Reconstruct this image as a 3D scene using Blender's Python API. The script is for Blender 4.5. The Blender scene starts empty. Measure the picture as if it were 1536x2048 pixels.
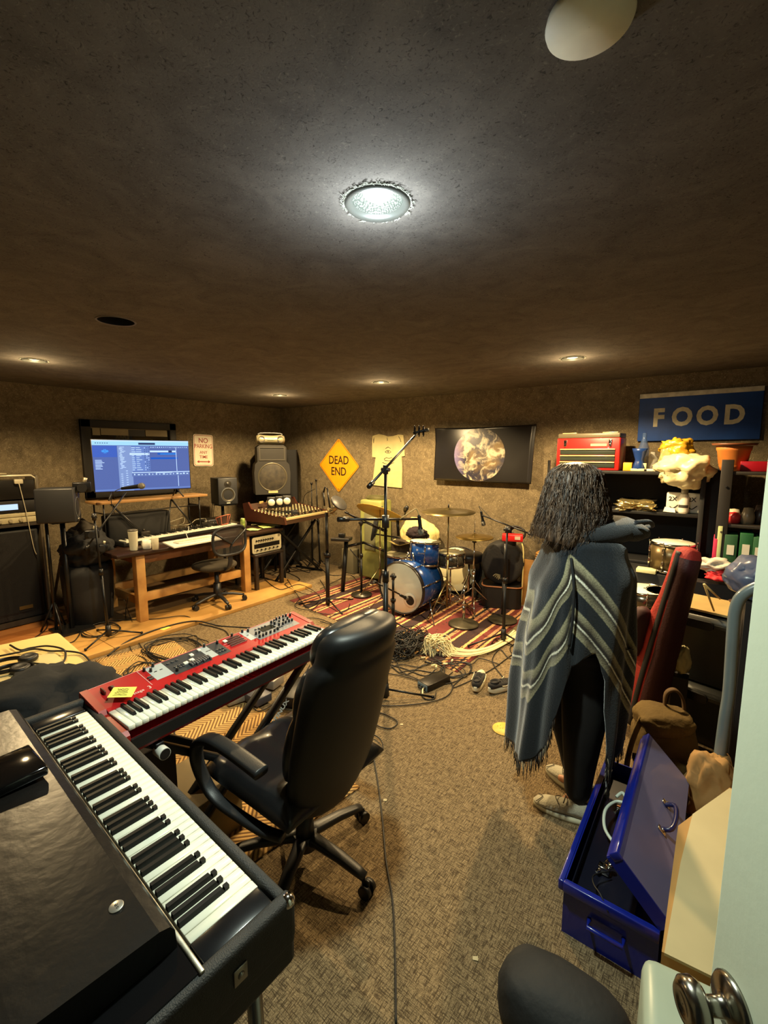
import bpy, bmesh, math, random
from mathutils import Vector, Matrix, noise as mnoise
R = math.radians
PI = math.pi
sc = bpy.context.scene
col = sc.collection

# ------------------------------------------------------------------ camera
H = 1.75
F, DY, YAW = 903.0, 118.0, R(36.75)
PIT = math.atan(DY / F)
cd = bpy.data.cameras.new('camera'); cam = bpy.data.objects.new('camera', cd); col.objects.link(cam)
cd.sensor_fit = 'VERTICAL'; cd.sensor_height = 36.0; cd.lens = F / 2048 * 36.0
cd.clip_start = 0.02; cd.clip_end = 60
cam.location = (0, 0, H); cam.rotation_euler = (PI / 2 - PIT, 0, YAW)
sc.camera = cam

# ------------------------------------------------------------------ world and exposure
w = bpy.data.worlds.new('world'); sc.world = w; w.use_nodes = True
w.node_tree.nodes['Background'].inputs[0].default_value = (0.9, 1.0, 0.85, 1)
w.node_tree.nodes['Background'].inputs[1].default_value = 0.012
sc.view_settings.view_transform = 'Standard'; sc.view_settings.look = 'None'
sc.view_settings.gamma = 1.0; sc.view_settings.use_curve_mapping = False
sc.view_settings.exposure = 0.22

ZC = 2.475            # ceiling height
XL, XR, YB, YF = -5.955, 1.15, 5.09, -0.5

# ------------------------------------------------------------------ lamps of the room
COOL = (0.88, 1.0, 0.84); WARM = (1.0, 0.72, 0.36)
LAMPS = [((-0.867, 1.129), COOL, 125, 'cool'), ((-4.40, 1.298), WARM, 210, 'warm'), ((-4.542, 3.891), WARM, 280, 'warm'),
         ((-2.887, 3.815), WARM, 520, 'warm'), ((-0.991, 3.752), WARM, 400, 'warm')]
for (lx, ly), c, p, k in LAMPS:
    ld = bpy.data.lights.new('downlight_bulb', 'SPOT'); lo = bpy.data.objects.new('downlight_bulb', ld); col.objects.link(lo)
    ld.energy = p; ld.color = c; ld.spot_size = R(152); ld.spot_blend = 0.35; ld.shadow_soft_size = 0.045
    lo.location = (lx, ly, ZC - 0.012 if k == 'cool' else ZC - 0.004)

    # an added point light under each lamp brightens the ceiling around it
    pd = bpy.data.lights.new('ceiling_fill', 'POINT'); po = bpy.data.objects.new('ceiling_fill', pd); col.objects.link(po)
    pd.energy = 6.5 if k == 'cool' else 5.0; pd.color = (.85, .96, 1.0) if k == 'cool' else c; pd.shadow_soft_size = 0.05; po.location = (lx, ly, ZC - 0.13)

# ------------------------------------------------------------------ helpers
def ray(px, py):
    x = (px - 768) / F; y = -(py - 1024) / F
    f = Vector((-math.sin(YAW) * math.cos(PIT), math.cos(YAW) * math.cos(PIT), -math.sin(PIT)))
    r = Vector((math.cos(YAW), math.sin(YAW), 0))
    u = Vector((-math.sin(YAW) * math.sin(PIT), math.cos(YAW) * math.sin(PIT), math.cos(PIT)))
    return f + x * r + y * u
def gz(px, py, z=0.0):
    d = ray(px, py); t = (z - H) / d.z; return Vector((d.x * t, d.y * t, z))
def gy(px, py, y):
    d = ray(px, py); t = y / d.y; return Vector((d.x * t, y, H + d.z * t))
def gx(px, py, x):
    d = ray(px, py); t = x / d.x; return Vector((x, d.y * t, H + d.z * t))

def lin(c):
    return tuple(((v / 255) / 12.92 if v / 255 <= 0.04045 else ((v / 255 + 0.055) / 1.055) ** 2.4) for v in c)
MATS = {}
def mat(name, c, rough=0.5, metal=0.0, var=0.0, vs=8.0, bump=0.0, bs=60.0, c2=None, spec=0.5, emit=0.0, coat=0.0, alpha=None, sheen=0.0, trans=0.0):
    if name in MATS: return MATS[name]
    m = bpy.data.materials.new(name); m.use_nodes = True; nt = m.node_tree; b = nt.nodes['Principled BSDF']
    L = lin(c)
    b.inputs['Base Color'].default_value = (*L, 1); b.inputs['Roughness'].default_value = rough
    b.inputs['Metallic'].default_value = metal; b.inputs['Specular IOR Level'].default_value = spec
    b.inputs['Coat Weight'].default_value = coat; b.inputs['Sheen Weight'].default_value = sheen
    b.inputs['Transmission Weight'].default_value = trans
    tc = nt.nodes.new('ShaderNodeTexCoord')
    n = nt.nodes.new('ShaderNodeTexNoise'); n.inputs['Scale'].default_value = vs; n.inputs['Detail'].default_value = 5
    nt.links.new(tc.outputs['Object'], n.inputs['Vector'])
    v = var if var > 0 else 0.06
    cr = nt.nodes.new('ShaderNodeValToRGB')
    A = lin(c2) if c2 else tuple(x * (1 - v) for x in L)
    cr.color_ramp.elements[0].position = 0.32; cr.color_ramp.elements[0].color = (*A, 1)
    cr.color_ramp.elements[1].position = 0.68; cr.color_ramp.elements[1].color = (*(L if c2 else tuple(min(1, x * (1 + v)) for x in L)), 1)
    nt.links.new(n.outputs['Fac'], cr.inputs[0]); nt.links.new(cr.outputs[0], b.inputs['Base Color'])
    if bump > 0:
        n2 = nt.nodes.new('ShaderNodeTexNoise'); n2.inputs['Scale'].default_value = bs; n2.inputs['Detail'].default_value = 4
        nt.links.new(tc.outputs['Object'], n2.inputs['Vector'])
        bp = nt.nodes.new('ShaderNodeBump'); bp.inputs['Strength'].default_value = bump; bp.inputs['Distance'].default_value = 0.01
        nt.links.new(n2.outputs['Fac'], bp.inputs['Height']); nt.links.new(bp.outputs[0], b.inputs['Normal'])
    if emit > 0:
        b.inputs['Emission Color'].default_value = (*L, 1); b.inputs['Emission Strength'].default_value = emit
    if alpha is not None: b.inputs['Alpha'].default_value = alpha
    MATS[name] = m; return m

def I(): return Matrix.Identity(4)
def TR(x, y, z): return Matrix.Translation((x, y, z))
def RX(a): return Matrix.Rotation(a, 4, 'X')
def RY(a): return Matrix.Rotation(a, 4, 'Y')
def RZ(a): return Matrix.Rotation(a, 4, 'Z')
def AX(p0, p1):     # frame whose z runs from p0 to p1
    p0 = Vector(p0); d = Vector(p1) - p0
    return Matrix.Translation(p0) @ d.to_track_quat('Z', 'Y').to_matrix().to_4x4()

def spline(pts, k=6, closed=False):
    P = [Vector(p) for p in pts]; n = len(P)
    if n < 3: return P
    out = []
    seg = n if closed else n - 1
    for i in range(seg):
        if closed: a, b, c, d = P[(i - 1) % n], P[i], P[(i + 1) % n], P[(i + 2) % n]
        else: a, b, c, d = P[max(i - 1, 0)], P[i], P[i + 1], P[min(i + 2, n - 1)]
        for j in range(k):
            t = j / k
            out.append(0.5 * ((2 * b) + (-a + c) * t + (2 * a - 5 * b + 4 * c - d) * t * t + (-a + 3 * b - 3 * c + d) * t ** 3))
    if not closed: out.append(P[-1])
    return out

class MB:
    def __init__(s): s.v = []; s.f = []; s.m = []; s.s = []
    def add(s, vs, fs, m=0, smooth=False, M=None):
        o = len(s.v)
        for v in vs:
            v = Vector(v); s.v.append(M @ v if M is not None else v)
        for f in fs: s.f.append([i + o for i in f]); s.m.append(m); s.s.append(smooth)
        return s
    def box(s, c, d, M=None, m=0, bev=0.0, seg=2):
        x, y, z = (d[0] / 2, d[1] / 2, d[2] / 2); T = Matrix.Translation(c)
        T = (M @ T) if M is not None else T
        if bev <= 0:
            vs = [(i * x, j * y, k * z) for i in (-1, 1) for j in (-1, 1) for k in (-1, 1)]
            return s.add(vs, [(0, 1, 3, 2), (4, 6, 7, 5), (0, 4, 5, 1), (2, 3, 7, 6), (0, 2, 6, 4), (1, 5, 7, 3)], m, False, T)
        bm = bmesh.new(); bmesh.ops.create_cube(bm, size=1.0)
        for v in bm.verts: v.co = Vector((v.co.x * d[0], v.co.y * d[1], v.co.z * d[2]))
        bmesh.ops.bevel(bm, geom=bm.edges[:], offset=min(bev, min(d) * 0.49), segments=seg, profile=0.5, affect='EDGES')
        return s.bm(bm, T, m, True)
    def bm(s, bm, T=None, m=0, smooth=True):
        bm.verts.index_update()
        s.add([v.co.copy() for v in bm.verts], [[v.index for v in f.verts] for f in bm.faces], m, smooth, T); bm.free(); return s
    def cyl(s, p0, p1, r0, r1=None, n=14, m=0, caps=True, M=None, smooth=True):
        r1 = r0 if r1 is None else r1
        A = AX(p0, p1); Lz = (Vector(p1) - Vector(p0)).length
        A = M @ A if M is not None else A
        vs = []
        for z, r in ((0, r0), (Lz, r1)):
            for i in range(n): a = 2 * PI * i / n; vs.append((r * math.cos(a), r * math.sin(a), z))
        fs = [(i, (i + 1) % n, n + (i + 1) % n, n + i) for i in range(n)]
        s.add(vs, fs, m, smooth, A)
        if caps:
            s.add(vs[:n], [tuple(range(n))[::-1]], m, False, A); s.add(vs[n:], [tuple(range(n))], m, False, A)
        return s
    def lathe(s, prof, n=24, M=None, m=0, smooth=True, a0=0, a1=2 * PI):
        full = abs(a1 - a0 - 2 * PI) < 1e-6; k = n if full else n + 1
        vs = []
        for r, z in prof:
            for i in range(k): a = a0 + (a1 - a0) * i / n; vs.append((r * math.cos(a), r * math.sin(a), z))
        fs = []
        for j in range(len(prof) - 1):
            for i in range(n):
                b = (i + 1) % k if full else i + 1
                fs.append((j * k + i, j * k + b, (j + 1) * k + b, (j + 1) * k + i))
        return s.add(vs, fs, m, smooth, M)
    def tube(s, pts, r, n=7, m=0, M=None, sp=0, closed=False, r2=None):
        P = spline(pts, sp, closed) if sp else [Vector(p) for p in pts]
        N = len(P); vs = []; prev = None
        for i, p in enumerate(P):
            if closed: t = P[(i + 1) % N] - P[i - 1]
            else: t = P[min(i + 1, N - 1)] - P[max(i - 1, 0)]
            if t.length < 1e-9: t = Vector((0, 0, 1))
            t.normalize()
            if prev is None: u = t.orthogonal().normalized()
            else:
                u = prev - t * prev.dot(t); u = u.normalized() if u.length > 1e-6 else t.orthogonal().normalized()
            prev = u; w_ = t.cross(u)
            rr = r if r2 is None else r + (r2 - r) * i / max(1, N - 1)
            if callable(r): rr = r(i / max(1, N - 1))
            for j in range(n): a = 2 * PI * j / n; vs.append(p + u * (rr * math.cos(a)) + w_ * (rr * math.sin(a)))
        fs = []
        for i in range(N if closed else N - 1):
            for j in range(n): fs.append((i * n + j, i * n + (j + 1) % n, ((i + 1) % N) * n + (j + 1) % n, ((i + 1) % N) * n + j))
        if not closed: fs += [tuple(range(n))[::-1], tuple((N - 1) * n + j for j in range(n))]
        return s.add(vs, fs, m, True, M)
    def sph(s, c, r, n=14, m=0, M=None):
        if not hasattr(r, '__len__'): r = (r, r, r)
        vs = []; k = n // 2 + 1
        for i in range(k + 1):
            th = PI * i / k
            for j in range(n): a = 2 * PI * j / n; vs.append((c[0] + r[0] * math.sin(th) * math.cos(a), c[1] + r[1] * math.sin(th) * math.sin(a), c[2] + r[2] * math.cos(th)))
        fs = [(i * n + j, (i + 1) * n + j, (i + 1) * n + (j + 1) % n, i * n + (j + 1) % n) for i in range(k) for j in range(n)]
        return s.add(vs, fs, m, True, M)
    def prism(s, poly, h, M=None, m=0, smooth=False):      # poly in xy, extruded along z 0..h
        n = len(poly)
        vs = [(x, y, 0) for x, y in poly] + [(x, y, h) for x, y in poly]
        fs = [tuple(range(n))[::-1], tuple(range(n, 2 * n))]
        s.add(vs, fs, m, False, M)
        return s.add(vs, [(i, (i + 1) % n, n + (i + 1) % n, n + i) for i in range(n)], m, smooth, M)
    def loft(s, rings, m=0, M=None, caps=True, smooth=True):
        n = len(rings[0]); vs = [p for r_ in rings for p in r_]
        fs = [(i * n + j, i * n + (j + 1) % n, (i + 1) * n + (j + 1) % n, (i + 1) * n + j) for i in range(len(rings) - 1) for j in range(n)]
        s.add(vs, fs, m, smooth, M)
        if caps:
            s.add(rings[0], [tuple(range(n))[::-1]], m, smooth, M); s.add(rings[-1], [tuple(range(n))], m, smooth, M)
        return s
    def grid(s, fn, nu, nv, m=0, M=None, thick=0.0, mf=None, smooth=True):
        vs = [fn(i / nu, j / nv) for i in range(nu + 1) for j in range(nv + 1)]
        o = len(s.v)
        fs = [(i * (nv + 1) + j, (i + 1) * (nv + 1) + j, (i + 1) * (nv + 1) + j + 1, i * (nv + 1) + j + 1) for i in range(nu) for j in range(nv)]
        s.add(vs, fs, m, smooth, M)
        if mf:
            b = len(s.f) - len(fs); q = 0
            for i in range(nu):
                for j in range(nv): s.m[b + q] = mf((i + .5) / nu, (j + .5) / nv); q += 1
        return s
    def build(s, name, mats, parent=None, world=False, mods=None):
        me = bpy.data.meshes.new(name)
        me.from_pydata([tuple(v) for v in s.v], [], s.f)
        if not isinstance(mats, (list, tuple)): mats = [mats]
        for mm in mats: me.materials.append(mm)
        me.polygons.foreach_set('material_index', s.m); me.polygons.foreach_set('use_smooth', s.s)
        bm = bmesh.new(); bm.from_mesh(me); bmesh.ops.remove_doubles(bm, verts=bm.verts, dist=1e-5)
        bmesh.ops.recalc_face_normals(bm, faces=bm.faces); bm.to_mesh(me); bm.free()
        o = bpy.data.objects.new(name, me); col.objects.link(o)
        if parent is not None:
            o.parent = parent
            if world: o.data.transform(wm(parent).inverted())
        if mods: mods(o)
        return o
def wm(o):
    m = Matrix.Translation(o.location) @ o.rotation_euler.to_matrix().to_4x4()
    return (wm(o.parent) @ m) if o.parent else m
def tag(o, label=None, cat=None, group=None, kind=None):
    if label: o['label'] = label
    if cat: o['category'] = cat
    if group: o['group'] = group
    if kind: o['kind'] = kind
    return o
def thing(name, label, cat, loc=(0, 0, 0), rz=0.0, group=None):
    o = bpy.data.objects.new(name, None); col.objects.link(o); o.empty_display_size = 0.1
    o.location = loc; o.rotation_euler = (0, 0, rz); return tag(o, label, cat, group)
def center(o):          # move a one-mesh thing's origin to its base centre
    vs = [v.co for v in o.data.vertices]
    c = Vector(((min(v.x for v in vs) + max(v.x for v in vs)) / 2, (min(v.y for v in vs) + max(v.y for v in vs)) / 2, min(v.z for v in vs)))
    o.data.transform(Matrix.Translation(-c)); o.location = c; return o
def one(name, mb, mats, label, cat, group=None, kind=None):
    o = mb.build(name, mats); center(o); return tag(o, label, cat, group, kind)
def cp(o, parent=None):
    c = o.copy(); col.objects.link(c); c.parent = parent
    for ch in list(o.children): cp(ch, c)
    return c
def sub(o, lv=2):
    m = o.modifiers.new('sub', 'SUBSURF'); m.levels = lv; m.render_levels = lv; return o
def solid(o, t, off=0):
    m = o.modifiers.new('sol', 'SOLIDIFY'); m.thickness = t; m.offset = off; return o
def text_mb(body, size, mb=None, M=None, m=0, ext=0.001, bold=0.0, align='CENTER', sx=1.0):
    cu = bpy.data.curves.new('t', 'FONT'); cu.body = body; cu.size = size; cu.extrude = ext; cu.offset = bold
    cu.align_x = align; cu.align_y = 'CENTER'; cu.resolution_u = 3
    to = bpy.data.objects.new('t', cu); col.objects.link(to)
    dg = bpy.context.evaluated_depsgraph_get(); me = bpy.data.meshes.new_from_object(to.evaluated_get(dg))
    mb = mb or MB(); S = Matrix.Diagonal((sx, 1, 1, 1)); T = M @ S if M is not None else S
    mb.add([v.co.copy() for v in me.vertices], [list(p.vertices) for p in me.polygons], m, False, T)
    bpy.data.objects.remove(to); bpy.data.meshes.remove(me); bpy.data.curves.remove(cu)
    return mb
rnd = random.Random(7)
WALLROT = {'back': Matrix(((1, 0, 0, 0), (0, 0, -1, 0), (0, 1, 0, 0), (0, 0, 0, 1))),     # local x right, y up, z out of the back wall
           'left': Matrix(((0, 0, 1, 0), (1, 0, 0, 0), (0, 1, 0, 0), (0, 0, 0, 1)))}      # on the left wall, facing +x

# ------------------------------------------------------------------ common materials
BLK = mat('black_plastic', (22, 21, 21), 0.45)
BLKM = mat('black_metal', (20, 20, 21), 0.35, 0.3)
BLKR = mat('black_rough', (16, 15, 15), 0.85)
CHR = mat('chrome', (215, 212, 205), 0.12, 1.0)
STEEL = mat('steel', (150, 148, 142), 0.3, 1.0)
WHT = mat('white_plastic', (225, 222, 208), 0.45)
IVORY = mat('ivory_keys', (232, 232, 214), 0.22, coat=0.2)
KEYB = mat('black_keys', (14, 13, 13), 0.5, spec=.25)
WOOD = mat('pine_wood', (196, 150, 84), 0.55, c2=(160, 112, 56), vs=6)
RUB = mat('cable_rubber', (17, 16, 15), 0.55)
GREY = mat('grey_plastic', (90, 92, 92), 0.5)
# ================================================================== setting
def fuzzy(name, cA, cB, cC, scale=9.0):
    m = bpy.data.materials.new(name); m.use_nodes = True; nt = m.node_tree; b = nt.nodes['Principled BSDF']; ln = nt.links.new
    b.inputs['Roughness'].default_value = 0.95; b.inputs['Specular IOR Level'].default_value = 0.1
    tc = nt.nodes.new('ShaderNodeTexCoord')
    n1 = nt.nodes.new('ShaderNodeTexNoise'); n1.inputs['Scale'].default_value = scale; n1.inputs['Detail'].default_value = 8; n1.inputs['Roughness'].default_value = 0.65; n1.inputs['Distortion'].default_value = 1.2
    n2 = nt.nodes.new('ShaderNodeTexNoise'); n2.inputs['Scale'].default_value = 70; n2.inputs['Detail'].default_value = 6; n2.inputs['Distortion'].default_value = 2.5
    for n in (n1, n2): ln(tc.outputs['Object'], n.inputs['Vector'])
    r1 = nt.nodes.new('ShaderNodeValToRGB'); e = r1.color_ramp.elements
    e[0].position = 0.3; e[0].color = (*lin(cA), 1); e[1].position = 0.7; e[1].color = (*lin(cB), 1)
    ln(n1.outputs['Fac'], r1.inputs[0])
    r2 = nt.nodes.new('ShaderNodeValToRGB'); r2.color_ramp.elements[0].position = 0.60; r2.color_ramp.elements[1].position = 0.74
    ln(n2.outputs['Fac'], r2.inputs[0])
    mx = nt.nodes.new('ShaderNodeMixRGB'); ln(r2.outputs[0], mx.inputs[0]); ln(r1.outputs[0], mx.inputs[1]); mx.inputs[2].default_value = (*lin(cC), 1)
    r3 = nt.nodes.new('ShaderNodeValToRGB'); r3.color_ramp.elements[0].position = 0.30; r3.color_ramp.elements[0].color = (.45, .45, .45, 1); r3.color_ramp.elements[1].position = 0.42
    ln(n2.outputs['Fac'], r3.inputs[0])
    mm = nt.nodes.new('ShaderNodeMixRGB'); mm.blend_type = 'MULTIPLY'; mm.inputs[0].default_value = 1; ln(mx.outputs[0], mm.inputs[1]); ln(r3.outputs[0], mm.inputs[2])
    ln(mm.outputs[0], b.inputs['Base Color'])
    bp = nt.nodes.new('ShaderNodeBump'); bp.inputs['Strength'].default_value = 0.5 if scale > 6 else 0.05; bp.inputs['Distance'].default_value = 0.012
    ln(n2.outputs['Fac'], bp.inputs['Height']); ln(bp.outputs[0], b.inputs['Normal'])
    return m
WALL = fuzzy('felt_wall_pad', (90, 80, 62), (126, 112, 88), (200, 186, 152))
CEIL = fuzzy('felt_ceiling_pad', (92, 88, 84), (116, 111, 105), (126, 121, 113), 5.0)

def carpet():
    m = bpy.data.materials.new('woven_carpet'); m.use_nodes = True; nt = m.node_tree; b = nt.nodes['Principled BSDF']; ln = nt.links.new
    b.inputs['Roughness'].default_value = 0.95; b.inputs['Specular IOR Level'].default_value = 0.1
    tc = nt.nodes.new('ShaderNodeTexCoord')
    outs = []
    for i, (sx, sy) in enumerate(((250, 22), (22, 250))):
        mp = nt.nodes.new('ShaderNodeMapping'); mp.inputs['Scale'].default_value = (sx, sy, 1); mp.inputs['Location'].default_value = (i * 3.3, i * 7.1, 0)
        ln(tc.outputs['Object'], mp.inputs['Vector'])
        n = nt.nodes.new('ShaderNodeTexNoise'); n.inputs['Scale'].default_value = 1.0; n.inputs['Detail'].default_value = 3; n.inputs['Roughness'].default_value = 0.7
        ln(mp.outputs[0], n.inputs['Vector'])
        r_ = nt.nodes.new('ShaderNodeValToRGB'); e = r_.color_ramp.elements; e[0].position = 0.40; e[0].color = (.15, .15, .15, 1); e[1].position = 0.50; e[1].color = (1, 1, 1, 1)
        ln(n.outputs['Fac'], r_.inputs[0]); outs.append((r_, n))
    mul = nt.nodes.new('ShaderNodeMixRGB'); mul.blend_type = 'MULTIPLY'; mul.inputs[0].default_value = 1
    ln(outs[0][0].outputs[0], mul.inputs[1]); ln(outs[1][0].outputs[0], mul.inputs[2])
    big = nt.nodes.new('ShaderNodeTexNoise'); big.inputs['Scale'].default_value = 260; big.inputs['Detail'].default_value = 2; ln(tc.outputs['Object'], big.inputs['Vector'])
    rb = nt.nodes.new('ShaderNodeValToRGB'); rb.color_ramp.elements[0].position = .3; rb.color_ramp.elements[0].color = (*lin((108, 92, 68)), 1); rb.color_ramp.elements[1].position = .7; rb.color_ramp.elements[1].color = (*lin((156, 136, 104)), 1)
    ln(big.outputs['Fac'], rb.inputs[0])
    mx = nt.nodes.new('ShaderNodeMixRGB'); ln(mul.outputs[0], mx.inputs[0]); mx.inputs[1].default_value = (*lin((66, 54, 40)), 1); ln(rb.outputs[0], mx.inputs[2])
    fl = nt.nodes.new('ShaderNodeMath'); fl.operation = 'GREATER_THAN'; fl.inputs[1].default_value = 0.66; ln(outs[0][1].outputs['Fac'], fl.inputs[0])
    mx2 = nt.nodes.new('ShaderNodeMixRGB'); ln(fl.outputs[0], mx2.inputs[0]); ln(mx.outputs[0], mx2.inputs[1]); mx2.inputs[2].default_value = (*lin((172, 152, 118)), 1)
    ln(mx2.outputs[0], b.inputs['Base Color'])
    bp = nt.nodes.new('ShaderNodeBump'); bp.inputs['Strength'].default_value = 0.4; bp.inputs['Distance'].default_value = 0.004; ln(mul.outputs[0], bp.inputs['Height']); ln(bp.outputs[0], b.inputs['Normal'])
    return m
CARPET = carpet()
def struct(name, mb, m): return tag(mb.build(name, m), kind='structure')
cx_, cy_ = (XL + XR) / 2, (YB + YF) / 2; wx, wy = XR - XL, YB - YF
struct('floor', MB().box((cx_, cy_, -0.05), (wx + .4, wy + .4, 0.1)), CARPET)
# ceiling slab with round cut-outs for the recessed cans
HOLES = [(p[0][0], p[0][1], 0.098 if p[3] == 'cool' else 0.088) for p in LAMPS] + [(-2.755, 1.209, 0.095)]
def slab_with_holes():
    xs = sorted(set([XL - .2, XR + .2] + [v for h in HOLES for v in (h[0] - .14, h[0] + .14)])); ys = sorted(set([YF - .2, YB + .2] + [v for h in HOLES for v in (h[1] - .14, h[1] + .14)]))
    mb = MB()
    for i in range(len(xs) - 1):
        for j in range(len(ys) - 1):
            x0, x1, y0, y1 = xs[i], xs[i + 1], ys[j], ys[j + 1]; hit = None
            for h in HOLES:
                if abs((x0 + x1) / 2 - h[0]) < .01 and abs((y0 + y1) / 2 - h[1]) < .01 and x1 - x0 > .27 and y1 - y0 > .27: hit = h
                elif x0 >= h[0] - .1401 and x1 <= h[0] + .1401 and y0 >= h[1] - .1401 and y1 <= h[1] + .1401: hit = hit or ('part', h)
            if hit is None: mb.add([(x0, y0, ZC), (x1, y0, ZC), (x1, y1, ZC), (x0, y1, ZC)], [(0, 3, 2, 1)])
    for hx, hy, hr in HOLES:
        n = 48; vs = []
        for i in range(n):
            a = 2 * PI * i / n; c_, s_ = math.cos(a), math.sin(a); k = .14 / max(abs(c_), abs(s_))
            rr = hr * (1 + .02 * math.sin(i * 5.3) + .015 * math.sin(i * 2.1))
            vs += [(hx + rr * c_, hy + rr * s_, ZC), (hx + k * c_, hy + k * s_, ZC)]
        # exact square corners come at multiples of 45 degrees
        mb.add(vs, [(2 * i, 2 * i + 1, 2 * ((i + 1) % n) + 1, 2 * ((i + 1) % n)) for i in range(n)])
    mb.box((cx_, cy_, ZC + .30), (wx + .4, wy + .4, 0.02))
    return mb
struct('ceiling', slab_with_holes(), CEIL)
struct('wall_back', MB().box((cx_, YB + .05, ZC / 2), (wx + .4, .1, ZC)), WALL)
struct('wall_left', MB().box((XL - .05, cy_, ZC / 2), (.1, wy, ZC)), WALL)
struct('wall_right', MB().box((XR + .05, cy_, ZC / 2), (.1, wy, ZC)), WALL)
fw = MB(); fw.box(((XL - .5) / 2 , YF - .05, ZC / 2), (abs(XL) - .5 , .1, ZC)); fw.box(((.55 + XR) / 2, YF - .05, ZC / 2), (XR - .55, .1, ZC)); fw.box((.025, YF - .05, 2.27), (1.05, .1, ZC - 2.06))
struct('wall_front', fw, WALL)

# recessed downlights
HONEY = mat('faceted_reflector', (66, 70, 66), .3, .0, spec=1.0); _nt = HONEY.node_tree; _v = _nt.nodes.new('ShaderNodeTexVoronoi'); _v.inputs['Scale'].default_value = 150; _t = _nt.nodes.new('ShaderNodeTexCoord'); _nt.links.new(_t.outputs['Object'], _v.inputs['Vector'])
_b = _nt.nodes.new('ShaderNodeBump'); _b.inputs['Strength'].default_value = 1.0; _b.inputs['Distance'].default_value = .003; _nt.links.new(_v.outputs['Distance'], _b.inputs['Height']); _nt.links.new(_b.outputs[0], _nt.nodes['Principled BSDF'].inputs['Normal'])
FUZZ = mat('torn_felt', (170, 172, 160), 0.9)
TRIM = mat('lamp_trim', (74, 76, 72), 0.35)
def emis(name, c, s):
    m = mat(name, c, 0.4); b = m.node_tree.nodes['Principled BSDF']; b.inputs['Emission Color'].default_value = (*c, 1) if max(c) <= 1 else (*lin(c), 1)
    b.inputs['Emission Strength'].default_value = s; return m
LENSC = emis('cool_lens', (0.86, 1.0, 0.92), 17.0); LENSW = emis('warm_lens', (1.0, 0.72, 0.32), 9.0)
names = ['round recessed downlight glowing cool white in middle of ceiling', 'small warm recessed downlight at far left of ceiling', 'small warm recessed downlight above the mixing console corner',
         'small warm recessed downlight above the drum kit', 'small warm recessed downlight above the red tool chest and shelves']
for i, ((lx, ly), c, p, k) in enumerate(LAMPS):
    t = thing('recessed_downlight', names[i], 'ceiling light', (lx, ly, ZC), 0, 'recessed downlights in the ceiling')
    R0 = 0.098 if k == 'cool' else 0.088
    MB().lathe([(R0 * .80, .012), (R0 * .97, .004), (R0 * .99, -.004), (R0 * .93, -.012), (R0 * .80, -.006), (R0 * .74, .006)], 40).build('trim_ring', TRIM, t)
    if k == 'cool': MB().lathe([(R0 * .745, .004), (R0 * .70, .022), (R0 * .60, .045), (R0 * .42, .066), (.001, .072)], 48).build('reflector', HONEY, t)
    MB().lathe([(R0 * .76, .004), (R0 * .80, .03), (R0 * .9, .12), (0.001, .121)], 32).build('can', mat('lamp_can', (60, 60, 56), .5), t)
    dome = MB().lathe([(R0 * .44, .050), (R0 * .47, .034), (R0 * .40, .018), (R0 * .22, .008), (0.0005, .006)] if k == 'cool' else [(R0 * .62, .012), (R0 * .45, .004), (0.0005, .0)], 36)
    lens = dome.build('lens', LENSC if k == 'cool' else LENSW, t)
    lens.visible_shadow = True
    fz = MB(); rr = random.Random(i + 3)
    for q in range(150 if k == 'cool' else 90):
        a = rr.uniform(0, 2 * PI); r_ = R0 * rr.uniform(.97, 1.04); Lh = rr.uniform(.004, .016); b_ = a + rr.uniform(-1.2, 1.2)
        p0 = Vector((r_ * math.cos(a), r_ * math.sin(a), -.001)); fz.tube([p0, p0 + Vector((math.cos(b_) * Lh * .6, math.sin(b_) * Lh * .6, -.003)), p0 + Vector((math.cos(b_ + .8) * Lh, math.sin(b_ + .8) * Lh, -.004))], .0011, 4)
    fz.tube([(R0 * (1.0 + .015 * math.sin(q * 3.7)) * math.cos(q * PI / 30), R0 * (1.0 + .015 * math.sin(q * 3.7)) * math.sin(q * PI / 30), -.002) for q in range(60)], .0022, 5, closed=True)
    fz.build('torn_felt_rim', FUZZ, t)
t = thing('unlit_downlight', 'dark empty recessed light opening with thin pale rim', 'ceiling light', (-2.755, 1.209, ZC))
MB().lathe([(.090, -.002), (.098, -.004), (.101, .0), (.094, .004)], 36).build('trim_ring', mat('dull_trim', (110, 104, 92), .6), t)
MB().lathe([(.092, .0), (.092, .13), (.001, .131)], 32).build('can', BLKR, t)
t = thing('round_cover_plate', 'off-white round blank cover disc mounted on ceiling near the door', 'cover plate', (-.2357, .888, ZC))
MB().lathe([(.060, .0), (.068, -.003), (.070, -.012), (.068, -.018), (.0005, -.020)], 44).build('disc', mat('aged_white', (226, 226, 204), .6, var=.1, vs=12), t)

# plywood platform on the left
def ply():
    m = mat('plywood', (190, 145, 78), 0.6, c2=(158, 116, 56), vs=3.0, bump=.05)
    return m
PLY = ply()
pl = MB()
for (x0, x1, y0, y1) in ((-4.82, -4.195, -.45, 1.62), (-4.82, -4.195, 1.625, 4.04)): pl.box(((x0 + x1) / 2, (y0 + y1) / 2, .02), (x1 - x0, y1 - y0, .04), bev=.003)
pl.box(((-5.95 - 4.825) / 2, 1.79, .018), (5.95 - 4.825, 4.48, .036), m=1)  # rear part of the platform in a darker brown
plat = one('plywood_platform', pl, [PLY, mat('darker_plywood', (120, 92, 56), .7, c2=(86, 64, 40), vs=2)], 'low pale plywood platform running beside the left wall under the desk', 'platform')
lam = MB()
for k in range(7):
    x0 = -5.9 + k * .145; lam.box((x0 + .07, 1.03 + .12 * (k % 2), .0385), (.142, 1.1, .004), m=k % 2)
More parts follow.
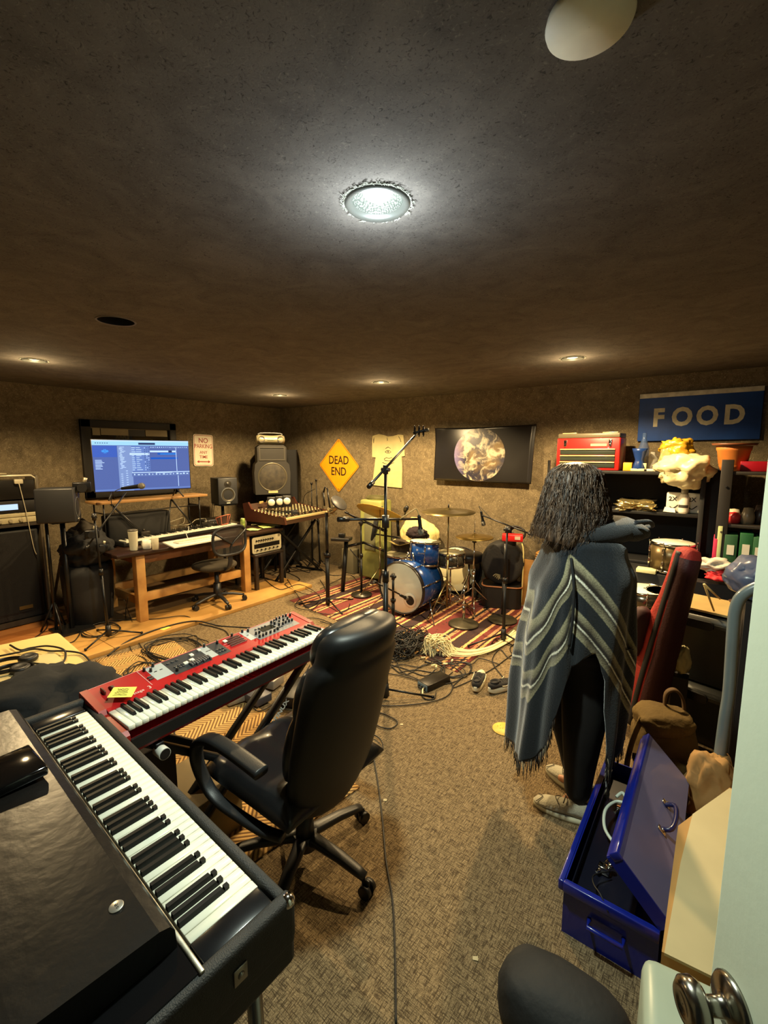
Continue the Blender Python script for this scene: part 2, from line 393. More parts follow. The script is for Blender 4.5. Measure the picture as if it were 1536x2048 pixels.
one('laminate_boards', lam, [mat('laminate_a', (150, 92, 44), .4), mat('laminate_b', (170, 110, 58), .4)], 'strip of reddish brown laminate boards lying on the platform before the rack', 'floor boards')
# ================================================================== keyboards in front
def sweep(mb, path, wd, th, lat=Vector((0, 1, 0)), m=0, M=None, n=10, p=3.0, taper=None):
    P = [Vector(q) for q in path]; rings = []
    for i, q in enumerate(P):
        t = (P[min(i + 1, len(P) - 1)] - P[max(i - 1, 0)]).normalized(); l = (lat - t * lat.dot(t)).normalized(); u = t.cross(l)
        k = taper(i / (len(P) - 1)) if taper else 1.0; r_ = []
        for j in range(n):
            a = 2 * PI * j / n; c_, s_ = math.cos(a), math.sin(a)
            c2 = math.copysign(abs(c_) ** (2 / p), c_); s2 = math.copysign(abs(s_) ** (2 / p), s_)
            r_.append(q + l * (wd / 2 * c2 * k) + u * (th / 2 * s2 * k))
        rings.append(r_)
    return mb.loft(rings, m, M)

def white_key_mb(w_=.0225, L=.148, h=.018):
    return MB().box((w_ / 2, -L / 2, -h / 2), (w_ - .0010, L, h), bev=.0012, seg=1)
def black_key_mb(L=.095):
    mb = MB(); r0 = [(-.0065, 0, 0), (.0065, 0, 0), (.0065, L, 0), (-.0065, L, 0)]; r1 = [(-.0048, .004, .0115), (.0048, .004, .0115), (.0048, L, .0115), (-.0048, L, .0115)]
    vs = r0 + r1
    return mb.add(vs, [(0, 3, 2, 1), (4, 5, 6, 7), (0, 1, 5, 4), (1, 2, 6, 5), (2, 3, 7, 6), (3, 0, 4, 7)])
def keybed(parent, n_white, first, pitch, x0, yfront, z, Lw, Lb, sgn=1):
    # whites run along +x from x0; front edge at y=yfront; the key bodies reach back along sgn*y
    wk = None; bk = None; mw = MB(); mw.box((pitch / 2, sgn * Lw / 2, -.009), (pitch - .0011, Lw, .018), bev=.0014, seg=1)
    names = 'CDEFGAB'; s = names.index(first)
    for i in range(n_white):
        if wk is None: wk = mw.build('white_key', IVORY, parent); o = wk
        else: o = wk.copy(); col.objects.link(o)
        o.location = (x0 + i * pitch, yfront, z)
    bm_ = MB(); L = Lb
    r0 = [(-.0062, 0, 0), (.0062, 0, 0), (.0062, L, 0), (-.0062, L, 0)]; r1 = [(-.0046, .006, .0115), (.0046, .006, .0115), (.0046, L, .0115), (-.0046, L, .0115)]
    bm_.add([(a, b * sgn, c) for a, b, c in r0 + r1], [(0, 3, 2, 1), (4, 5, 6, 7), (0, 1, 5, 4), (1, 2, 6, 5), (2, 3, 7, 6), (3, 0, 4, 7)])
    for i in range(n_white - 1):
        nm = names[(s + i) % 7]
        if nm in 'CDFGA' and not (sgn < 0 and False):
            if bk is None: bk = bm_.build('black_key', KEYB, parent); o = bk
            else: o = bk.copy(); col.objects.link(o)
            o.location = (x0 + (i + 1) * pitch, yfront + sgn * (Lw - Lb), z)

TOLEX = mat('black_tolex', (30, 31, 31), 0.62, var=.25, vs=60, bump=.35, bs=400)
LIDM = mat('worn_black_lid', (17, 15, 14), 0.33, var=.3, vs=5, bump=.12, bs=30, spec=.35)
EP = thing('electric_piano', 'big black vintage electric piano with long ivory keyboard and closed black lid', 'electric piano', (-.720, .518, 0), math.atan2(-.052, 1.025))
# keys: mirrored so the bass end lies nearest the camera
KN = 43; KP = 1.026 / KN
def ep_keys():
    wk = None; bk = None; names = 'EDCBAGF'   # from the far treble end (E) back to the near bass end (E)
    mw = MB().box((KP / 2, -.074, -.010), (KP - .0011, .148, .020), bev=.0014, seg=1)
    L = .098
    bm_ = MB(); r0 = [(-.0062, -.050, 0), (.0062, -.050, 0), (.0062, -.148, 0), (-.0062, -.148, 0)]; r1 = [(-.0048, -.057, .012), (.0048, -.057, .012), (.0048, -.148, .012), (-.0048, -.148, .012)]
    bm_.add(r0 + r1, [(0, 3, 2, 1), (4, 5, 6, 7), (0, 1, 5, 4), (1, 2, 6, 5), (2, 3, 7, 6), (3, 0, 4, 7)])
    bm_.box((0, -.046, .004), (.0105, .010, .010))
    for i in range(KN):
        if wk is None: wk = mw.build('white_key', IVORY, EP); o = wk
        else: o = wk.copy(); col.objects.link(o)
        o.location = (-1.026 + i * KP, 0, .84)
        if i < KN - 1 and (names[i % 7] + names[(i + 1) % 7]) not in ('CB', 'FE'):
            if bk is None: bk = bm_.build('black_key', KEYB, EP); o = bk
            else: o = bk.copy(); col.objects.link(o)
            o.location = (-1.026 + (i + 1) * KP, 0, .84)
ep_keys()
case = MB()
case.box((-.515, -.30, .745), (1.20, .66, .09), bev=.012)                    # bottom tray
case.box((.071, -.30, .800), (.030, .66, .110), bev=.010, seg=3)             # near end wall
case.box((-1.101, -.30, .800), (.030, .66, .110), bev=.010, seg=3)
case.box((-.515, .020, .798), (1.20, .024, .082), bev=.008, seg=3)           # front rail
case.build('case', TOLEX, EP)
for cx1 in (.028, -1.056): MB().box((cx1, -.077, .815), (.054, .150, .058), bev=.004).build('cheek_block', mat('worn_gloss_black', (20, 21, 24), .22, var=.4, vs=14), EP)
MB().box((-.50, -.164, .853), (1.15, .010, .014), bev=.002).build('metal_rail', mat('dull_aluminium', (138, 132, 118), .35, .9, var=.4, vs=25), EP)
MB().box((-.50, -.40, .848), (1.14, .46, .02)).build('rear_deck', mat('gloss_black_deck', (13, 13, 15), .15, coat=.4), EP)
lid = MB(); rings = []
for (y, z) in ((-.172, .862), (-.174, .895), (-.182, .908), (-.20, .914), (-.40, .926), (-.58, .930), (-.60, .92), (-.604, .86)):
    rings.append([(-1.085, y, z), (.000, y, z), (.000, y, .856), (-1.085, y, .856)])
lid.loft(rings, smooth=False); lid.build('lid', LIDM, EP)
bd = MB(); BM = TR(-.105, -.232, .9165) @ RX(R(2)); bd.lathe([(0.0001, 0), (.0125, 0), (.0125, .0015), (.0115, .002), (.0001, .0018)], 28, BM)
text_mb('e', .012, bd, BM @ TR(-.003, 0, .002) @ RZ(R(150)), 1, .0003); text_mb('o', .009, bd, BM @ TR(.004, 0, .002) @ RZ(R(150)), 1, .0003)
bd.build('round_badge', [mat('badge_silver', (190, 186, 176), .3, .8), BLK], EP)
for x, y in ((.0873, -.10), (.0873, -.42)): lt = MB(); lt.box((x, y, .80), (.004, .028, .034), bev=.0015); lt.sph((x + .002, y, .80), (.004, .007, .007), 10); lt.build('latch_plate', STEEL, EP)
cn = MB(); cn.sph((.075, .018, .843), (.016, .016, .014), 12); cn.build('corner_cap', CHR, EP)
for x, y in ((.03, -.04), (.03, -.58), (-1.06, -.04), (-1.06, -.58)):
    MB().cyl((x, y, .70), (x + (.03 if x > 0 else -.03), y, .012), .016).build('leg', STEEL, EP)
MB().box((-1.43 + .02, .285, .9235 + .016), (.15, .11, .026), bev=.006).build('pocket_device', mat('gloss_black', (10, 10, 11), .08, coat=.6))
o = bpy.data.objects['pocket_device']; center(o); tag(o, 'glossy black flat device lying on the piano lid at left picture edge', 'device')
o.location.z = .9245

RED = mat('red_lacquer', (168, 26, 30), .32, var=.08, coat=.25)
REDS = mat('red_side', (150, 34, 26), .38)
SK = thing('stage_keyboard', 'red stage keyboard with 73 keys and a panel full of knobs', 'keyboard', (-1.525, .592, 0), R(91.2))
b = MB(); prof = [(0, .735), (0, .803), (.018, .815), (.160, .822), (.172, .838), (.325, .862), (.332, .855), (.332, .735)]
for x0, x1 in ((0, .026), (1.042, 1.068)):
    b.add([(x0, y, z + (.006 if 0 < i < 6 else 0)) for i, (y, z) in enumerate(prof)] + [(x1, y, z + (.006 if 0 < i < 6 else 0)) for i, (y, z) in enumerate(prof)],
          [tuple(range(8)), tuple(range(8, 16))[::-1]] + [(i, (i + 1) % 8, 8 + (i + 1) % 8, 8 + i) for i in range(8)], 1)
b.box((.534, .17, .757), (1.014, .324, .044))
b.build('body', [RED, REDS], SK)
MB().box((.534, -.001, .773), (1.016, .012, .040)).build('key_slip', BLK, SK)
tp = MB(); tp.add([(.026, .158, .812), (1.042, .158, .812), (1.042, .158, .838), (.026, .158, .838), (1.042, .174, .842), (.026, .174, .842), (1.042, .325, .866), (.026, .325, .866), (1.042, .330, .78), (.026, .330, .78)],
       [(0, 1, 2, 3), (3, 2, 4, 5), (5, 4, 6, 7), (7, 6, 8, 9)]); tp.build('top_panel', RED, SK)
def pt(x, y, dz=0): return (x, y, .842 + (y - .174) * (.024 / .151) + dz)
PM = lambda x, y, dz=0: TR(*pt(x, y, dz)) @ RX(math.atan(.024 / .151))
GP = mat('panel_grey', (118, 118, 120), .4); DP = mat('panel_dark', (52, 54, 58), .4); PK = mat('panel_pink_line', (205, 140, 140), .5); LG = mat('panel_light', (168, 176, 178), .4)
def patch(x0, x1, y0, y1, m, mb): mb.add([pt(x0, y0, .0008), pt(x1, y0, .0008), pt(x1, y1, .0008), pt(x0, y1, .0008)], [(0, 1, 2, 3)], m)
g = MB()
patch(.235, .305, .215, .318, 2, g); patch(.305, .475, .200, .318, 1, g); patch(.475, .515, .215, .318, 2, g); patch(.515, .575, .205, .318, 1, g)
patch(.70, .735, .225, .318, 2, g); patch(.735, 1.0, .200, .318, 0, g)
for (x0, x1, y0, y1) in ((.205, .208, .20, .318), (.03, 1.035, .321, .3235), (.205, .24, .318, .3205), (.58, .70, .27, .2725), (.58, .70, .25, .2525)): patch(x0, x1, y0, y1, 3, g)
for (x, y) in ((.252, .27), (.276, .27), (.488, .27), (.502, .27), (.712, .27)): patch(x, x + .012, y, y + .006, 4, g)
g.build('panel_artwork', [GP, DP, LG, PK, BLK], SK)
scn = MB(); scn.box((0, 0, .001), (.085, .038, .003), PM(.835, .268)); scn.build('display', mat('display_dark', (30, 32, 28), .15), SK)
tx = MB(); text_mb('3', .028, tx, PM(.192, .192, .0012), 0, .0004); text_mb('stage', .020, tx, PM(.150, .192, .0012), 0, .0004); tx.build('panel_lettering', mat('lettering_pale', (225, 190, 180), .5), SK)
pb = MB(); pb.box((0, 0, .008), (.008, .036, .016), PM(.058, .27), bev=.003); pb.build('pitch_stick', mat('stick_wood', (90, 40, 30), .4), SK)
wl = MB(); wl.cyl((.090 - .006, 0, 0), (.090 + .006, 0, 0), .026, M=TR(0, .27, .845), n=24); wl.build('modulation_wheel', mat('wheel_brown', (70, 34, 28), .45), SK)
kn = MB().cyl((0, 0, 0), (0, 0, .017), .0062, .0050, 12).box((0, .003, .0175), (.0015, .006, .001), m=1); k0 = None
rk = random.Random(4); pos = [(.228, .305), (.245, .285), (.268, .312), (.322, .222), (.505, .312), (.565, .30), (.655, .312), (.715, .312), (.740, .300)]
for x in (.748, .768, .79, .815, .84, .865): pos.append((x, .222 + rk.uniform(-.004, .006)))
for x in (.752, .772, .90, .922, .944, .966, .986): pos.append((x, .250 + rk.uniform(-.004, .004)))
for x in (.885, .905, .93, .95, .975, .995, 1.018): pos.append((x, .300 + rk.uniform(-.006, .008)))
for x in (.89, .92, .95, .98): pos.append((x, .275))
for x, y in pos:
    if k0 is None: k0 = kn.build('knob', [BLK, WHT], SK); o = k0
    else: o = k0.copy(); col.objects.link(o)
    o.matrix_local = PM(x, y) @ RZ(rk.uniform(-1.5, 1.5))
d0 = None
for i in range(9):
    if d0 is None: d0 = MB().box((0, 0, .006), (.0075, .030, .012), bev=.001, seg=1).build('drawbar', mat('drawbar_grey', (70, 72, 76), .4), SK); o = d0
    else: o = d0.copy(); col.objects.link(o)
    o.matrix_local = PM(.385 + i * .0105, .222 + .004 * math.sin(i * 2.1))
b0 = None
for (x, y) in [(.33, .25), (.345, .25), (.36, .25), (.33, .235), (.345, .235), (.36, .235), (.32, .29), (.34, .29), (.36, .29), (.53, .23), (.545, .23), (.56, .23), (.53, .25), (.545, .25), (.56, .25), (.78, .29), (.80, .29), (.82, .29), (.84, .29), (.86, .235), (.875, .235), (.89, .235), (.905, .235), (.218, .25), (.226, .25), (.218, .235), (.226, .235)]:
    if b0 is None: b0 = MB().box((0, 0, .003), (.011, .007, .006), bev=.001, seg=1).build('button', mat('button_grey', (60, 60, 62), .4), SK); o = b0
    else: o = b0.copy(); col.objects.link(o)
    o.matrix_local = PM(x, y)
for (x, y, w_) in ((.375, .245, .02), (.405, .250, .02), (.425, .285, .016), (.47, .300, .012), (.60, .29, .018)): MB().box((0, 0, .004), (w_, .018, .008), PM(x, y), bev=.001, seg=1).build('switch_cap', WHT, SK)
md = MB(); rk = random.Random(9)
for q in range(9): md.box((0, 0, .003), (.09 - .006 * (q % 3), .003, .004), PM(.64, .235 + q * .0085), m=q % 2)
md.build('slider_slots', [mat('slot_silver', (170, 160, 160), .25, .8), mat('slot_dark', (60, 10, 14), .4)], SK)
keybed(SK, 43, 'E', 1.014 / 43, .027, .012, .835, .148, .096)

# sticky note on the red keyboard
def paper_note(name, c, sx, sy, rz, m, label, cat='note', curl=.01, marks=6, z0=0):
    mb = MB(); mb.grid(lambda u, v: ((u - .5) * sx, (v - .5) * sy, .0006 + curl * max(0, .35 - v) ** 1.5), 8, 8)
    rr = random.Random(hash(name) % 1000 if False else int(abs(c[0]) * 1000) % 97)
    for q in range(marks):
        y = sy * (.30 - .6 * q / max(1, marks - 1)) if marks > 1 else 0; L = sx * rr.uniform(.2, .35)
        P_ = [(-L + k * L / 5, y + rr.uniform(-.003, .003), .0018) for k in range(10)]; mb.tube(P_, .0007, 4, 1)
    o = mb.build(name, [m, mat('pen_ink', (60, 70, 40), .6)]); o.location = c; o.rotation_euler = (0, 0, rz); return tag(o, label, cat)
YEL = mat('sticky_yellow', (222, 216, 96), .7)
nt_ = paper_note('sticky_note', SK.matrix_basis @ Vector(pt(.098, .205, .006)), .080, .080, R(55), YEL, 'yellow sticky note stuck on left end of red stage keyboard')
nt_.rotation_euler = (R(0), R(7), R(52)); nt_.location.z += .010

# x stand
XS = thing('keyboard_stand', 'black double-braced X stand carrying the red stage keyboard', 'keyboard stand', (-1.525, .592, 0), R(91.2))
for y in (.085, .235):
    m1 = MB(); m1.box((0, 0, 0), (1.12, .030, .030), TR(.54, y, .36) @ RY(R(38.5)), bev=.004); m1.build('cross_tube', BLKM, XS)
    m2 = MB(); m2.box((0, 0, 0), (1.12, .030, .030), TR(.54, y + .032, .36) @ RY(R(-38.5)), bev=.004); m2.build('cross_tube', BLKM, XS)
for x in (.10, .98): MB().box((x, .17, .016), (.035, .40, .03), bev=.006).build('foot', BLKM, XS)
for x in (.12, .94):
    MB().box((x, .165, .716), (.032, .34, .028), bev=.004).build('support_arm', BLKM, XS)
    e = MB(); e.cyl((x, -.035, .70), (x, .012, .70), .021, n=18); e.cyl((x, -.036, .70), (x, -.034, .70), .019, m=1); e.build('end_cap', [mat('cap_white', (200, 200, 190), .5), BLK], XS)
hb = MB(); hb.cyl((.54, .06, .36), (.54, .29, .36), .045, n=24); hb.build('hub', BLKM, XS)
sl = MB(); text_mb('XTINUX', .036, sl, TR(.73, .0695, .515) @ RY(R(-38.5)) @ RX(R(90)), 0, .0005, .001); sl.build('tube_lettering', mat('cap_white', (200, 200, 190), .5), XS)

# ================================================================== black executive chair
LEA = mat('black_leather', (24, 25, 27), .33, var=.12, vs=4, bump=.25, bs=9, coat=.1)
LEAB = mat('black_vinyl_back', (20, 20, 21), .48, var=.1, spec=.35)
CHP = mat('chair_plastic', (30, 31, 33), .42, bump=.08, bs=300)
OC = thing('office_chair', 'large black leather executive chair with loop armrests between the two keyboards', 'office chair', (-1.319, 1.198, 0), R(180))
def sup(cx, cz, w_, d_, y_shift=0, p=3.2, n=28, xc=0):
    out = []
    for j in range(n):
        a = 2 * PI * j / n; c_, s_ = math.cos(a), math.sin(a)
        out.append((xc + math.copysign(abs(c_) ** (2 / p), c_) * d_ / 2, y_shift + math.copysign(abs(s_) ** (2 / p), s_) * w_ / 2, cz))
    return out
br = MB(); rings = []
for z, w_, d_, xc in ((.350, .14, .02, -.135), (.36, .26, .05, -.137), (.40, .36, .075, -.145), (.48, .44, .095, -.162), (.60, .475, .105, -.188), (.75, .48, .11, -.222), (.88, .47, .115, -.252), (.97, .455, .125, -.275), (1.015, .44, .135, -.288), (1.035, .39, .120, -.294), (1.05, .375, .128, -.298), (1.09, .375, .145, -.306), (1.125, .355, .135, -.313), (1.145, .31, .10, -.318), (1.153, .23, .04, -.319)):
    r_ = sup(0, z, w_, d_, 0, 3.0, 32, xc)
    rings.append([(x - .035 * (1 - (abs(y) / (w_ / 2)) ** 2) * (1 if x < xc else 0), y, zz) for x, y, zz in r_])
br.loft(rings); sub(br.build('backrest', LEAB, OC), 1)
cu = MB(); rings = []
for z, w_, d_, xc in ((.50, .30, .03, -.10), (.53, .38, .07, -.103), (.60, .41, .10, -.118), (.70, .42, .11, -.142), (.79, .41, .09, -.168), (.81, .39, .06, -.175), (.83, .41, .09, -.18), (.92, .41, .105, -.20), (.985, .38, .085, -.222), (1.0, .35, .06, -.228)): rings.append(sup(0, z, w_, d_, 0, 2.8, 28, xc))
cu.loft(rings); sub(cu.build('back_cushion', LEA, OC), 1)
hr = MB(); rings = []
for z, w_, d_, xc in ((1.0, .22, .03, -.245), (1.01, .33, .08, -.247), (1.04, .36, .115, -.255), (1.09, .365, .125, -.266), (1.13, .34, .11, -.278), (1.152, .29, .07, -.286), (1.158, .2, .03, -.29)): rings.append(sup(0, z, w_, d_, 0, 2.6, 28, xc))
hr.loft(rings); sub(hr.build('headrest', LEA, OC), 1)
st = MB()
def seatf(u, v, top):
    x = -.20 + u * .54; y = (v - .5) * .52
    e = (1 - abs(2 * u - 1) ** 6) * (1 - abs(2 * v - 1) ** 6)
    sag = .03 * math.cos((v - .5) * PI) * math.cos((u - .5) * PI)
    wr = .006 * math.sin(22 * v + 3 * u) * math.exp(-((u - .15) / .2) ** 2) + .005 * math.sin(16 * u + 5 * v) * math.exp(-((v - .85) / .15) ** 2) + .010 * math.cos(v * 6 * PI) * (u > .25)
    drop = .05 * max(0, (u - .75) / .25) ** 2
    return (x, y * (1 - .08 * max(0, u - .8) * 5), (.475 + .045 * e ** .5 - sag * .5 + wr * .5 - drop) if top else (.395 - .0 + (1 - e ** .5) * .03))
st.grid(lambda u, v: seatf(u, v, True), 30, 30); st.grid(lambda u, v: seatf(u, v, False), 30, 30)
n = 30; ed = [(i / n, 0) for i in range(n)] + [(1, i / n) for i in range(n)] + [(1 - i / n, 1) for i in range(n)] + [(0, 1 - i / n) for i in range(n)]
st.loft([[seatf(u, v, False) for u, v in ed], [Vector(seatf(u, v, False)).lerp(Vector(seatf(u, v, True)), .5) + Vector((.018 * (2 * u - 1) * (u in (0, 1)), .018 * (2 * v - 1) * (v in (0, 1)), 0)) for u, v in ed], [seatf(u, v, True) for u, v in ed]], caps=False)
st.build('seat_cushion', LEA, OC)
MB().box((.05, 0, .385), (.40, .42, .035), bev=.012).build('seat_plate', CHP, OC)
for s in (-1, 1):
    a = MB(); path = spline([(-.15, s * .325, .678), (-.10, s * .325, .682), (.03, s * .325, .688), (.15, s * .325, .678), (.235, s * .325, .63), (.262, s * .322, .55), (.235, s * .310, .46), (.17, s * .300, .405), (.05, s * .285, .385), (-.08, s * .27, .380), (-.16, s * .25, .385)], 5)
    sweep(a, path, .058, .034, taper=lambda t: 1.0 - .25 * max(0, min(1, (t - .3) * 2)), n=14, p=3.5)
    a.build('armrest', CHP, OC)
MB().cyl((0, 0, .10), (0, 0, .37), .028).cyl((0, 0, .07), (0, 0, .24), .042, .036, 20).build('gas_column', CHP, OC)
lg = None
for k in range(5):
    A = R(-101) + k * 2 * PI / 5 - R(180) + PI
    A = math.atan2(-(1.509 - 1.198), -(-1.256 + 1.319)) + k * 2 * PI / 5
    L_ = MB(); sweep(L_, [(0, 0, .115), (.06, 0, .118), (.18, 0, .105), (.27, 0, .085), (.305, 0, .075)], .062, .042, n=12, taper=lambda t: 1 - .4 * t)
    q = L_.build('base_leg', CHP, OC); q.rotation_euler = (0, 0, A)
    c_ = MB(); c_.cyl((.315, -.028, .026), (.315, -.008, .026), .026, n=20); c_.cyl((.315, .008, .026), (.315, .028, .026), .026, n=20); c_.box((.31, 0, .042), (.035, .014, .045), bev=.005); c_.cyl((.298, 0, .05), (.298, 0, .085), .008)
    c_.build('caster', BLK, q)
MB().cyl((0, 0, .075), (0, 0, .135), .055, .05, 24).build('base_hub', CHP, OC)
# ================================================================== helpers that stand things up where they are seen
def face(p, z0=None, turn=0.0):      # frame at p whose local -y looks at the doorway, x right, z up
    a = math.atan2(p[1], p[0]) - PI / 2 + turn
    return Matrix.Translation((p[0], p[1], p[2] if z0 is None else z0)) @ RZ(a), a
def at(px, py, t): return Vector((0, 0, H)) + ray(px, py) * t
def thing_at(name, label, cat, p, turn=0.0, group=None, z=None):
    a = math.atan2(p[1], p[0]) - PI / 2 + turn
    return thing(name, label, cat, (p[0], p[1], p[2] if z is None else z), a, group)
ZP = .041
# ------------------------------------------------------------------ the window behind the desk
wn = MB()
y0, y1, z0, z1 = 2.12, 3.25, 1.22, 2.136
for (a, b, c, d) in ((y0, y1, z1 - .09, z1), (y0, y1, z0, z0 + .09), (y0, y0 + .105, z0, z1), (y1 - .09, y1, z0, z1)): wn.box((-5.925, (a + b) / 2, (c + d) / 2), (.05, b - a, d - c), bev=.006)
WF = tag(wn.build('window_1', mat('dark_frame', (26, 22, 18), .6)), kind='structure')
gl = MB().box((-5.938, 2.685, 1.68), (.008, .95, .75)).build('window_pane', mat('dark_glass', (120, 116, 100), .03, .9), WF)
bl = MB(); bl.box((-5.932, 2.29, 2.0), (.006, .08, .085)); bl.box((-5.932, 2.75, 2.0), (.006, .20, .085), m=1); bl.box((-5.932, 2.5, 2.0), (.005, .32, .075)); bl.box((-5.932, 3.0, 2.0), (.005, .28, .075))  # cream and black strips paint the room's reflection onto the pane
bl.box((-5.932, 2.67, 2.043), (.007, .93, .008), m=0)
bl.build('pane_reflection', [mat('reflection_cream', (150, 140, 112), .7), BLK], WF)
# ------------------------------------------------------------------ NO PARKING sign
def rrect(w_, h, r, n=6):
    out = []
    for cx, cy, a0 in ((w_ / 2 - r, h / 2 - r, 0), (-w_ / 2 + r, h / 2 - r, 90), (-w_ / 2 + r, -h / 2 + r, 180), (w_ / 2 - r, -h / 2 + r, 270)):
        for k in range(n + 1): a = R(a0 + 90 * k / n); out.append((cx + r * math.cos(a), cy + r * math.sin(a)))
    return out
def frame_poly(mb, outer, inner, z, m, M):
    n = len(outer); mb.add([(x, y, z) for x, y in outer] + [(x, y, z) for x, y in inner], [(i, (i + 1) % n, n + (i + 1) % n, n + i) for i in range(n)], m, False, M)
RSG = mat('sign_red', (150, 40, 26), .5); SWH = mat('sign_white', (226, 214, 190), .4, var=.08); 
NP = thing('no_parking_sign', 'white metal no parking sign with red lettering hanging on left wall', 'sign', (-5.95, 3.66, 1.565), 0)
WL = Matrix(((0, 0, 1, 0), (1, 0, 0, 0), (0, 1, 0, 0), (0, 0, 0, 1)))
M_ = TR(.006, 0, .222) @ WL @ RZ(R(-1.5))
b = MB(); b.prism(rrect(.305, .445, .032), .003, M_); b.build('sign_plate', SWH, NP)
b = MB(); frame_poly(b, rrect(.285, .425, .026), rrect(.272, .412, .020), .0036, 0, M_)
for s_, z_, sz, sx in (('NO', .135, .098, .95), ('PARKING', .055, .082, .80), ('ANY', -.03, .058, 1.0), ('TIME', -.095, .060, 1.0)): text_mb(s_, sz, b, M_ @ TR(0, z_, .0036), 0, .0006, .0006, sx=sx)
b.add([(-.105, -.16, .0042), (-.07, -.138, .0042), (-.07, -.153, .0042), (.07, -.153, .0042), (.07, -.138, .0042), (.105, -.16, .0042), (.07, -.182, .0042), (.07, -.167, .0042), (-.07, -.167, .0042), (-.07, -.182, .0042)], [tuple(range(10))], 0, False, M_)
b.build('lettering', RSG, NP)
# ------------------------------------------------------------------ desk
DK = thing('work_desk', 'long workbench desk of pale timber legs and dark stained top by left wall', 'desk', (-5.0, 2.88, ZP))
MB().box((-5.0, 2.88, .755), (.86, 2.05, .035), bev=.006).build('desktop', mat('dark_stained_top', (44, 28, 20), .3, var=.25, vs=4), DK, True)
for x, y in ((-4.66, 2.09), (-4.66, 3.36), (-5.36, 2.09), (-5.36, 3.36)): MB().box((x, y, .39), (.088, .088, .70), bev=.004).build('leg', WOOD, DK, True)
for c, d in (((-4.66, 2.72), (.04, 1.18)), ((-5.36, 2.72), (.04, 1.18)), ((-5.0, 2.09), (.62, .04)), ((-5.0, 3.36), (.62, .04))):
    MB().box((c[0], c[1], .685), (d[0], d[1], .10), bev=.003).build('apron', mat('stained_apron', (108, 66, 34), .5, var=.3, vs=5), DK, True)
for c, d in (((-4.70, 2.72), (.04, 1.22)), ((-5.32, 2.72), (.04, 1.22)), ((-4.66, 2.09), (.0, .0)),):
    if d[0] > 0: MB().box((c[0], c[1], .27), (d[0], d[1], .09), bev=.003).build('stretcher', WOOD, DK, True)
for y in (2.09, 3.36): MB().box((-5.01, y + .04, .22), (.72, .04, .09), bev=.003).build('side_rail', WOOD, DK, True)
DZ = .774
# desk keyboard (88 keys, small in the picture)
def mini_keyboard(name, label, p0, p1, z, depth, n_white, body_m, panel=True):
    d = Vector((p1[0] - p0[0], p1[1] - p0[1])); a = math.atan2(d.y, d.x); L = d.length
    t = thing(name, label, 'keyboard', (p0[0], p0[1], z), a)
    MB().box((L / 2, depth / 2, .026), (L + .05, depth, .050), bev=.008).build('body', body_m, t)
    k = MB(); pw = L / n_white
    for i in range(n_white): k.box((i * pw + pw / 2, .068, .052), (pw - .0016, .146, .018))
    k.build('white_keys', IVORY, t); kb = MB()
    for i in range(n_white - 1):
        if (i % 7) not in (1, 4): kb.box(((i + 1) * pw, .098, .064), (.012, .09, .013))
    kb.build('black_keys', KEYB, t)
    if panel:
        pp = MB(); pp.box((L / 2, depth - .07, .053), (L, .12, .006)); rr = random.Random(3)
        pp.build('panel', mat('panel_black', (20, 20, 22), .35), t)
        kk = None
        for q in range(34):
            if kk is None: kk = MB().cyl((0, 0, 0), (0, 0, .016), .008, .006, 8).build('knob', mat('knob_greybrown', (120, 112, 96), .4), t); o = kk
            else: o = kk.copy(); col.objects.link(o)
            o.location = (.06 + (q % 17) * (L - .12) / 16, depth - .095 + .045 * (q // 17), .056)
    return t
p0 = gz(252, 1083, .835); p1 = gz(474, 1047, .835)
mini_keyboard('studio_keyboard', 'long black synthesizer keyboard lying across the desk', p0, p1, DZ + .001, .34, 52, BLK)
# white board with computer keyboard
q = [gz(*p, .80) for p in ((325, 1082), (348, 1092), (445, 1075), (420, 1067))]
WB = one('white_board', MB().add([(v.x, v.y, DZ + .001) for v in q] + [(v.x, v.y, DZ + .014) for v in q], [(0, 1, 2, 3), (7, 6, 5, 4), (0, 4, 5, 1), (1, 5, 6, 2), (2, 6, 7, 3), (3, 7, 4, 0)]), WHT, 'flat cream board at desk front edge under the computer keyboard', 'board')
ck_ = thing('computer_keyboard', 'slim white computer keyboard on the cream board on the desk', 'keyboard', ((q[0] + q[2]) / 2).xy.to_3d() + Vector((0.02, 0, DZ + .015)), R(90))
MB().box((0, 0, .006), (.42, .12, .011), bev=.004).build('body', WHT, ck_)
kc = MB()
for i in range(14):
    for j in range(4): kc.box((-.19 + i * .0292, -.04 + j * .026, .0135), (.024, .020, .005))
kc.build('keys', mat('key_cream', (205, 200, 176), .5), ck_)
cc = one('keyboard_cable', MB().tube([q[0] + Vector((.08, .25, -.01)), q[0] + Vector((.0, .27, .06)), q[0] + Vector((-.08, .34, .03)), q[0] + Vector((-.12, .38, .10))], .003, 6, sp=6), WHT, 'white looped cable rising behind the computer keyboard', 'cable')
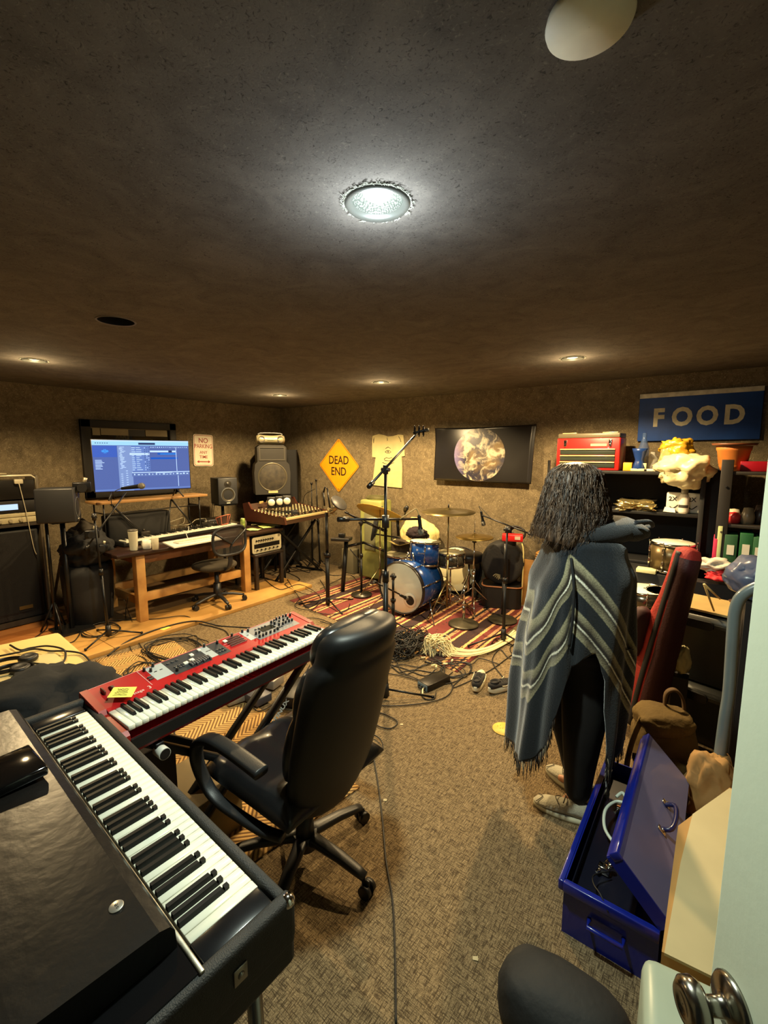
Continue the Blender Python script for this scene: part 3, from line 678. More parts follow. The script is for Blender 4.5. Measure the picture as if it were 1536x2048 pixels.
# cups
c1 = gz(268, 1101, DZ); T_ = thing('tall_tumbler', 'tall pale insulated tumbler with lid at left end of desk', 'cup', (c1.x, c1.y, DZ + .001))
MB().lathe([(.001, 0), (.034, 0), (.036, .01), (.045, .19), (.046, .195), (.042, .197), (.001, .197)], 24).build('body', mat('tumbler_cream', (196, 192, 168), .4), T_)
MB().lathe([(.043, .197), (.047, .2), (.046, .212), (.03, .216), (.001, .216)], 24).build('lid', mat('lid_grey', (90, 86, 76), .3), T_)
c1 = gz(294, 1098, DZ); T_ = thing('coffee_mug', 'white coffee mug between tumbler and drinking glass on desk', 'mug', (c1.x, c1.y, DZ + .001), R(200))
MB().lathe([(.001, .004), (.032, .0), (.038, .006), (.041, .09), (.038, .09), (.035, .008), (.001, .008)], 24).build('body', WHT, T_)
MB().tube([(.038, 0, .07), (.062, 0, .068), (.066, 0, .045), (.058, 0, .025), (.038, 0, .022)], .005, 8, sp=5).build('handle', WHT, T_)
c1 = gz(311, 1099, DZ); gm = mat('clear_glass', (220, 214, 190), .05, alpha=.35)
one('drinking_glass', MB().lathe([(.001, .012), (.028, .012), (.034, .125), (.0365, .125), (.031, 0), (.001, 0)], 24, TR(c1.x, c1.y, DZ + .001)), gm, 'clear drinking glass beside the white mug on desk', 'glass')
# things along the right end of the desk
c1 = gz(486, 1057, DZ); T_ = thing('drink_can', 'green slim drink can standing on right end of desk', 'can', (c1.x, c1.y, DZ + .001))
MB().lathe([(.001, 0), (.024, 0), (.031, .008), (.031, .125), (.026, .135)], 20).build('body', mat('can_green', (96, 130, 50), .35, .4, c2=(180, 190, 110), vs=30), T_)
MB().lathe([(.026, .135), (.024, .132), (.001, .132)], 20).build('top', STEEL, T_)
for i, (px, py, w_, d_, a, L) in enumerate(((505, 1060, .14, .20, 12, 'crumpled pale green paper lying beside the drink can'), (532, 1054, .16, .24, -20, 'flat yellow-green paper sheet on desk end under the mixer'), (515, 1050, .12, .16, 50, 'folded cream paper behind the green papers on desk end'))):
    c1 = gz(px, py, DZ); rr = random.Random(i)
    o = one('loose_paper', MB().grid(lambda u, v: ((u - .5) * d_, (v - .5) * w_, .004 + .008 * abs(math.sin(5 * u + i)) * abs(math.cos(4 * v + i))), 10, 10, M=TR(c1.x, c1.y, DZ + .001 + .002 * i) @ RZ(R(a))), mat('paper_%d' % i, ((196, 204, 120), (188, 190, 96), (206, 196, 140))[i], .8), L, 'paper')
# wire basket with orange rim
c1 = gz(456, 1061, DZ); T_ = thing('wire_basket', 'coral coloured open wire basket tipped on desk beneath the studio monitor', 'basket', (c1.x - .12, c1.y + .02, DZ + .04), R(20))
cr = mat('coral_wire', (205, 110, 80), .4)
def hexr(r, z, tilt=.35): return [(r * math.cos(a), r * 1.5 * math.sin(a), z + tilt * r * math.cos(a)) for a in [PI / 3 * k for k in range(6)]]
MB().tube(hexr(.075, .13), .005, 6, closed=True).build('rim', cr, T_); MB().tube(hexr(.05, .02), .004, 6, closed=True).build('base_ring', cr, T_)
bw = MB(); A_, B_ = hexr(.075, .13), hexr(.05, .02)
for k in range(6): bw.tube([A_[k], B_[k]], .003, 5)
bw.grid(lambda u, v: Vector(A_[int(u * 6) % 6]).lerp(Vector(A_[(int(u * 6) + 1) % 6]), (u * 6) % 1).lerp(Vector(B_[int(u * 6) % 6]).lerp(Vector(B_[(int(u * 6) + 1) % 6]), (u * 6) % 1), v) * .97, 6, 3, m=1)
bw.build('mesh_side', [cr, mat('basket_dark', (66, 42, 32), .7)], T_)
o = one('crumpled_bag', MB().sph((c1.x + .03, c1.y + .58, DZ + .052), (.06, .10, .05), 16), mat('plum_cloth', (56, 30, 34), .7, bump=.6, bs=25), 'small dark plum crumpled pouch on right end of desk', 'pouch')
o = one('glass_jar', MB().lathe([(.001, 0), (.035, 0), (.036, .06), (.028, .075), (.028, .09), (.001, .092)], 18, TR(c1.x - .05, c1.y + .28, DZ + .001)), mat('smoky_glass', (120, 110, 96), .08, .5), 'shiny smoky jar behind the green drink can', 'jar')
# audio modules and cables on the synth
for i, (px, py, s_) in enumerate(((285, 1064, (.16, .10, .05)), (312, 1056, (.14, .09, .06)), (415, 1046, (.13, .08, .045)))):
    c1 = gz(px, py, .87); o = one('audio_module', MB().box((0, 0, s_[2] / 2), s_, TR(c1.x, c1.y, DZ + .062) @ RZ(R(30 * i)), bev=.006).cyl((c1.x + .03, c1.y, DZ + .055 + s_[2]), (c1.x + .03, c1.y, DZ + .085 + s_[2]), .012), mat('module_dark', (52, 48, 42), .3, .5), ['small dark effects module on left part of desk synthesizer', 'dark box with knob just behind the first effects module', 'small metal module near the middle of desk synthesizer'][i], 'audio gear')
for i, pts in enumerate((((330, 1048), (352, 1040), (368, 1036), (366, 1048), (345, 1053), (330, 1048)), ((330, 1050), (375, 1050), (392, 1040), (410, 1038), (412, 1045)))):
    one('white_cable', MB().tube([gz(x, y, .875) + Vector((0, 0, .002 * k)) for k, (x, y) in enumerate(pts)], .0035, 6, sp=6), mat('cable_pale', (176, 168, 142), .5), ['looped pale cable lying on the left of the desk synthesizer', 'pale cable trailing over the right of the desk synthesizer'][i], 'cable')
# low black module at the back of the desk
c1 = gz(425, 1040, .85); one('black_tray', MB().box((c1.x, c1.y, DZ + .05), (.24, .40, .10), bev=.01), BLK, 'low black box at back right of desk near the wall', 'box')
# ------------------------------------------------------------------ shelf on the desk with the television
TS = thing('monitor_shelf', 'narrow wooden shelf on thin black metal trestles standing on the desk', 'shelf', (-5.22, 2.53, DZ))
MB().box((-5.22, 2.53, 1.235), (.30, 1.24, .028), bev=.004).build('shelf_board', mat('shelf_board', (150, 112, 66), .45), TS, True)
for y in (1.98, 3.05):
    for (xa, xb) in ((-5.34, -5.34), (-5.10, -5.10)): MB().cyl((xa, y, DZ), (xb, y, 1.222), .008, n=8).build('post', BLKM, TS, True)
    MB().cyl((-5.34, y, 1.12), (-5.10, y, 1.12), .006, n=8).build('crossbar', BLKM, TS, True)
for s_ in ((2.70, 2.9, 2.62), (2.05, 2.3, 2.4)):
    MB().cyl((-5.10, s_[0], 1.222), (-5.10, s_[1] + .13, DZ), .010, n=8).build('brace', BLKM, TS, True); MB().cyl((-5.10, s_[0], 1.222), (-5.10, s_[2], DZ), .008, n=8).build('brace', BLKM, TS, True)
MB().cyl((-5.10, 1.98, 1.12), (-5.10, 3.05, 1.12), .006, n=8).build('front_rail', BLKM, TS, True)
TV = thing('television', 'flat screen showing blue music software, standing on the shelf above desk', 'television', (-5.10, 2.42, 1.25), math.atan2(2.87 - 1.965, -4.96 + 5.2))
w_, h_ = .965, .56; zb = .085
MB().box((0, .02, zb + h_ / 2), (w_, .035, h_), bev=.006).build('housing', BLK, TV)
for s_ in (-1, 1):
    f = MB(); f.tube([(s_ * .32, .02, .10), (s_ * .37, -.08, .006)], .008, 6); f.tube([(s_ * .32, .02, .10), (s_ * .30, .10, .006)], .008, 6); f.build('foot', BLK, TV)
scr = MB(); W2, H2 = w_ - .018, h_ - .020; yS = .0015
ems = [((84, 104, 168), 1.0), ((150, 200, 235), 1.2), ((62, 96, 190), 1.0), ((128, 152, 205), 1.0), ((20, 86, 190), 1.1), ((180, 205, 240), 1.3), ((46, 62, 110), .8), ((96, 118, 178), 1.0), ((60, 150, 230), 1.3), ((104, 132, 198), 1.0)]
EM = []
for i, (c, s_) in enumerate(ems):
    m = mat('screen_%d' % i, (6, 6, 8), .25); bs_ = m.node_tree.nodes['Principled BSDF']; bs_.inputs['Emission Color'].default_value = (*lin(c), 1); bs_.inputs['Emission Strength'].default_value = s_ * .95; EM.append(m)
lay = [0]
def R_(x0, y0, x1, y1, m):   # picture coordinates on the screen, 0..1, y down
    lay[0] += 1; y = yS - .00002 * lay[0]
    X0, X1 = (x0 - .5) * W2, (x1 - .5) * W2; Z0, Z1 = zb + h_ / 2 + (.5 - y0) * H2, zb + h_ / 2 + (.5 - y1) * H2
    scr.add([(X0, y, Z0), (X1, y, Z0), (X1, y, Z1), (X0, y, Z1)], [(0, 3, 2, 1)], m)
R_(0, 0, 1, 1, 0); R_(0, 0, 1, .10, 1); R_(0, 0, 1, .022, 5); R_(.455, .045, .63, .085, 6); R_(0, .11, .235, .33, 2); R_(.24, .11, .36, 1, 3); R_(.36, .11, .565, .62, 9); R_(.36, .11, .38, 1, 3)
R_(.57, .11, 1, .16, 7); R_(.57, .20, .85, .235, 5); R_(.77, .20, .81, .235, 6); R_(.65, .25, .86, .285, 4); R_(.68, .265, .86, .275, 8); R_(.575, .34, .87, .375, 4); R_(.36, .25, .565, .29, 5)
R_(.37, .635, 1, .65, 5); R_(.37, .65, 1, .72, 7); R_(.38, .72, 1, 1, 0); R_(.852, .13, .858, .63, 5); R_(.862, .72, .868, .95, 5); R_(0, .96, 1, .985, 9); R_(.62, .65, .80, .66, 5)
rr = random.Random(11)
for k in range(15): hh = abs(math.sin(k * .9)) * (1 - abs(k - 7) / 9) * .05 + .004; R_(.085 + k * .0048, .215 - hh, .0885 + k * .0048, .215 + hh, 8)
for k in range(8): R_(.02, .385 + k * .024, .02 + rr.uniform(.04, .09), .395 + k * .024, 5)
for k in range(22): x = rr.uniform(.255, .27); R_(x, .13 + k * .02, x + rr.uniform(.02, .05), .139 + k * .02, 5)
for k in range(12):
    y = .14 + k * .04; R_(.38, y, .40 + rr.uniform(0, .02), y + .014, 5); R_(.425, y, .45 + rr.uniform(0, .04), y + .011, 5)
    for x in (.51, .53, .55): R_(x, y + .002, x + .010, y + .014, 6 if rr.random() < .5 else 5)
for k in range(18): x = .58 + k * .023; R_(x, .125, x + .008, .135 + rr.uniform(0, .01), 5)
for k in range(16): x = .39 + k * .038; R_(x, .675 + rr.uniform(-.01, .01), x + rr.uniform(.008, .025), .695, 5)
for k in range(8): R_(.26, .66 + k * .04, .28, .67 + k * .04, 5); R_(.31, .60 + k * .045, .33, .61 + k * .045, 5)
for k in range(6): R_(.03 + k * .022, .052, .042 + k * .022, .066, 6)
scr.build('screen', EM, TV)
# dark recess items under the shelf: black cloth covered box
one('black_case', MB().box((-5.22, 2.36, DZ + .165), (.17, .68, .30), bev=.02), BLKR, 'black case standing beneath the television shelf on the desk', 'case')
# ------------------------------------------------------------------ studio monitors
def studio_monitor(label, loc, rz, s=(.27, .27, .36), front=True):
    t = thing('studio_monitor', label, 'speaker', loc, rz)
    MB().box((0, s[1] / 2, s[2] / 2), s, bev=.012).build('cabinet', mat('monitor_black', (34, 35, 38), .5), t)
    MF = TR(0, -.001, 0) @ RX(R(90))
    MB().lathe([(.085, 0), (.092, .004), (.098, .0)], 30, TR(0, 0, .13) @ MF).build('woofer_ring', GREY, t)
    MB().lathe([(.084, .002), (.07, -.004), (.035, -.022), (.034, -.022), (.026, -.012), (.001, -.006)], 30, TR(0, -.004, .13) @ MF).build('woofer_cone', mat('cone_grey', (86, 80, 68), .35, .5), t)
    MB().lathe([(.05, .0), (.034, -.004 + .006), (.018, .002), (.016, .004), (.001, .008)], 24, TR(0, 0, .275) @ MF).build('tweeter', mat('tweeter_dark', (60, 58, 54), .3, .5), t)
    MB().box((.0, -.001, .022), (.05, .002, .010)).build('badge', WHT, t)
    return t
MR = studio_monitor('black two-way studio monitor on a stand to the right of the television', (-5.3, 3.595, 1.06), R(78))
ST_ = thing('speaker_stand', 'thin black speaker stand holding the right studio monitor behind the desk', 'speaker stand', (-5.55, 3.62, ZP))
MB().cyl((-5.45, 3.60, .05), (-5.45, 3.60, 1.045), .02, n=12).build('pole', BLKM, ST_, True); MB().box((-5.40, 3.60, 1.052), (.22, .22, .010)).build('plate', BLKM, ST_, True); MB().box((-5.45, 3.60, .052), (.30, .30, .02)).build('base', BLKM, ST_, True)
for i in (0, 1): one('speaker_cable', MB().tube([(-5.55, 3.52 + .03 * i, 1.10), (-5.58, 3.50 + .03 * i, .8), (-5.56, 3.50 + .05 * i, .45), (-5.6, 3.5 + .1 * i, .05)], .004, 6, sp=5), RUB, ['left of two black cables hanging behind the right studio monitor', 'right of two black cables hanging behind the right studio monitor'][i], 'cable')
ML = studio_monitor('black studio monitor on left stand beside the equipment rack', (-4.86, 1.665, 1.115), R(150), (.26, .30, .315))
ST_ = thing('speaker_stand', 'black speaker stand under left studio monitor near the equipment rack', 'speaker stand', (-4.96, 1.56, ZP))
MB().cyl((-4.96, 1.56, .05), (-4.96, 1.56, 1.10), .022, n=12).build('pole', BLKM, ST_, True); MB().box((-4.96, 1.56, 1.108), (.22, .22, .010)).build('plate', BLKM, ST_, True); MB().box((-4.96, 1.56, .052), (.30, .30, .02)).build('base', BLKM, ST_, True)
# ------------------------------------------------------------------ equipment rack
RK = thing('equipment_rack', 'black wooden equipment rack at left picture edge with pale metal rails', 'rack', (-5.72, 1.18, ZP))
dm = mat('rack_wood', (52, 44, 34), .5, var=.2)
for y in (.80, 1.545): MB().box((-5.65, y, .79), (.34, .022, 1.48), bev=.003).build('side_panel', mat('rack_edge', (84, 74, 58), .5), RK, True)
MB().box((-5.65, 1.17, .075), (.34, .72, .05)).build('bottom', dm, RK, True); MB().box((-5.65, 1.17, 1.05), (.34, .74, .03)).build('shelf', dm, RK, True)
MB().box((-5.79, 1.17, .57), (.02, .72, .94)).build('back_panel', BLKR, RK, True)
tb = MB(); tb.tube([(-5.50, .78, 1.53), (-5.50, 1.50, 1.53), (-5.50, 1.54, 1.50), (-5.50, 1.548, 1.16)], .011, 8); tb.build('frame_tube', mat('rail_pale', (190, 184, 160), .3, .1), RK, True)
def rack_unit(name, label, z, h, m, dz=.0, knobs=0, screen=False):
    t = thing(name, label, 'audio gear', (-5.62, 1.17, z)); MB().box((-5.62, 1.17, z + h / 2), (.26, .70, h - .003), bev=.003).build('chassis', m, t, True)
    if screen: MB().box((-5.487, 1.27, z + h * .5), (.004, .20, h * .45)).build('display', EM[5], t, True)
    k0 = None
    for k in range(knobs):
        if k0 is None: k0 = MB().cyl((0, 0, 0), (.028, 0, 0), .017, .014, 12).build('knob', mat('knob_pale', (190, 180, 150), .3, .5), t); o = k0
        else: o = k0.copy(); col.objects.link(o)
        o.location = (.131, -.28 + k * .082, h * .5)
    return t
rack_unit('drawer_unit', 'dark rack drawer unit under the top frame of the equipment rack', 1.30, .19, mat('unit_dark', (30, 28, 25), .3, .3))
rack_unit('rack_processor', 'black rack processor with small glowing blue-white display', 1.17, .12, BLK, knobs=0, screen=True)
rack_unit('rack_patchbay', 'silver rack unit directly below the glowing display', 1.128, .040, mat('unit_silver', (176, 166, 132), .35, .0))
rack_unit('rack_preamp', 'pale rack unit with a row of round knobs on the rack shelf', 1.068, .058, mat('unit_silver', (176, 166, 132), .35, .0), knobs=7)
LT = thing('laptop', 'dark open laptop on top of the equipment rack at left edge', 'laptop', (-5.62, 1.12, 1.545), 0)
MB().box((-5.60, 1.13, 1.552), (.24, .36, .014), bev=.004).build('base', mat('laptop_pale', (170, 160, 130), .4, .4), LT, True)
MB().box((0, 0, .125), (.010, .35, .24), TR(-5.70, 1.13, 1.56) @ RY(R(-12)), bev=.003).build('screen_lid', mat('laptop_dark', (44, 38, 32), .4), LT, True)
BC = thing('bass_cabinet', 'large black speaker cabinet inside lower part of the equipment rack', 'speaker cabinet', (-5.62, 1.17, .101))
MB().box((-5.62, 1.17, .55), (.26, .68, .89), bev=.01).build('cabinet', TOLEX, BC, True); MB().box((-5.485, 1.17, .58), (.012, .62, .80)).build('grille', mat('grille_cloth', (18, 16, 15), .9, bump=.5, bs=500), BC, True)
MB().box((-5.477, 1.35, .22), (.006, .11, .035)).build('badge', mat('badge_gold', (120, 100, 60), .3, .7), BC, True)
one('white_charging_cable', MB().box((-5.47, 1.39, 1.475), (.03, .07, .045), bev=.006).tube([(-5.46, 1.39, 1.46), (-5.455, 1.42, 1.20), (-5.45, 1.44, .95), (-5.45, 1.455, .80), (-5.45, 1.47, .74)], .004, 6, sp=5), mat('cable_pale', (176, 168, 142), .5), 'white plug and charging cable dangling down front of the equipment rack', 'cable')
# ------------------------------------------------------------------ laundry bin with jackets, leaning stick
c1 = gz(193, 1246, ZP); TB_ = thing('fabric_bin', 'tall black soft bin standing on the platform in front of the desk', 'bin', (c1.x - .12, c1.y, ZP))
rg = []
for z, r_ in ((0, .15), (.02, .18), (.25, .20), (.50, .21), (.60, .205)): rg.append([(r_ * math.cos(2 * PI * k / 28) * (1 + .03 * math.sin(3 * k)), r_ * math.sin(2 * PI * k / 28) * 1.1, z) for k in range(28)])
MB().loft(rg).build('bin_body', mat('bin_black', (14, 13, 13), .75, bump=.3, bs=8), TB_)
def cloth_lump(name, label, cat, c, s, m, seed=0, flat=.0, amp=.28):
    mb = MB(); bm = bmesh.new(); bmesh.ops.create_icosphere(bm, subdivisions=4, radius=1.0)
    for v in bm.verts:
        p = v.co.copy(); nz = mnoise.noise(p * 1.7 + Vector((seed * 7.3, seed, 0))) + .5 * mnoise.noise(p * 4 + Vector((0, seed * 3, 0))); ridge = abs(mnoise.noise(p * 3.1 + Vector((seed, 5, 2))))
        k = 1 + amp * nz - .22 * ridge; v.co = Vector((p.x * s[0] * k, p.y * s[1] * k, max(flat - s[2] * 0, p.z * s[2] * k) if flat else p.z * s[2] * k))
    mb.bm(bm, Matrix.Translation(c)); o = mb.build(name, m); center(o); return tag(o, label, cat)
JB = mat('black_cloth', (20, 18, 18), .9, bump=.4, bs=40)
cloth_lump('black_jacket', 'black jacket heaped over the tall fabric bin', 'jacket', (c1.x - .10, c1.y, .80), (.25, .24, .19), mat('jacket_black', (15, 14, 14), .85, bump=.4, bs=20), 3)
cloth_lump('brown_bag', 'dark olive bag piled on the jacket above the fabric bin', 'bag', at(172, 1075, 4.6), (.15, .15, .17), mat('olive_bag', (62, 54, 40), .8, bump=.5, bs=15, c2=(34, 28, 22)), 5)
for i, (px, py, t, s) in enumerate(((165, 990, 4.35, .075), (185, 1080, 4.3, .06), (205, 1105, 4.35, .05))):
    P = at(px, py, t); tt = thing_at('camera_rig', ['black video camera body clamped high on the cluttered stand', 'dark clamp light with shiny reflector on the cluttered stand', 'small black gadget with white plugs above the fabric bin'][i], 'camera gear', P)
    MB().box((0, 0, s), (s * 2.0, s * 1.6, s * 1.3), bev=.008).build('body', BLKM, tt); MB().cyl((0, -s * .8, s), (0, -s * 1.5, s), s * .5, s * .55, 18).build('lens', BLK, tt)
    MB().cyl((s * .3, 0, s * 1.6), (s * .5, 0, s * 2.2), s * .22).build('knob', mat('knob_pale', (190, 180, 150), .3, .5), tt)
st2 = thing('cluttered_stand', 'black tripod light stand carrying camera gear over the fabric bin', 'stand', gz(205, 1262, ZP))
B = gz(205, 1262, ZP); MB().cyl(B + Vector((-.34, -.27, .02)), B + Vector((-.34, -.27, 1.30)), .014).build('pole', BLKM, st2, True)
for a in (0, 2.1, 4.2): MB().tube([B + Vector((-.34, -.27, .30)), B + Vector((-.34 + .16 * math.cos(a), -.27 + .12 * math.sin(a), .01))], .010, 6).build('leg', BLKM, st2, True)
MB().box(B + Vector((-.34, -.17, 1.1)), (.04, .25, .03)).build('arm', BLKM, st2, True)
p = gz(104, 1222, ZP); one('leaning_stick', MB().box((0, 0, .35), (.030, .012, .72), Matrix.Translation(p) @ RZ(.3) @ RY(R(20))), mat('grey_stick', (110, 100, 84), .5), 'thin grey stick leaning against the black bin', 'stick')
# ------------------------------------------------------------------ task chair
c1 = (gz(404, 1225, ZP) + gz(478, 1198, ZP) + gz(462, 1215, ZP) + gz(385, 1203, ZP)) / 4; hub = gz(436, 1206, ZP)
TC = thing('task_chair', 'small black swivel task chair in front of the desk', 'chair', (hub.x, hub.y, ZP), R(184))
MB().cyl((0, 0, .10), (0, 0, .40), .026).cyl((0, 0, .06), (0, 0, .24), .045, .040, 20).build('gas_column', CHP, TC)
for k in range(5):
    L_ = MB(); sweep(L_, [(0, 0, .105), (.06, 0, .108), (.17, 0, .095), (.26, 0, .075), (.29, 0, .070)], .05, .035, n=10, taper=lambda t: 1 - .35 * t)
    q = L_.build('base_leg', CHP, TC); q.rotation_euler = (0, 0, R(20) + k * 2 * PI / 5)
    c_ = MB(); c_.cyl((.295, -.028, .028), (.295, -.006, .028), .028, n=18); c_.cyl((.295, .006, .028), (.295, .028, .028), .028, n=18); c_.cyl((.285, 0, .04), (.285, 0, .08), .008); c_.build('caster', BLK, q)
s_ = MB(); rg = []
for z, k in ((.40, .55), (.41, .9), (.43, 1.0), (.455, 1.0), (.475, .93), (.482, .6)): rg.append(sup(0, z, .47 * k, .44 * k, 0, 2.6, 28, 0.03))
s_.loft(rg); sub(s_.build('seat', mat('seat_cloth', (54, 46, 32), .9, bump=.3, bs=200), TC), 1)
bk = MB(); sweep(bk, spline([(-.06, 0, .40), (-.20, 0, .42), (-.25, 0, .52), (-.25, 0, .62)], 5), .06, .02, n=10); bk.build('back_bracket', CHP, TC)
ring = MB(); rp = []
for k in range(40):
    a = 2 * PI * k / 40; c_, s2 = math.cos(a), math.sin(a); yy = math.copysign(abs(c_) ** .6, c_) * .215; zz = .76 + math.copysign(abs(s2) ** .6, s2) * .155
    rp.append((-.255 - .03 * (1 - (yy / .215) ** 2), yy, zz))
ring.tube(rp, .016, 8, closed=True); ring.build('back_frame', CHP, TC)
ms = MB(); ms.grid(lambda u, v: (-.255 - .03 * (1 - ((2 * u - 1) * .97) ** 2), (2 * u - 1) * .205, .62 + v * .28), 14, 10); ms.build('back_mesh', mat('chair_mesh', (30, 29, 28), .8, alpha=.55), TC)
vb = MB(); vb.tube([(-.26, 0, .60), (-.29, 0, .72), (-.288, -.20, .86)], .012, 6, sp=4); vb.tube([(-.29, 0, .72), (-.288, .20, .86)], .012, 6); vb.build('back_spine', CHP, TC)
# ------------------------------------------------------------------ amp on stool
A0 = gz(512, 1183, ZP); A1 = gz(567, 1165, ZP)
SZ = thing('wooden_stool', 'dark square-legged stool under the silver guitar amplifier', 'stool', (-4.78, 3.64, ZP))
dw = mat('dark_wood', (30, 22, 18), .45)
for x in (-4.58, -4.98):
    for y in (3.46, 3.86): MB().box((x, y, .25), (.045, .045, .42), bev=.004).build('leg', dw, SZ, True)
MB().box((-4.78, 3.66, .475), (.46, .46, .03), bev=.004).build('stool_top', dw, SZ, True)
AM = thing('guitar_amplifier', 'silver-fronted compact amplifier head sitting on the dark stool', 'amplifier', (-4.76, 3.66, .492))
MB().box((-4.78, 3.66, .492 + .108), (.34, .46, .21), bev=.02).build('cabinet', BLK, AM, True)
fr = MB(); frame_poly(fr, rrect(.46, .205, .03), rrect(.42, .18, .02), .004, 0, TR(-4.607, 3.66, .600) @ WL); fr.prism(rrect(.46, .205, .03), .004, TR(-4.609, 3.66, .600) @ WL); fr.build('front_frame', mat('amp_silver', (176, 168, 138), .35, .0), AM, True)
MB().box((-4.602, 3.66, .585), (.004, .40, .06)).build('control_panel', mat('unit_dark', (30, 28, 25), .3, .3), AM, True)
MB().box((-4.602, 3.66, .545), (.005, .40, .028)).build('lower_panel', mat('amp_silver', (176, 168, 138), .35, .0), AM, True)
k0 = None
for k in range(14):
    if k0 is None: k0 = MB().cyl((0, 0, 0), (.018, 0, 0), .011, .009, 10).build('knob', BLK, AM); o = k0
    else: o = k0.copy(); col.objects.link(o)
    o.location = (.157, -.165 + (k % 8) * .036 if k < 8 else -.16 + (k - 8) * .064, .165 if k < 8 else .045)
one('folded_black_bag', MB().box((-4.78, 3.66, .720), (.32, .42, .022), bev=.008), JB, 'flat black folded bag lying on top of the silver amplifier', 'bag')
# ------------------------------------------------------------------ mixing console on its X stand
m0, m1, m2, m3 = gz(503, 1018, .97), gz(568, 1062, .90), gz(655, 1042, .90), gz(605, 1012, .99)
MX = thing("mixing_console", "wide mixing console with wooden cheeks and rows of knobs on a stand", "mixing console", (-4.86, 4.26, .83), R(97))
MW = .88
side = [(-.36, 0), (.36, 0), (.40, .24), (.30, .26), (.24, .17), (-.34, .09)]
wd = mat('cheek_wood', (72, 34, 22), .4, var=.2)
MF = Matrix(((0, 0, 1, 0), (1, 0, 0, 0), (0, 1, 0, 0), (0, 0, 0, 1)))    # polygon x->y, y->z, extrude ->x
for x in (-MW / 2 - .03, MW / 2): MB().prism(side, .03, TR(x, 0, 0) @ MF).build('wooden_cheek', wd, MX)
MB().prism([(-.35, .0), (.35, .0), (.38, .22), (.30, .235), (.23, .15), (-.34, .075)], MW, TR(-MW / 2, 0, 0) @ MF).build('chassis', mat('console_brown', (58, 38, 26), .45), MX)
fp = lambda x, y: (x, y, .078 + (y + .34) * (.075 / .57))
pn = MB(); pn.add([fp(-MW / 2 + .01, -.335), fp(MW / 2 - .01, -.335), fp(MW / 2 - .01, .228), fp(-MW / 2 + .01, .228)], [(0, 1, 2, 3)]); 
for v in pn.v: v.z += .003
pn.build('control_surface', mat('console_panel', (70, 56, 36), .5), MX)
MB().box((0, -.345, .07), (MW, .02, .035), bev=.005).build('armrest_strip', mat('strip_cream', (190, 170, 120), .5), MX)
kbm = MB().cyl((0, 0, 0), (0, 0, .016), .010, .007, 8); kk = None; rr = random.Random(2); cols = [mat('knob_cream', (196, 182, 140), .4), mat('knob_black', (16, 15, 14), .5), mat('knob_ochre', (176, 130, 60), .5)]
for i in range(14):
    for j in range(7):
        o = MB().cyl((0, 0, 0), (0, 0, .016), .011, .008, 8).build('knob', cols[0], MX) if kk is None else kk.copy()
        if kk is None: kk = o; k2 = None
        else: col.objects.link(o)
        x_, y_, z_ = fp(-.47 + i * .0685, -.20 + j * .062); o.location = (x_, y_, z_ + .003)
fdr = MB()
for i in range(28):
    x_, y_, z_ = fp(-.48 + i * .034, -.27 + .03 * math.sin(i * 1.7)); fdr.box((x_, y_, z_ + .010), (.012, .022, .014)); 
for i in range(28):
    for j in range(8):
        x_, y_, z_ = fp(-.455 + i * .034, -.19 + j * .055); fdr.box((x_, y_, z_ + .006), (.010, .010, .010))
tag(fdr.build('fader_caps', cols[1], MX), kind='stuff')
for i in range(5): MB().box((-.30 + i * .14, .262, .205), (.07, .01, .03), RX(R(10))).build('level_meter', mat('meter_cream', (206, 180, 110), .4), MX)
MS = thing("keyboard_stand", "black X stand under the mixing console, feet on the carpet", "keyboard stand", (-4.86, 4.26, 0), R(97))
for y in (-.16, .16):
    MB().box((0, 0, 0), (1.13, .03, .03), TR(0, y, .405) @ RY(R(40)), bev=.004).build('cross_tube', BLKM, MS); MB().box((0, 0, 0), (1.13, .03, .03), TR(0, y + .032, .405) @ RY(R(-40)), bev=.004).build('cross_tube', BLKM, MS)
for x in (-.42, .42): MB().box((x, 0, .018), (.03, .5, .03), bev=.004).build('foot', BLKM, MS); MB().box((x, 0, .806), (.03, .42, .03), bev=.004).build('support_arm', BLKM, MS)
# ------------------------------------------------------------------ PA tower in the corner
PA = thing('tall_black_cabinet', 'tall matte black cabinet standing in the room corner behind the speaker', 'cabinet', (-5.52, 4.62, 0), R(45))
MB().box((0, .10, .90), (.62, .36, 1.80), bev=.01).build('body', BLKR, PA)
SPK = at(545, 938, 6.35)
PT = thing_at('pa_speaker', 'large black stage speaker with horn and round woofer in the corner', 'speaker', Vector((SPK.x, SPK.y, 1.17)), R(8))
pz = .0
pr_ = [(-.25, 0), (.25, 0), (.27, .30), (.24, .78), (.20, .80), (-.20, .80), (-.24, .78), (-.27, .30)]
MB().prism([(x, z) for x, z in ((-.24, 0), (.24, 0), (.25, .30), (.235, .42), (.20, .46), (.20, .66), (.16, .69), (-.16, .69), (-.20, .66), (-.20, .46), (-.235, .42), (-.25, .30))], .30, TR(0, .30, 0) @ RX(R(90))).build('cabinet', mat('pa_black', (34, 31, 26), .6), PT)
MFr = RX(R(90))
MB().lathe([(.185, .0), (.195, .006), (.205, .0)], 36, TR(0, -.001, .24) @ MFr).build('woofer_ring', mat('ring_grey', (88, 82, 66), .4, .5), PT)
MB().lathe([(.185, .001), (.17, .006), (.001, .012)], 36, TR(0, -.001, .24) @ MFr).build('woofer_grille', mat('grille_mottle', (64, 56, 42), .6, c2=(24, 22, 18), vs=14, bump=.4, bs=300), PT)
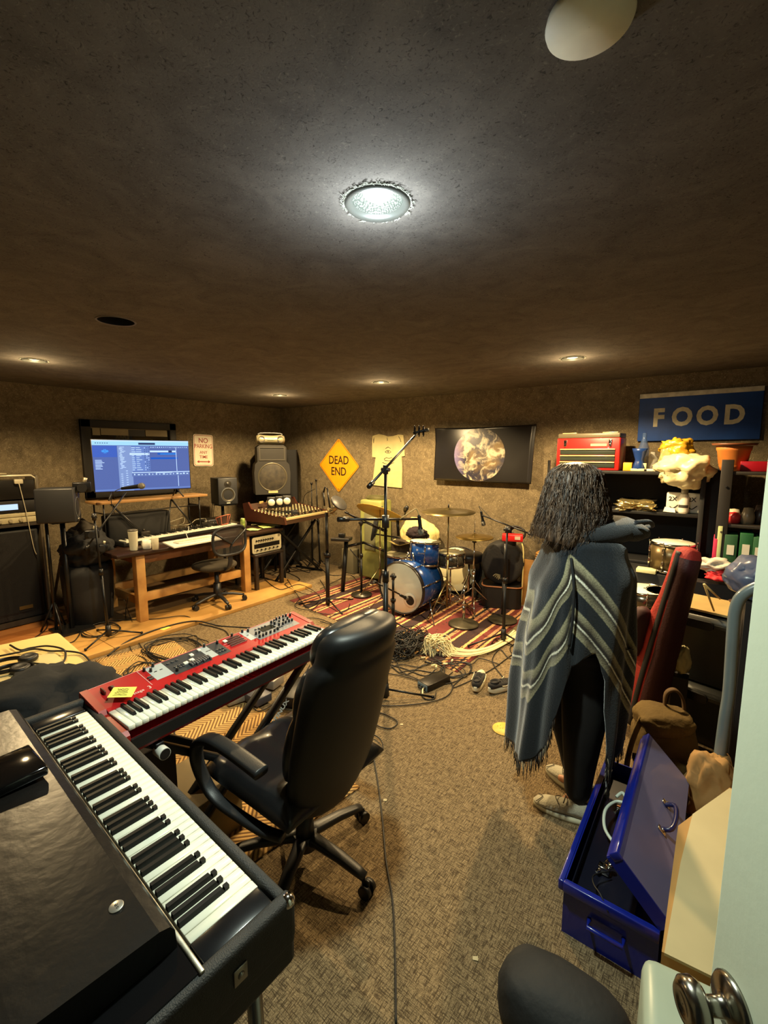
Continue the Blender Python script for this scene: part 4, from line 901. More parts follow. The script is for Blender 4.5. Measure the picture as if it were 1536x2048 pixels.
hm = MB(); hm.add([(-.165, 0, .49), (.165, 0, .49), (.165, 0, .65), (-.165, 0, .65), (-.05, .08, .54), (.05, .08, .54), (.05, .08, .60), (-.05, .08, .60)], [(0, 1, 5, 4), (1, 2, 6, 5), (2, 3, 7, 6), (3, 0, 4, 7), (4, 5, 6, 7)]); hm.add([(-.18, -.003, .475), (.18, -.003, .475), (.18, -.003, .665), (-.18, -.003, .665), (-.165, -.003, .49), (.165, -.003, .49), (.165, -.003, .65), (-.165, -.003, .65)], [(0, 1, 5, 4), (1, 2, 6, 5), (2, 3, 7, 6), (3, 0, 4, 7)])
o = hm.build('horn', mat('horn_grey', (58, 54, 46), .5), PT); o.location = (0, -.004, 0)
MB().box((0, -.004, .035), (.13, .004, .03)).build('label_plate', mat('label_cream', (188, 176, 120), .5), PT)
sp = thing('speaker_pole', 'black tripod pole beneath the large stage speaker', 'speaker stand', (SPK.x, SPK.y, 0))
V = Vector((SPK.x, SPK.y, 0)); dr = V.normalized(); VC = V + dr * .15
MB().cyl(VC + Vector((0, 0, .02)), VC + Vector((0, 0, 1.168)), .02).build('pole', BLKM, sp, True)
for a in (0.3, 2.4, 4.5): MB().tube([VC + Vector((0, 0, .55)), VC + Vector((.24 * math.cos(a), .24 * math.sin(a), .02))], .012, 6).build('leg', BLKM, sp, True)
BB = thing_at('boombox', 'silver portable stereo lying on top of the large stage speaker', 'stereo', Vector((V.x, V.y, 1.862)), R(8))
bb = MB(); rg = []
for x in (-.20, -.19, -.15, -.07, 0, .07, .15, .19, .20):
    k = {.20: .35, .19: .8, .15: 1.0, .07: .86, 0: .84}[abs(x)]; rg.append([(x, .12 + .09 * k * math.cos(2 * PI * j / 20), .075 + .07 * k * math.sin(2 * PI * j / 20)) for j in range(20)])
bb.loft(rg); bb.build('body', mat('boombox_silver', (150, 142, 112), .35, .4), BB)
for x in (-.13, .13): MB().cyl((x, .055, .075), (x, .04, .075), .05, .045, 20).build('speaker_grille', mat('grille_mottle', (64, 56, 42), .6), BB)
MB().box((0, .045, .085), (.10, .02, .03)).build('tuner_window', mat('tuner_cream', (214, 206, 150), .3), BB)
MB().tube([(-.16, .12, .13), (-.14, .12, .165), (.14, .12, .165), (.16, .12, .13)], .007, 6, sp=3).build('handle', GREY, BB)
for i, px in enumerate((543, 559.5, 574)):
    P = at(px, 1006 - i * 1.5, 6.05)
    t = thing_at('small_spotlight', ['leftmost of three small black lamps with white fronts behind the mixer', 'middle one of three small black lamps with white fronts behind the mixer', 'rightmost of three small black lamps with white fronts behind the mixer'][i], 'lamp', Vector((P.x, P.y, P.z - .07)))
    MB().box((0, .06, .07), (.115, .10, .15), bev=.01).build('housing', BLK, t); MB().lathe([(.046, 0), (.044, .006), (.03, .012), (.001, .014)], 24, TR(0, .008, .075) @ RX(R(90))).build('front_dome', mat('dome_white', (222, 216, 190), .5), t)
P = at(558, 1018, 6.12); one('black_side_table', MB().box((0, .1, -.02), (.50, .30, .03), Matrix.Translation((P.x, P.y, P.z - .035)) @ RZ(math.atan2(P.y, P.x) - PI / 2)).cyl((P.x, P.y + .05, 0), (P.x, P.y + .05, P.z - .06), .03), BLKR, 'small black pedestal table carrying the three little lamps', 'table')
# ------------------------------------------------------------------ microphone on boom in front of the desk
def mic_mb(p, d, s=1.0):
    M = AX(p, Vector(p) + Vector(d)); b = MB(); b.lathe([(.001, 0), (.011 * s, 0), (.012 * s, .02 * s), (.018 * s, .13 * s), (.019 * s, .14 * s)], 14, M); return b, M
def microphone(label, p, d, s=1.0, ball=True):
    t = thing('microphone', label, 'microphone', p); b, M = mic_mb(p, d, s); b.build('handle', BLKM, t, True)
    h = MB()
    if ball: h.sph((0, 0, .162 * s), (.026 * s, .026 * s, .028 * s), 14, M=M)
    else: h.cyl((0, 0, .14 * s), (0, 0, .18 * s), .02 * s, M=M)
    h.build('grille', mat('mic_grille', (120, 118, 110), .4, .7, bump=.6, bs=900), t, True); return t
def boom_stand(label, base, ztop, tip, tail, foot=.30, r=.009, legs=(0.3, 2.4, 4.5), clutch=True, tilt=(0, 0), rb=None, round_base=0, group=None, name='microphone_stand', z0=0.0):
    base = Vector((base[0], base[1], z0)); t = thing(name, label, 'microphone stand', base); top = base + Vector((tilt[0], tilt[1], ztop - z0))
    if round_base: MB().lathe([(.001, .03), (.03, .03), (.035, .022), (round_base, .012), (round_base, .0), (.001, 0)], 30).build('round_base', mat('cast_iron', (58, 54, 46), .35, .5), t)
    else:
        MB().cyl((0, 0, .035), (0, 0, .13), .028, .022, 12).build('hub', BLK, t)
        for a in legs: l = MB(); l.tube([(0, 0, .085), (foot * math.cos(a), foot * math.sin(a), .012)], .008, 6); l.sph((foot * math.cos(a), foot * math.sin(a), .013), .013, 8); l.build('leg', BLKM, t)
    MB().cyl(base + Vector((0, 0, .02)), base.lerp(top, .55), r * 1.4 if rb is None else rb, n=10).cyl(base.lerp(top, .5), top, r, n=10).cyl(base.lerp(top, .53), base.lerp(top, .58), r * 2.2, n=10).build('pole', BLKM, t, True)
    if tip is not None:
        b = MB(); b.cyl(tail, tip, .0075, n=8); b.cyl(Vector(tail), Vector(tail).lerp(Vector(tip), .08), .014, n=10); b.build('boom_arm', BLKM, t, True)
        MB().cyl(top - Vector((0, 0, .03)), top + Vector((0, 0, .03)), .018, n=12).cyl(top + Vector((-.03, 0, 0)), top + Vector((.03, 0, 0)), .014, n=10).build('boom_clutch', BLK, t, True)
    return t
b0_ = gz(218, 1277, ZP); md = at(262, 974, 4.62)
boom_stand('black boom stand on the platform holding the vocal microphone near the television', b0_, 1.18, at(252, 985, 4.6), at(170, 1100, 4.2), .27, legs=(R(-62), R(60), R(178)), z0=ZP, tilt=(-.05, -.02))
mp = at(243, 977, 4.6); mq = at(290, 971, 4.6); microphone('silver-headed vocal microphone hovering in front of the glowing television', mp, (mq - mp).normalized(), (mq - mp).length / .19)
MB().tube([mp, mp + Vector((-.02, -.06, -.03)), mp + Vector((-.04, -.09, -.12)), mp + Vector((-.03, -.07, -.25))], .004, 6, sp=5).build('microphone_cable', RUB)
o = bpy.data.objects['microphone_cable']; center(o); tag(o, 'thin black cable drooping from the vocal microphone by the television', 'cable')
# ================================================================== rug, mats, back wall hangings
def rug_mat():
    m = bpy.data.materials.new('kilim'); m.use_nodes = True; nt = m.node_tree; b = nt.nodes['Principled BSDF']; ln = nt.links.new
    b.inputs['Roughness'].default_value = .95
    tc = nt.nodes.new('ShaderNodeTexCoord'); sx = nt.nodes.new('ShaderNodeSeparateXYZ'); ln(tc.outputs['Object'], sx.inputs[0])
    nz = nt.nodes.new('ShaderNodeTexNoise'); nz.inputs['Scale'].default_value = 35; ln(tc.outputs['Object'], nz.inputs['Vector'])
    wob = nt.nodes.new('ShaderNodeMath'); wob.operation = 'MULTIPLY_ADD'; wob.inputs[1].default_value = .02; ln(nz.outputs['Fac'], wob.inputs[0]); ln(sx.outputs[0], wob.inputs[2])
    fr = nt.nodes.new('ShaderNodeMath'); fr.operation = 'MULTIPLY'; fr.inputs[1].default_value = 1 / .62; ln(wob.outputs[0], fr.inputs[0])
    fc = nt.nodes.new('ShaderNodeMath'); fc.operation = 'FRACT'; ln(fr.outputs[0], fc.inputs[0])
    cr = nt.nodes.new('ShaderNodeValToRGB'); cr.color_ramp.interpolation = 'CONSTANT'; E = cr.color_ramp.elements
    red = (*lin((104, 42, 38)), 1); dk = (*lin((50, 30, 30)), 1); tan = (*lin((206, 158, 100)), 1); pk = (*lin((186, 128, 88)), 1); blk = (*lin((32, 26, 26)), 1)
    stops = [(0, red), (.20, tan), (.25, blk), (.30, pk), (.36, red), (.42, tan), (.46, dk), (.66, tan), (.71, red), (.80, pk), (.85, dk), (.88, tan), (.92, red)]
    E[0].position = 0; E[0].color = stops[0][1]; E[1].position = stops[1][0]; E[1].color = stops[1][1]
    for p, c in stops[2:]: e = E.new(p); e.color = c
    ln(fc.outputs[0], cr.inputs[0])
    ck = nt.nodes.new('ShaderNodeTexVoronoi'); ck.inputs['Scale'].default_value = 14; mp = nt.nodes.new('ShaderNodeMapping'); mp.inputs['Scale'].default_value = (2.2, 1, 1); ln(tc.outputs['Object'], mp.inputs['Vector']); ln(mp.outputs[0], ck.inputs['Vector'])
    gt = nt.nodes.new('ShaderNodeMath'); gt.operation = 'LESS_THAN'; gt.inputs[1].default_value = .22; ln(ck.outputs['Distance'], gt.inputs[0])
    mx = nt.nodes.new('ShaderNodeMixRGB'); ln(gt.outputs[0], mx.inputs[0]); ln(cr.outputs[0], mx.inputs[1]); mx.inputs[2].default_value = (*lin((70, 36, 30)), 1)
    ln(mx.outputs[0], b.inputs['Base Color'])
    bp = nt.nodes.new('ShaderNodeBump'); bp.inputs['Strength'].default_value = .3; bp.inputs['Distance'].default_value = .004; n3 = nt.nodes.new('ShaderNodeTexNoise'); n3.inputs['Scale'].default_value = 200; ln(tc.outputs['Object'], n3.inputs['Vector']); ln(n3.outputs['Fac'], bp.inputs['Height']); ln(bp.outputs[0], b.inputs['Normal'])
    return m
rg_ = MB(); A, B_, C_, D_ = Vector((-4.02, 3.50, 0)), Vector((-1.58, 3.10, 0)), Vector((-1.56, 4.96, 0)), Vector((-3.98, 4.98, 0))
rg_.grid(lambda u, v: A.lerp(B_, u).lerp(D_.lerp(C_, u), v) + Vector((0, 0, .006 + .003 * math.sin(9 * u) * math.sin(7 * v))), 60, 40)
rug = one('kilim_rug', rg_, rug_mat(), 'striped red and tan woven rug spread under the drum kit', 'rug'); solid(rug, .008, -1)
star = MB(); S0 = gz(980, 1208, .0135)
for k in (0, 1):
    P_ = [(S0.x + .11 * math.cos(R(90 + 180 * k) + 2 * PI * j / 3), S0.y + .17 * math.sin(R(90 + 180 * k) + 2 * PI * j / 3), .0140) for j in range(3)]; star.tube(P_, .009, 5, closed=True)
star.sph((S0.x, S0.y, .014), (.02, .03, .002), 8); tag(star.build('rug_star_motif', BLKR, rug, True))
solid_star = bpy.data.objects['rug_star_motif']
def weave_mat():
    m = bpy.data.materials.new('jute_weave'); m.use_nodes = True; nt = m.node_tree; b = nt.nodes['Principled BSDF']; ln = nt.links.new
    b.inputs['Roughness'].default_value = .9; tc = nt.nodes.new('ShaderNodeTexCoord'); s = nt.nodes.new('ShaderNodeSeparateXYZ'); ln(tc.outputs['Object'], s.inputs[0])
    def M(op, a, bb=None, c=None):
        n = nt.nodes.new('ShaderNodeMath'); n.operation = op
        for i, x in enumerate((a, bb, c)):
            if x is None: continue
            if hasattr(x, 'default_value'): ln(x, n.inputs[i])
            else: n.inputs[i].default_value = x
        return n.outputs[0]
    zig = M('PINGPONG', s.outputs[0], .10); t = M('ADD', s.outputs[1], zig); ph = M('FRACT', M('MULTIPLY', t, 34.0)); h = M('PINGPONG', ph, .5)
    cr = nt.nodes.new('ShaderNodeValToRGB'); e = cr.color_ramp.elements; e[0].position = .10; e[0].color = (*lin((104, 72, 36)), 1); e[1].position = .36; e[1].color = (*lin((206, 166, 100)), 1); ln(h, cr.inputs[0])
    ln(cr.outputs[0], b.inputs['Base Color']); bp = nt.nodes.new('ShaderNodeBump'); bp.inputs['Strength'].default_value = .8; bp.inputs['Distance'].default_value = .006; ln(h, bp.inputs['Height']); ln(bp.outputs[0], b.inputs['Normal']); return m
mat_ = MB(); P0, P1, P2, P3 = Vector((-4.14, 1.45, 0)), Vector((-1.50, .96, 0)), Vector((-1.40, 1.66, 0)), Vector((-4.02, 2.06, 0))
mat_.grid(lambda u, v: P0.lerp(P1, u).lerp(P3.lerp(P2, u), v) + Vector((0, 0, .008 + .002 * math.sin(20 * u))), 40, 12)
jm = one('jute_runner', mat_, weave_mat(), 'long tan herringbone jute runner under red keyboard stand and chair', 'rug'); solid(jm, .008, -1)
# paper disc and note on the floor
c = gz(1008, 1458, .003); dm_ = MB().lathe([(.001, .002), (.072, .002), (.0725, .0), (.001, 0)], 40)
PDm = mat('yellow_disc', (224, 188, 84), .6, c2=(200, 160, 62), vs=18)
for k in range(7): dm_.tube([(-.045 + .012 * k, .02 * math.sin(k * 2) + j * .004, .0028) for j in range(3)], .0012, 4, 1)
PD = dm_.build('paper_disc', [PDm, mat('print_brown', (150, 110, 40), .6)]); PD.location = c; tag(PD, 'round yellow printed paper disc lying on carpet beside the poncho fringe', 'disc')
c = gz(329, 1256, ZP); n_ = paper_note('paper_scrap', (c.x, c.y, ZP + .001), .085, .085, R(10), mat('sticky_yellow', (222, 216, 96), .7), 'small yellow paper square lying on plywood platform edge', 'note', curl=0, marks=1)
n_.location.z = ZP
for i, (px, py, L) in enumerate(((800, 1450, 'small pale scrap on carpet right of the office chair back'), (766, 1602, 'tiny pale scrap on carpet near the right chair caster'), (945, 1920, 'thin pale sliver on the carpet close to the camera'))):
    c = gz(px, py); one('floor_scrap', MB().add([(c.x, c.y, .002), (c.x + .018, c.y + .006, .004), (c.x + .012, c.y + .018, .006), (c.x - .004, c.y + .010, .003), (c.x + .006, c.y + .008, .0)], [(0, 1, 2, 3), (0, 4, 1), (1, 4, 2), (2, 4, 3), (3, 4, 0)]), mat('scrap', (196, 180, 140), .8), L, 'scrap')
WBk = lambda x, z, y=YB: TR(x, y, z) @ Matrix(((1, 0, 0, 0), (0, 0, -1, 0), (0, 1, 0, 0), (0, 0, 0, 1)))
# DEAD END sign
c = gy(677, 931, 5.075); DE = thing('dead_end_sign', 'yellow diamond road sign with black lettering on back wall', 'sign', (c.x, 5.09, c.z - .41))
M_ = WBk(c.x, c.z, 5.08) @ RZ(R(-1.0)); M45 = M_ @ RZ(R(45))
SY = mat('road_yellow', (228, 150, 14), .45, var=.05)
MB().prism(rrect(.575, .575, .03), .003, M45).build('sign_plate', SY, DE, True)
b = MB(); frame_poly(b, rrect(.555, .555, .026), rrect(.543, .543, .022), .0036, 0, M45)
text_mb('DEAD', .175, b, M_ @ TR(0, .075, .0036), 0, .0006, .0022, sx=.88); text_mb('END', .175, b, M_ @ TR(.0, -.095, .0036), 0, .0006, .0022, sx=.88)
for v in (.355, -.355): b.cyl((0, v, .003), (0, v, .006), .007, M=M_, n=10)
b.build('lettering', mat('sign_black', (26, 18, 10), .5), DE, True)
# t shirt
TSP = [(745, 872), (757, 868), (767, 870), (775, 873), (786, 872), (797, 869), (806, 870), (808, 890), (809, 912), (803, 913), (804, 940), (803, 976), (770, 973), (744, 970), (748, 940), (751, 915), (744, 914), (744, 890)]
pts = [gy(x, y, 5.07) for x, y in TSP]
ts = MB(); ts.prism([(p.x, p.z) for p in pts], .014, Matrix(((1, 0, 0, 0), (0, 0, -1, 5.085), (0, 1, 0, 0), (0, 0, 0, 1))))
TSo = one('hanging_t_shirt', ts, mat('shirt_cream', (182, 170, 122), .9, bump=.5, bs=9, var=.08), 'cream t-shirt with small eye drawing pinned flat on back wall', 't-shirt')
dr_ = MB(); q = lambda x, y: Vector((gy(x, y, 5.068).x, 5.069, gy(x, y, 5.068).z))
for P_ in ([(770, 904), (774, 901), (778, 901), (782, 904), (778, 906), (774, 906), (770, 904)], [(768, 918), (773, 915), (778, 917), (783, 915), (786, 919), (778, 922), (770, 921), (768, 918)], [(774, 875), (775, 881), (774, 881)], [(797, 873), (800, 878), (802, 884)], [(748, 875), (747, 886), (747, 878)], [(771, 897), (776, 894), (781, 897)], [(765, 925), (777, 930), (788, 925)]): dr_.tube([q(*p) for p in P_], .0035, 5)
dr_.sph(q(776, 903.5), (.010, .003, .010), 10); dr_.build('eye_drawing', mat('print_black', (40, 36, 30), .7), TSo, True)
# planet banner
def bansurf(u, v):
    x = -2.945 + u * (1.275 - .02 * (1 - v)); z = 1.408 + v * .655 - .012 * math.sin(PI * u) * v
    y = 5.045 - .035 * (1 - v) - .02 * (u > .97) + .012 * math.sin(u * 9 + v * 4) * v - .018 * abs(math.sin(u * 3.3 + 1.0 - v * 1.4)) * v * (1 - u) * 2
    return (x, y, z)
bn = MB(); bn.grid(bansurf, 60, 30)
BN = one('planet_banner', bn, mat('banner_black', (22, 20, 20), .28, spec=.6), 'glossy black banner with a large planet print on back wall', 'banner'); solid(BN, .003)
PLN = bpy.data.materials.new('planet_print'); PLN.use_nodes = True; nt = PLN.node_tree; bb_ = nt.nodes['Principled BSDF']; bb_.inputs['Roughness'].default_value = .35; ln = nt.links.new
tc = nt.nodes.new('ShaderNodeTexCoord'); n1 = nt.nodes.new('ShaderNodeTexNoise'); n1.inputs['Scale'].default_value = 8; n1.inputs['Detail'].default_value = 9; n1.inputs['Distortion'].default_value = .9; n1.inputs['Roughness'].default_value = .62; ln(tc.outputs['Object'], n1.inputs['Vector'])
n2 = nt.nodes.new('ShaderNodeTexNoise'); n2.inputs['Scale'].default_value = 3.0; n2.inputs['Detail'].default_value = 5; ln(tc.outputs['Object'], n2.inputs['Vector'])
r1 = nt.nodes.new('ShaderNodeValToRGB'); r1.color_ramp.elements[0].position = .46; r1.color_ramp.elements[0].color = (*lin((40, 38, 52)), 1); r1.color_ramp.elements[1].position = .58; r1.color_ramp.elements[1].color = (*lin((112, 92, 58)), 1); ln(n2.outputs['Fac'], r1.inputs[0])
r2 = nt.nodes.new('ShaderNodeValToRGB'); r2.color_ramp.elements[0].position = .48; r2.color_ramp.elements[1].position = .60; ln(n1.outputs['Fac'], r2.inputs[0])
mx = nt.nodes.new('ShaderNodeMixRGB'); ln(r2.outputs[0], mx.inputs[0]); ln(r1.outputs[0], mx.inputs[1]); mx.inputs[2].default_value = (*lin((176, 166, 142)), 1)
sep = nt.nodes.new('ShaderNodeSeparateXYZ'); ln(tc.outputs['Object'], sep.inputs[0])
rim = nt.nodes.new('ShaderNodeMapRange'); rim.inputs[1].default_value = -.20; rim.inputs[2].default_value = -.34; ln(sep.outputs[0], rim.inputs[0])
mr = nt.nodes.new('ShaderNodeMath'); mr.operation = 'MULTIPLY'; mr.inputs[1].default_value = .75; ln(rim.outputs[0], mr.inputs[0])
mx2 = nt.nodes.new('ShaderNodeMixRGB'); ln(mr.outputs[0], mx2.inputs[0]); ln(mx.outputs[0], mx2.inputs[1]); mx2.inputs[2].default_value = (*lin((120, 112, 160)), 1); ln(mx2.outputs[0], bb_.inputs['Base Color'])
pd_ = MB(); nn = 20
def diskp(u, v):
    a = 2 * PI * u; r_ = .322 * v; x = -2.338 + r_ * math.cos(a); z = 1.727 + r_ * .97 * math.sin(a); uu = (x + 2.945) / 1.265; vv = (z - 1.408) / .655
    return (x, bansurf(uu, min(1, max(0, vv)))[1] - .004, z)
pd_.grid(diskp, 56, 14); po_ = pd_.build('planet_print', PLN, BN, True)
# move the print's origin so its texture is centred
# FOOD sign
FS = thing('food_sign', 'long blue wooden sign painted with white word FOOD on back wall', 'sign', (-.23, 5.06, 1.86))
M_ = TR(-.228, 5.072, 2.088) @ Matrix(((1, 0, 0, 0), (0, 0, -1, 0), (0, 1, 0, 0), (0, 0, 0, 1))) @ RZ(R(.3))
MB().box((0, 0, .005), (.925, .445, .02), M_, bev=.004).build('board', mat('sign_blue', (20, 62, 132), .55, var=.2, vs=6), FS, True)
MB().box((0, .203, .017), (.925, .042, .006), M_, bev=.002).build('top_strip', mat('strip_white', (196, 192, 174), .6, var=.2, vs=20), FS, True)
lt = MB()
for ch, px in (('F', 1316), ('O', 1363), ('O', 1413), ('D', 1467)):
    X = gy(px, 846, 5.06).x + .228; text_mb(ch, .225, lt, M_ @ TR(X, -.012, .0155), 0, .0012, .009, sx=.88)
lt.build('lettering', mat('letter_cream', (206, 200, 172), .6, var=.1, vs=30), FS, True)

# ================================================================== drum kit
BLU = mat('blue_sparkle', (14, 52, 112), .22, var=.5, vs=220, coat=.5); HEAD = mat('drum_head', (214, 206, 168), .5); HEADG = mat('drum_head_grey', (226, 226, 206), .35); HOOP = mat('hoop_chrome', (180, 176, 166), .15, 1.0); BRZ = mat('cymbal_bronze', (176, 150, 84), .28, .9, var=.15, vs=30); BRD = mat('cymbal_aged', (96, 84, 52), .35, .85)
def drum(name, label, cat, M, r, h, shell, top=HEAD, bottom=True, lugs=8, hoop=HOOP, group=None, hw=.022):
    loc = M.translation.copy(); t = thing(name, label, cat, loc, 0, group); t.rotation_euler = M.to_euler()
    MB().lathe([(r * .97, 0), (r, .0), (r, h), (r * .97, h)], 40).build('shell', shell, t)
    MB().lathe([(.001, h + .004), (r * .98, h + .004), (r * 1.005, h - .002)], 40).build('batter_head', top, t)
    if bottom: MB().lathe([(.001, -.004), (r * .98, -.004), (r * 1.005, .002)], 40).build('resonant_head', HEADG, t)
    for z in (h - .004, .004): MB().lathe([(r * 1.005, z - hw * .5), (r * 1.035, z - hw * .5), (r * 1.035, z + hw * .5), (r * 1.005, z + hw * .5), (r * 1.005, z - hw * .5)], 40).build('hoop', hoop, t)
    l0 = None
    for k in range(lugs):
        if l0 is None:
            g_ = MB(); g_.box((r + .008, 0, h * .74), (.018, .016, h * .22), bev=.004); g_.box((r + .008, 0, h * .26), (.018, .016, h * .22), bev=.004); g_.cyl((r + .010, 0, .0), (r + .010, 0, h), .003, n=6); g_.cyl((r + .014, 0, h), (r + .014, 0, h + .014), .005, n=6)
            l0 = g_.build('lug', CHR, t); o = l0
        else: o = l0.copy(); col.objects.link(o)
        o.rotation_euler = (0, 0, 2 * PI * k / lugs + .2)
    return t
# bass drum: axis along world y, front head toward the camera side
KX, KY, KR = -2.655, 3.86, .275
MK = TR(KX, KY + .40, KR + .045) @ RX(R(90)) @ RZ(0)
KD = drum('bass_drum', 'blue sparkle bass drum with pale grey front head and round port', 'drum', MK, KR, .40, BLU, HEADG, True, 8, mat('hoop_black', (26, 24, 26), .3), hw=.045)
pm = MB(); pm.lathe([(.052, .001), (.082, .001), (.082, .003), (.052, .003)], 30); pm.lathe([(.001, .0015), (.053, .0015)], 30, m=1)
o = pm.build('port_ring', [WHT, mat('port_dark', (52, 42, 28), .9, c2=(20, 16, 12), vs=30)], KD); o.location = (.12, -.115, .4045)
for s in (-1, 1):
    sp = MB(); sp.cyl((KX + s * .27, KY + .14, .20), (KX + s * .42, KY - .02, .012), .008, n=8); sp.sph((KX + s * .42, KY - .02, .014), .013, 8); sp.build('spur', CHR, KD, True)
for x_, z_ in ((-.04, 0), (.06, 0)):
    MB().cyl((KX + x_, KY + .16, KR * 2 + .03), (KX + x_ * .6, KY + .17, KR * 2 + .13), .011, n=10).build('tom_post', CHR, KD, True)
MB().box((KX, KY + .16, KR * 2 + .045), (.09, .06, .02), bev=.006).build('mount_plate', CHR, KD, True)
P = at(848, 1127, 5.02); TM = drum('rack_tom', 'blue sparkle tom mounted above the bass drum', 'drum', TR(P.x, P.y, P.z) @ RZ(R(-10)) @ RX(R(-4)), .165, .25, BLU, HEAD, True, 6)
bd = MB(); bd.lathe([(.001, .004), (.024, .003), (.026, 0)], 24); o = bd.build('round_badge', mat('badge_silver', (190, 186, 176), .3, .8), TM); o.matrix_local = RZ(R(-118)) @ TR(.167, 0, .155) @ RY(R(90))
o = text_mb('drums', .030, None, I(), 0, .0006).build('script_lettering', mat('badge_silver', (190, 186, 176), .3, .8), TM); o.matrix_local = RZ(R(-62)) @ TR(.1665, 0, .14) @ RY(R(90)) @ RZ(R(90))
P = at(802, 1120, 5.75); drum('floor_tom', 'blue floor tom behind bass drum with cloth on its head', 'drum', TR(P.x, P.y, P.z - .22), .205, .30, BLU, HEAD, True, 8)
fl = bpy.data.objects['floor_tom']
for a in (30, 150, 270): MB().cyl((.215 * math.cos(R(a)), .215 * math.sin(R(a)), .2), (.22 * math.cos(R(a)), .22 * math.sin(R(a)), -(P.z - .22) + .016), .007, n=8).build('leg', CHR, fl)
BSP = mat('black_sparkle', (96, 92, 78), .3, .3, var=.9, vs=160, c2=(18, 17, 16))
P = at(901, 1130, 5.05); SN = drum('snare_drum', 'black pearl snare drum with cream head beside the hi-hat', 'drum', TR(P.x, P.y, P.z), .150, .145, BSP, HEAD, True, 8)
def tripod(name, label, cat, P, ztop, r=.010, foot=.26, legs=(0.4, 2.5, 4.6), m=CHR, zf=.014, round_base=0):
    P = Vector((P[0], P[1], 0)); t = thing(name, label, cat, P)
    MB().cyl(P + Vector((0, 0, zf + .06)), P + Vector((0, 0, ztop * .55)), r * 1.5, n=10).cyl(P + Vector((0, 0, ztop * .5)), P + Vector((0, 0, ztop)), r, n=10).cyl(P + Vector((0, 0, ztop * .53)), P + Vector((0, 0, ztop * .57)), r * 2.4, n=10).build('pole', m, t, True)
    if round_base: MB().lathe([(.001, .034), (.03, .032), (.05, .022), (round_base * .9, .016), (round_base, .006), (round_base, .0), (.001, 0)], 32, TR(0, 0, zf)).build('round_base', mat('base_aged', (84, 78, 62), .4, .6, var=.3, vs=10), t)
    else:
        for a in legs:
            e = Vector((foot * math.cos(a), foot * math.sin(a), zf + .012)); l = MB(); l.tube([(0, 0, ztop * .28 + .05), e], .0065, 6); l.tube([e * .55 + Vector((0, 0, ztop * .13)), (0, 0, zf + .08)], .005, 6); l.sph(e, .014, 8); l.build('leg', m, t)
    return t
tripod('snare_stand', 'chrome tripod stand under the black pearl snare drum', 'drum stand', (P.x, P.y), P.z - .012)
sb = bpy.data.objects['snare_stand']
for a in (0, 2.1, 4.2): MB().tube([(P.x, P.y, P.z - .05), (P.x + .12 * math.cos(a), P.y + .12 * math.sin(a), P.z - .012)], .006, 6).build('basket_arm', CHR, sb, True)
def cymbal(label, P, r, tiltv, m, name='cymbal', bow=.10):
    t = thing(name, label, 'cymbal', P); t.rotation_euler = (tiltv[0], tiltv[1], 0)
    MB().lathe([(.005, r * .17), (r * .10, r * .155), (r * .16, r * .11), (r * .22, r * bow * .9), (r * .6, r * bow * .5), (r, 0), (r, -.0015), (r * .6, r * bow * .5 - .002), (r * .22, r * bow * .9 - .002), (r * .16, r * .11 - .002), (.005, r * .165)], 44).build('disc', m, t)
    MB().cyl((0, 0, r * .16), (0, 0, r * .16 + .04), .008, n=8).build('wing_nut', BLK, t); return t
P = at(897, 1024, 4.82); cymbal('large aged bronze crash cymbal high in middle of the drum kit', P, .285, (R(2), R(1)), BRD)
tripod('cymbal_stand', 'slim brass-coloured cymbal stand rising in front of the snare drum', 'cymbal stand', (P.x, P.y), P.z + .035, .008, .30, (R(-100), R(20), R(160)), mat('stand_brassy', (150, 134, 92), .3, .9), zf=.016)
P = at(760, 1026, 5.5); cymbal('bright yellow bronze cymbal tilted at left of the drum kit', P, .30, (R(-27), R(2)), mat('cymbal_bright', (238, 206, 104), .4, .5, var=.1, vs=30))
tripod('cymbal_stand', 'thin cymbal stand behind the tall boom microphone stand', 'cymbal stand', (P.x, P.y), P.z + .045, .007, .28, (.3, 2.3, 4.3), mat('stand_brassy', (150, 134, 92), .3, .9), zf=.016)
P = at(949, 1074, 4.95); hh = cymbal('upper hi-hat cymbal of bronze right of the snare', P, .205, (R(1), 0), BRZ, 'hi_hat_cymbal'); h2 = cymbal('lower hi-hat cymbal facing up beneath the upper one', P - Vector((0, 0, .008)), .205, (R(180), 0), BRD, 'hi_hat_cymbal')
for ch in [c_ for c_ in h2.children if c_.name.startswith('wing')]: bpy.data.objects.remove(ch)
hs = tripod('hi_hat_stand', 'chrome hi-hat stand with clutch and rod right of the snare', 'cymbal stand', (P.x, P.y), P.z - .04, .009, .27, (R(-60), R(60), R(180)), CHR, zf=.016)
MB().cyl(P - Vector((0, 0, .04)), P + Vector((0, 0, .20)), .0035, n=6).cyl(P + Vector((-.0, 0, .03)), P + Vector((0, 0, .06)), .010, n=8).build('pull_rod', CHR, hs, True)
MB().cyl(P - Vector((0, 0, .06)), P - Vector((0, 0, .03)), .026, .02, 14).build('cymbal_seat', BLK, hs, True)
c = gz(927, 1248, .016); tripod('stand_base', 'flat round metal stand base with chrome tube near the cymbal stand', 'stand', (c.x, c.y), .42, .010, 0, (), CHR, zf=.016, round_base=.155)
P = at(938, 1122, 5.35); TH = thing('drum_throne', 'round black padded drum throne behind the snare drum', 'stool', (P.x, P.y, .014))
MB().lathe([(.001, P.z - .02), (.14, P.z - .02), (.165, P.z), (.17, P.z + .06), (.15, P.z + .085), (.001, P.z + .09)], 32).build('seat', mat('throne_vinyl', (30, 28, 28), .4), TH)
MB().cyl((0, 0, .10), (0, 0, P.z - .02), .014).build('post', CHR, TH)
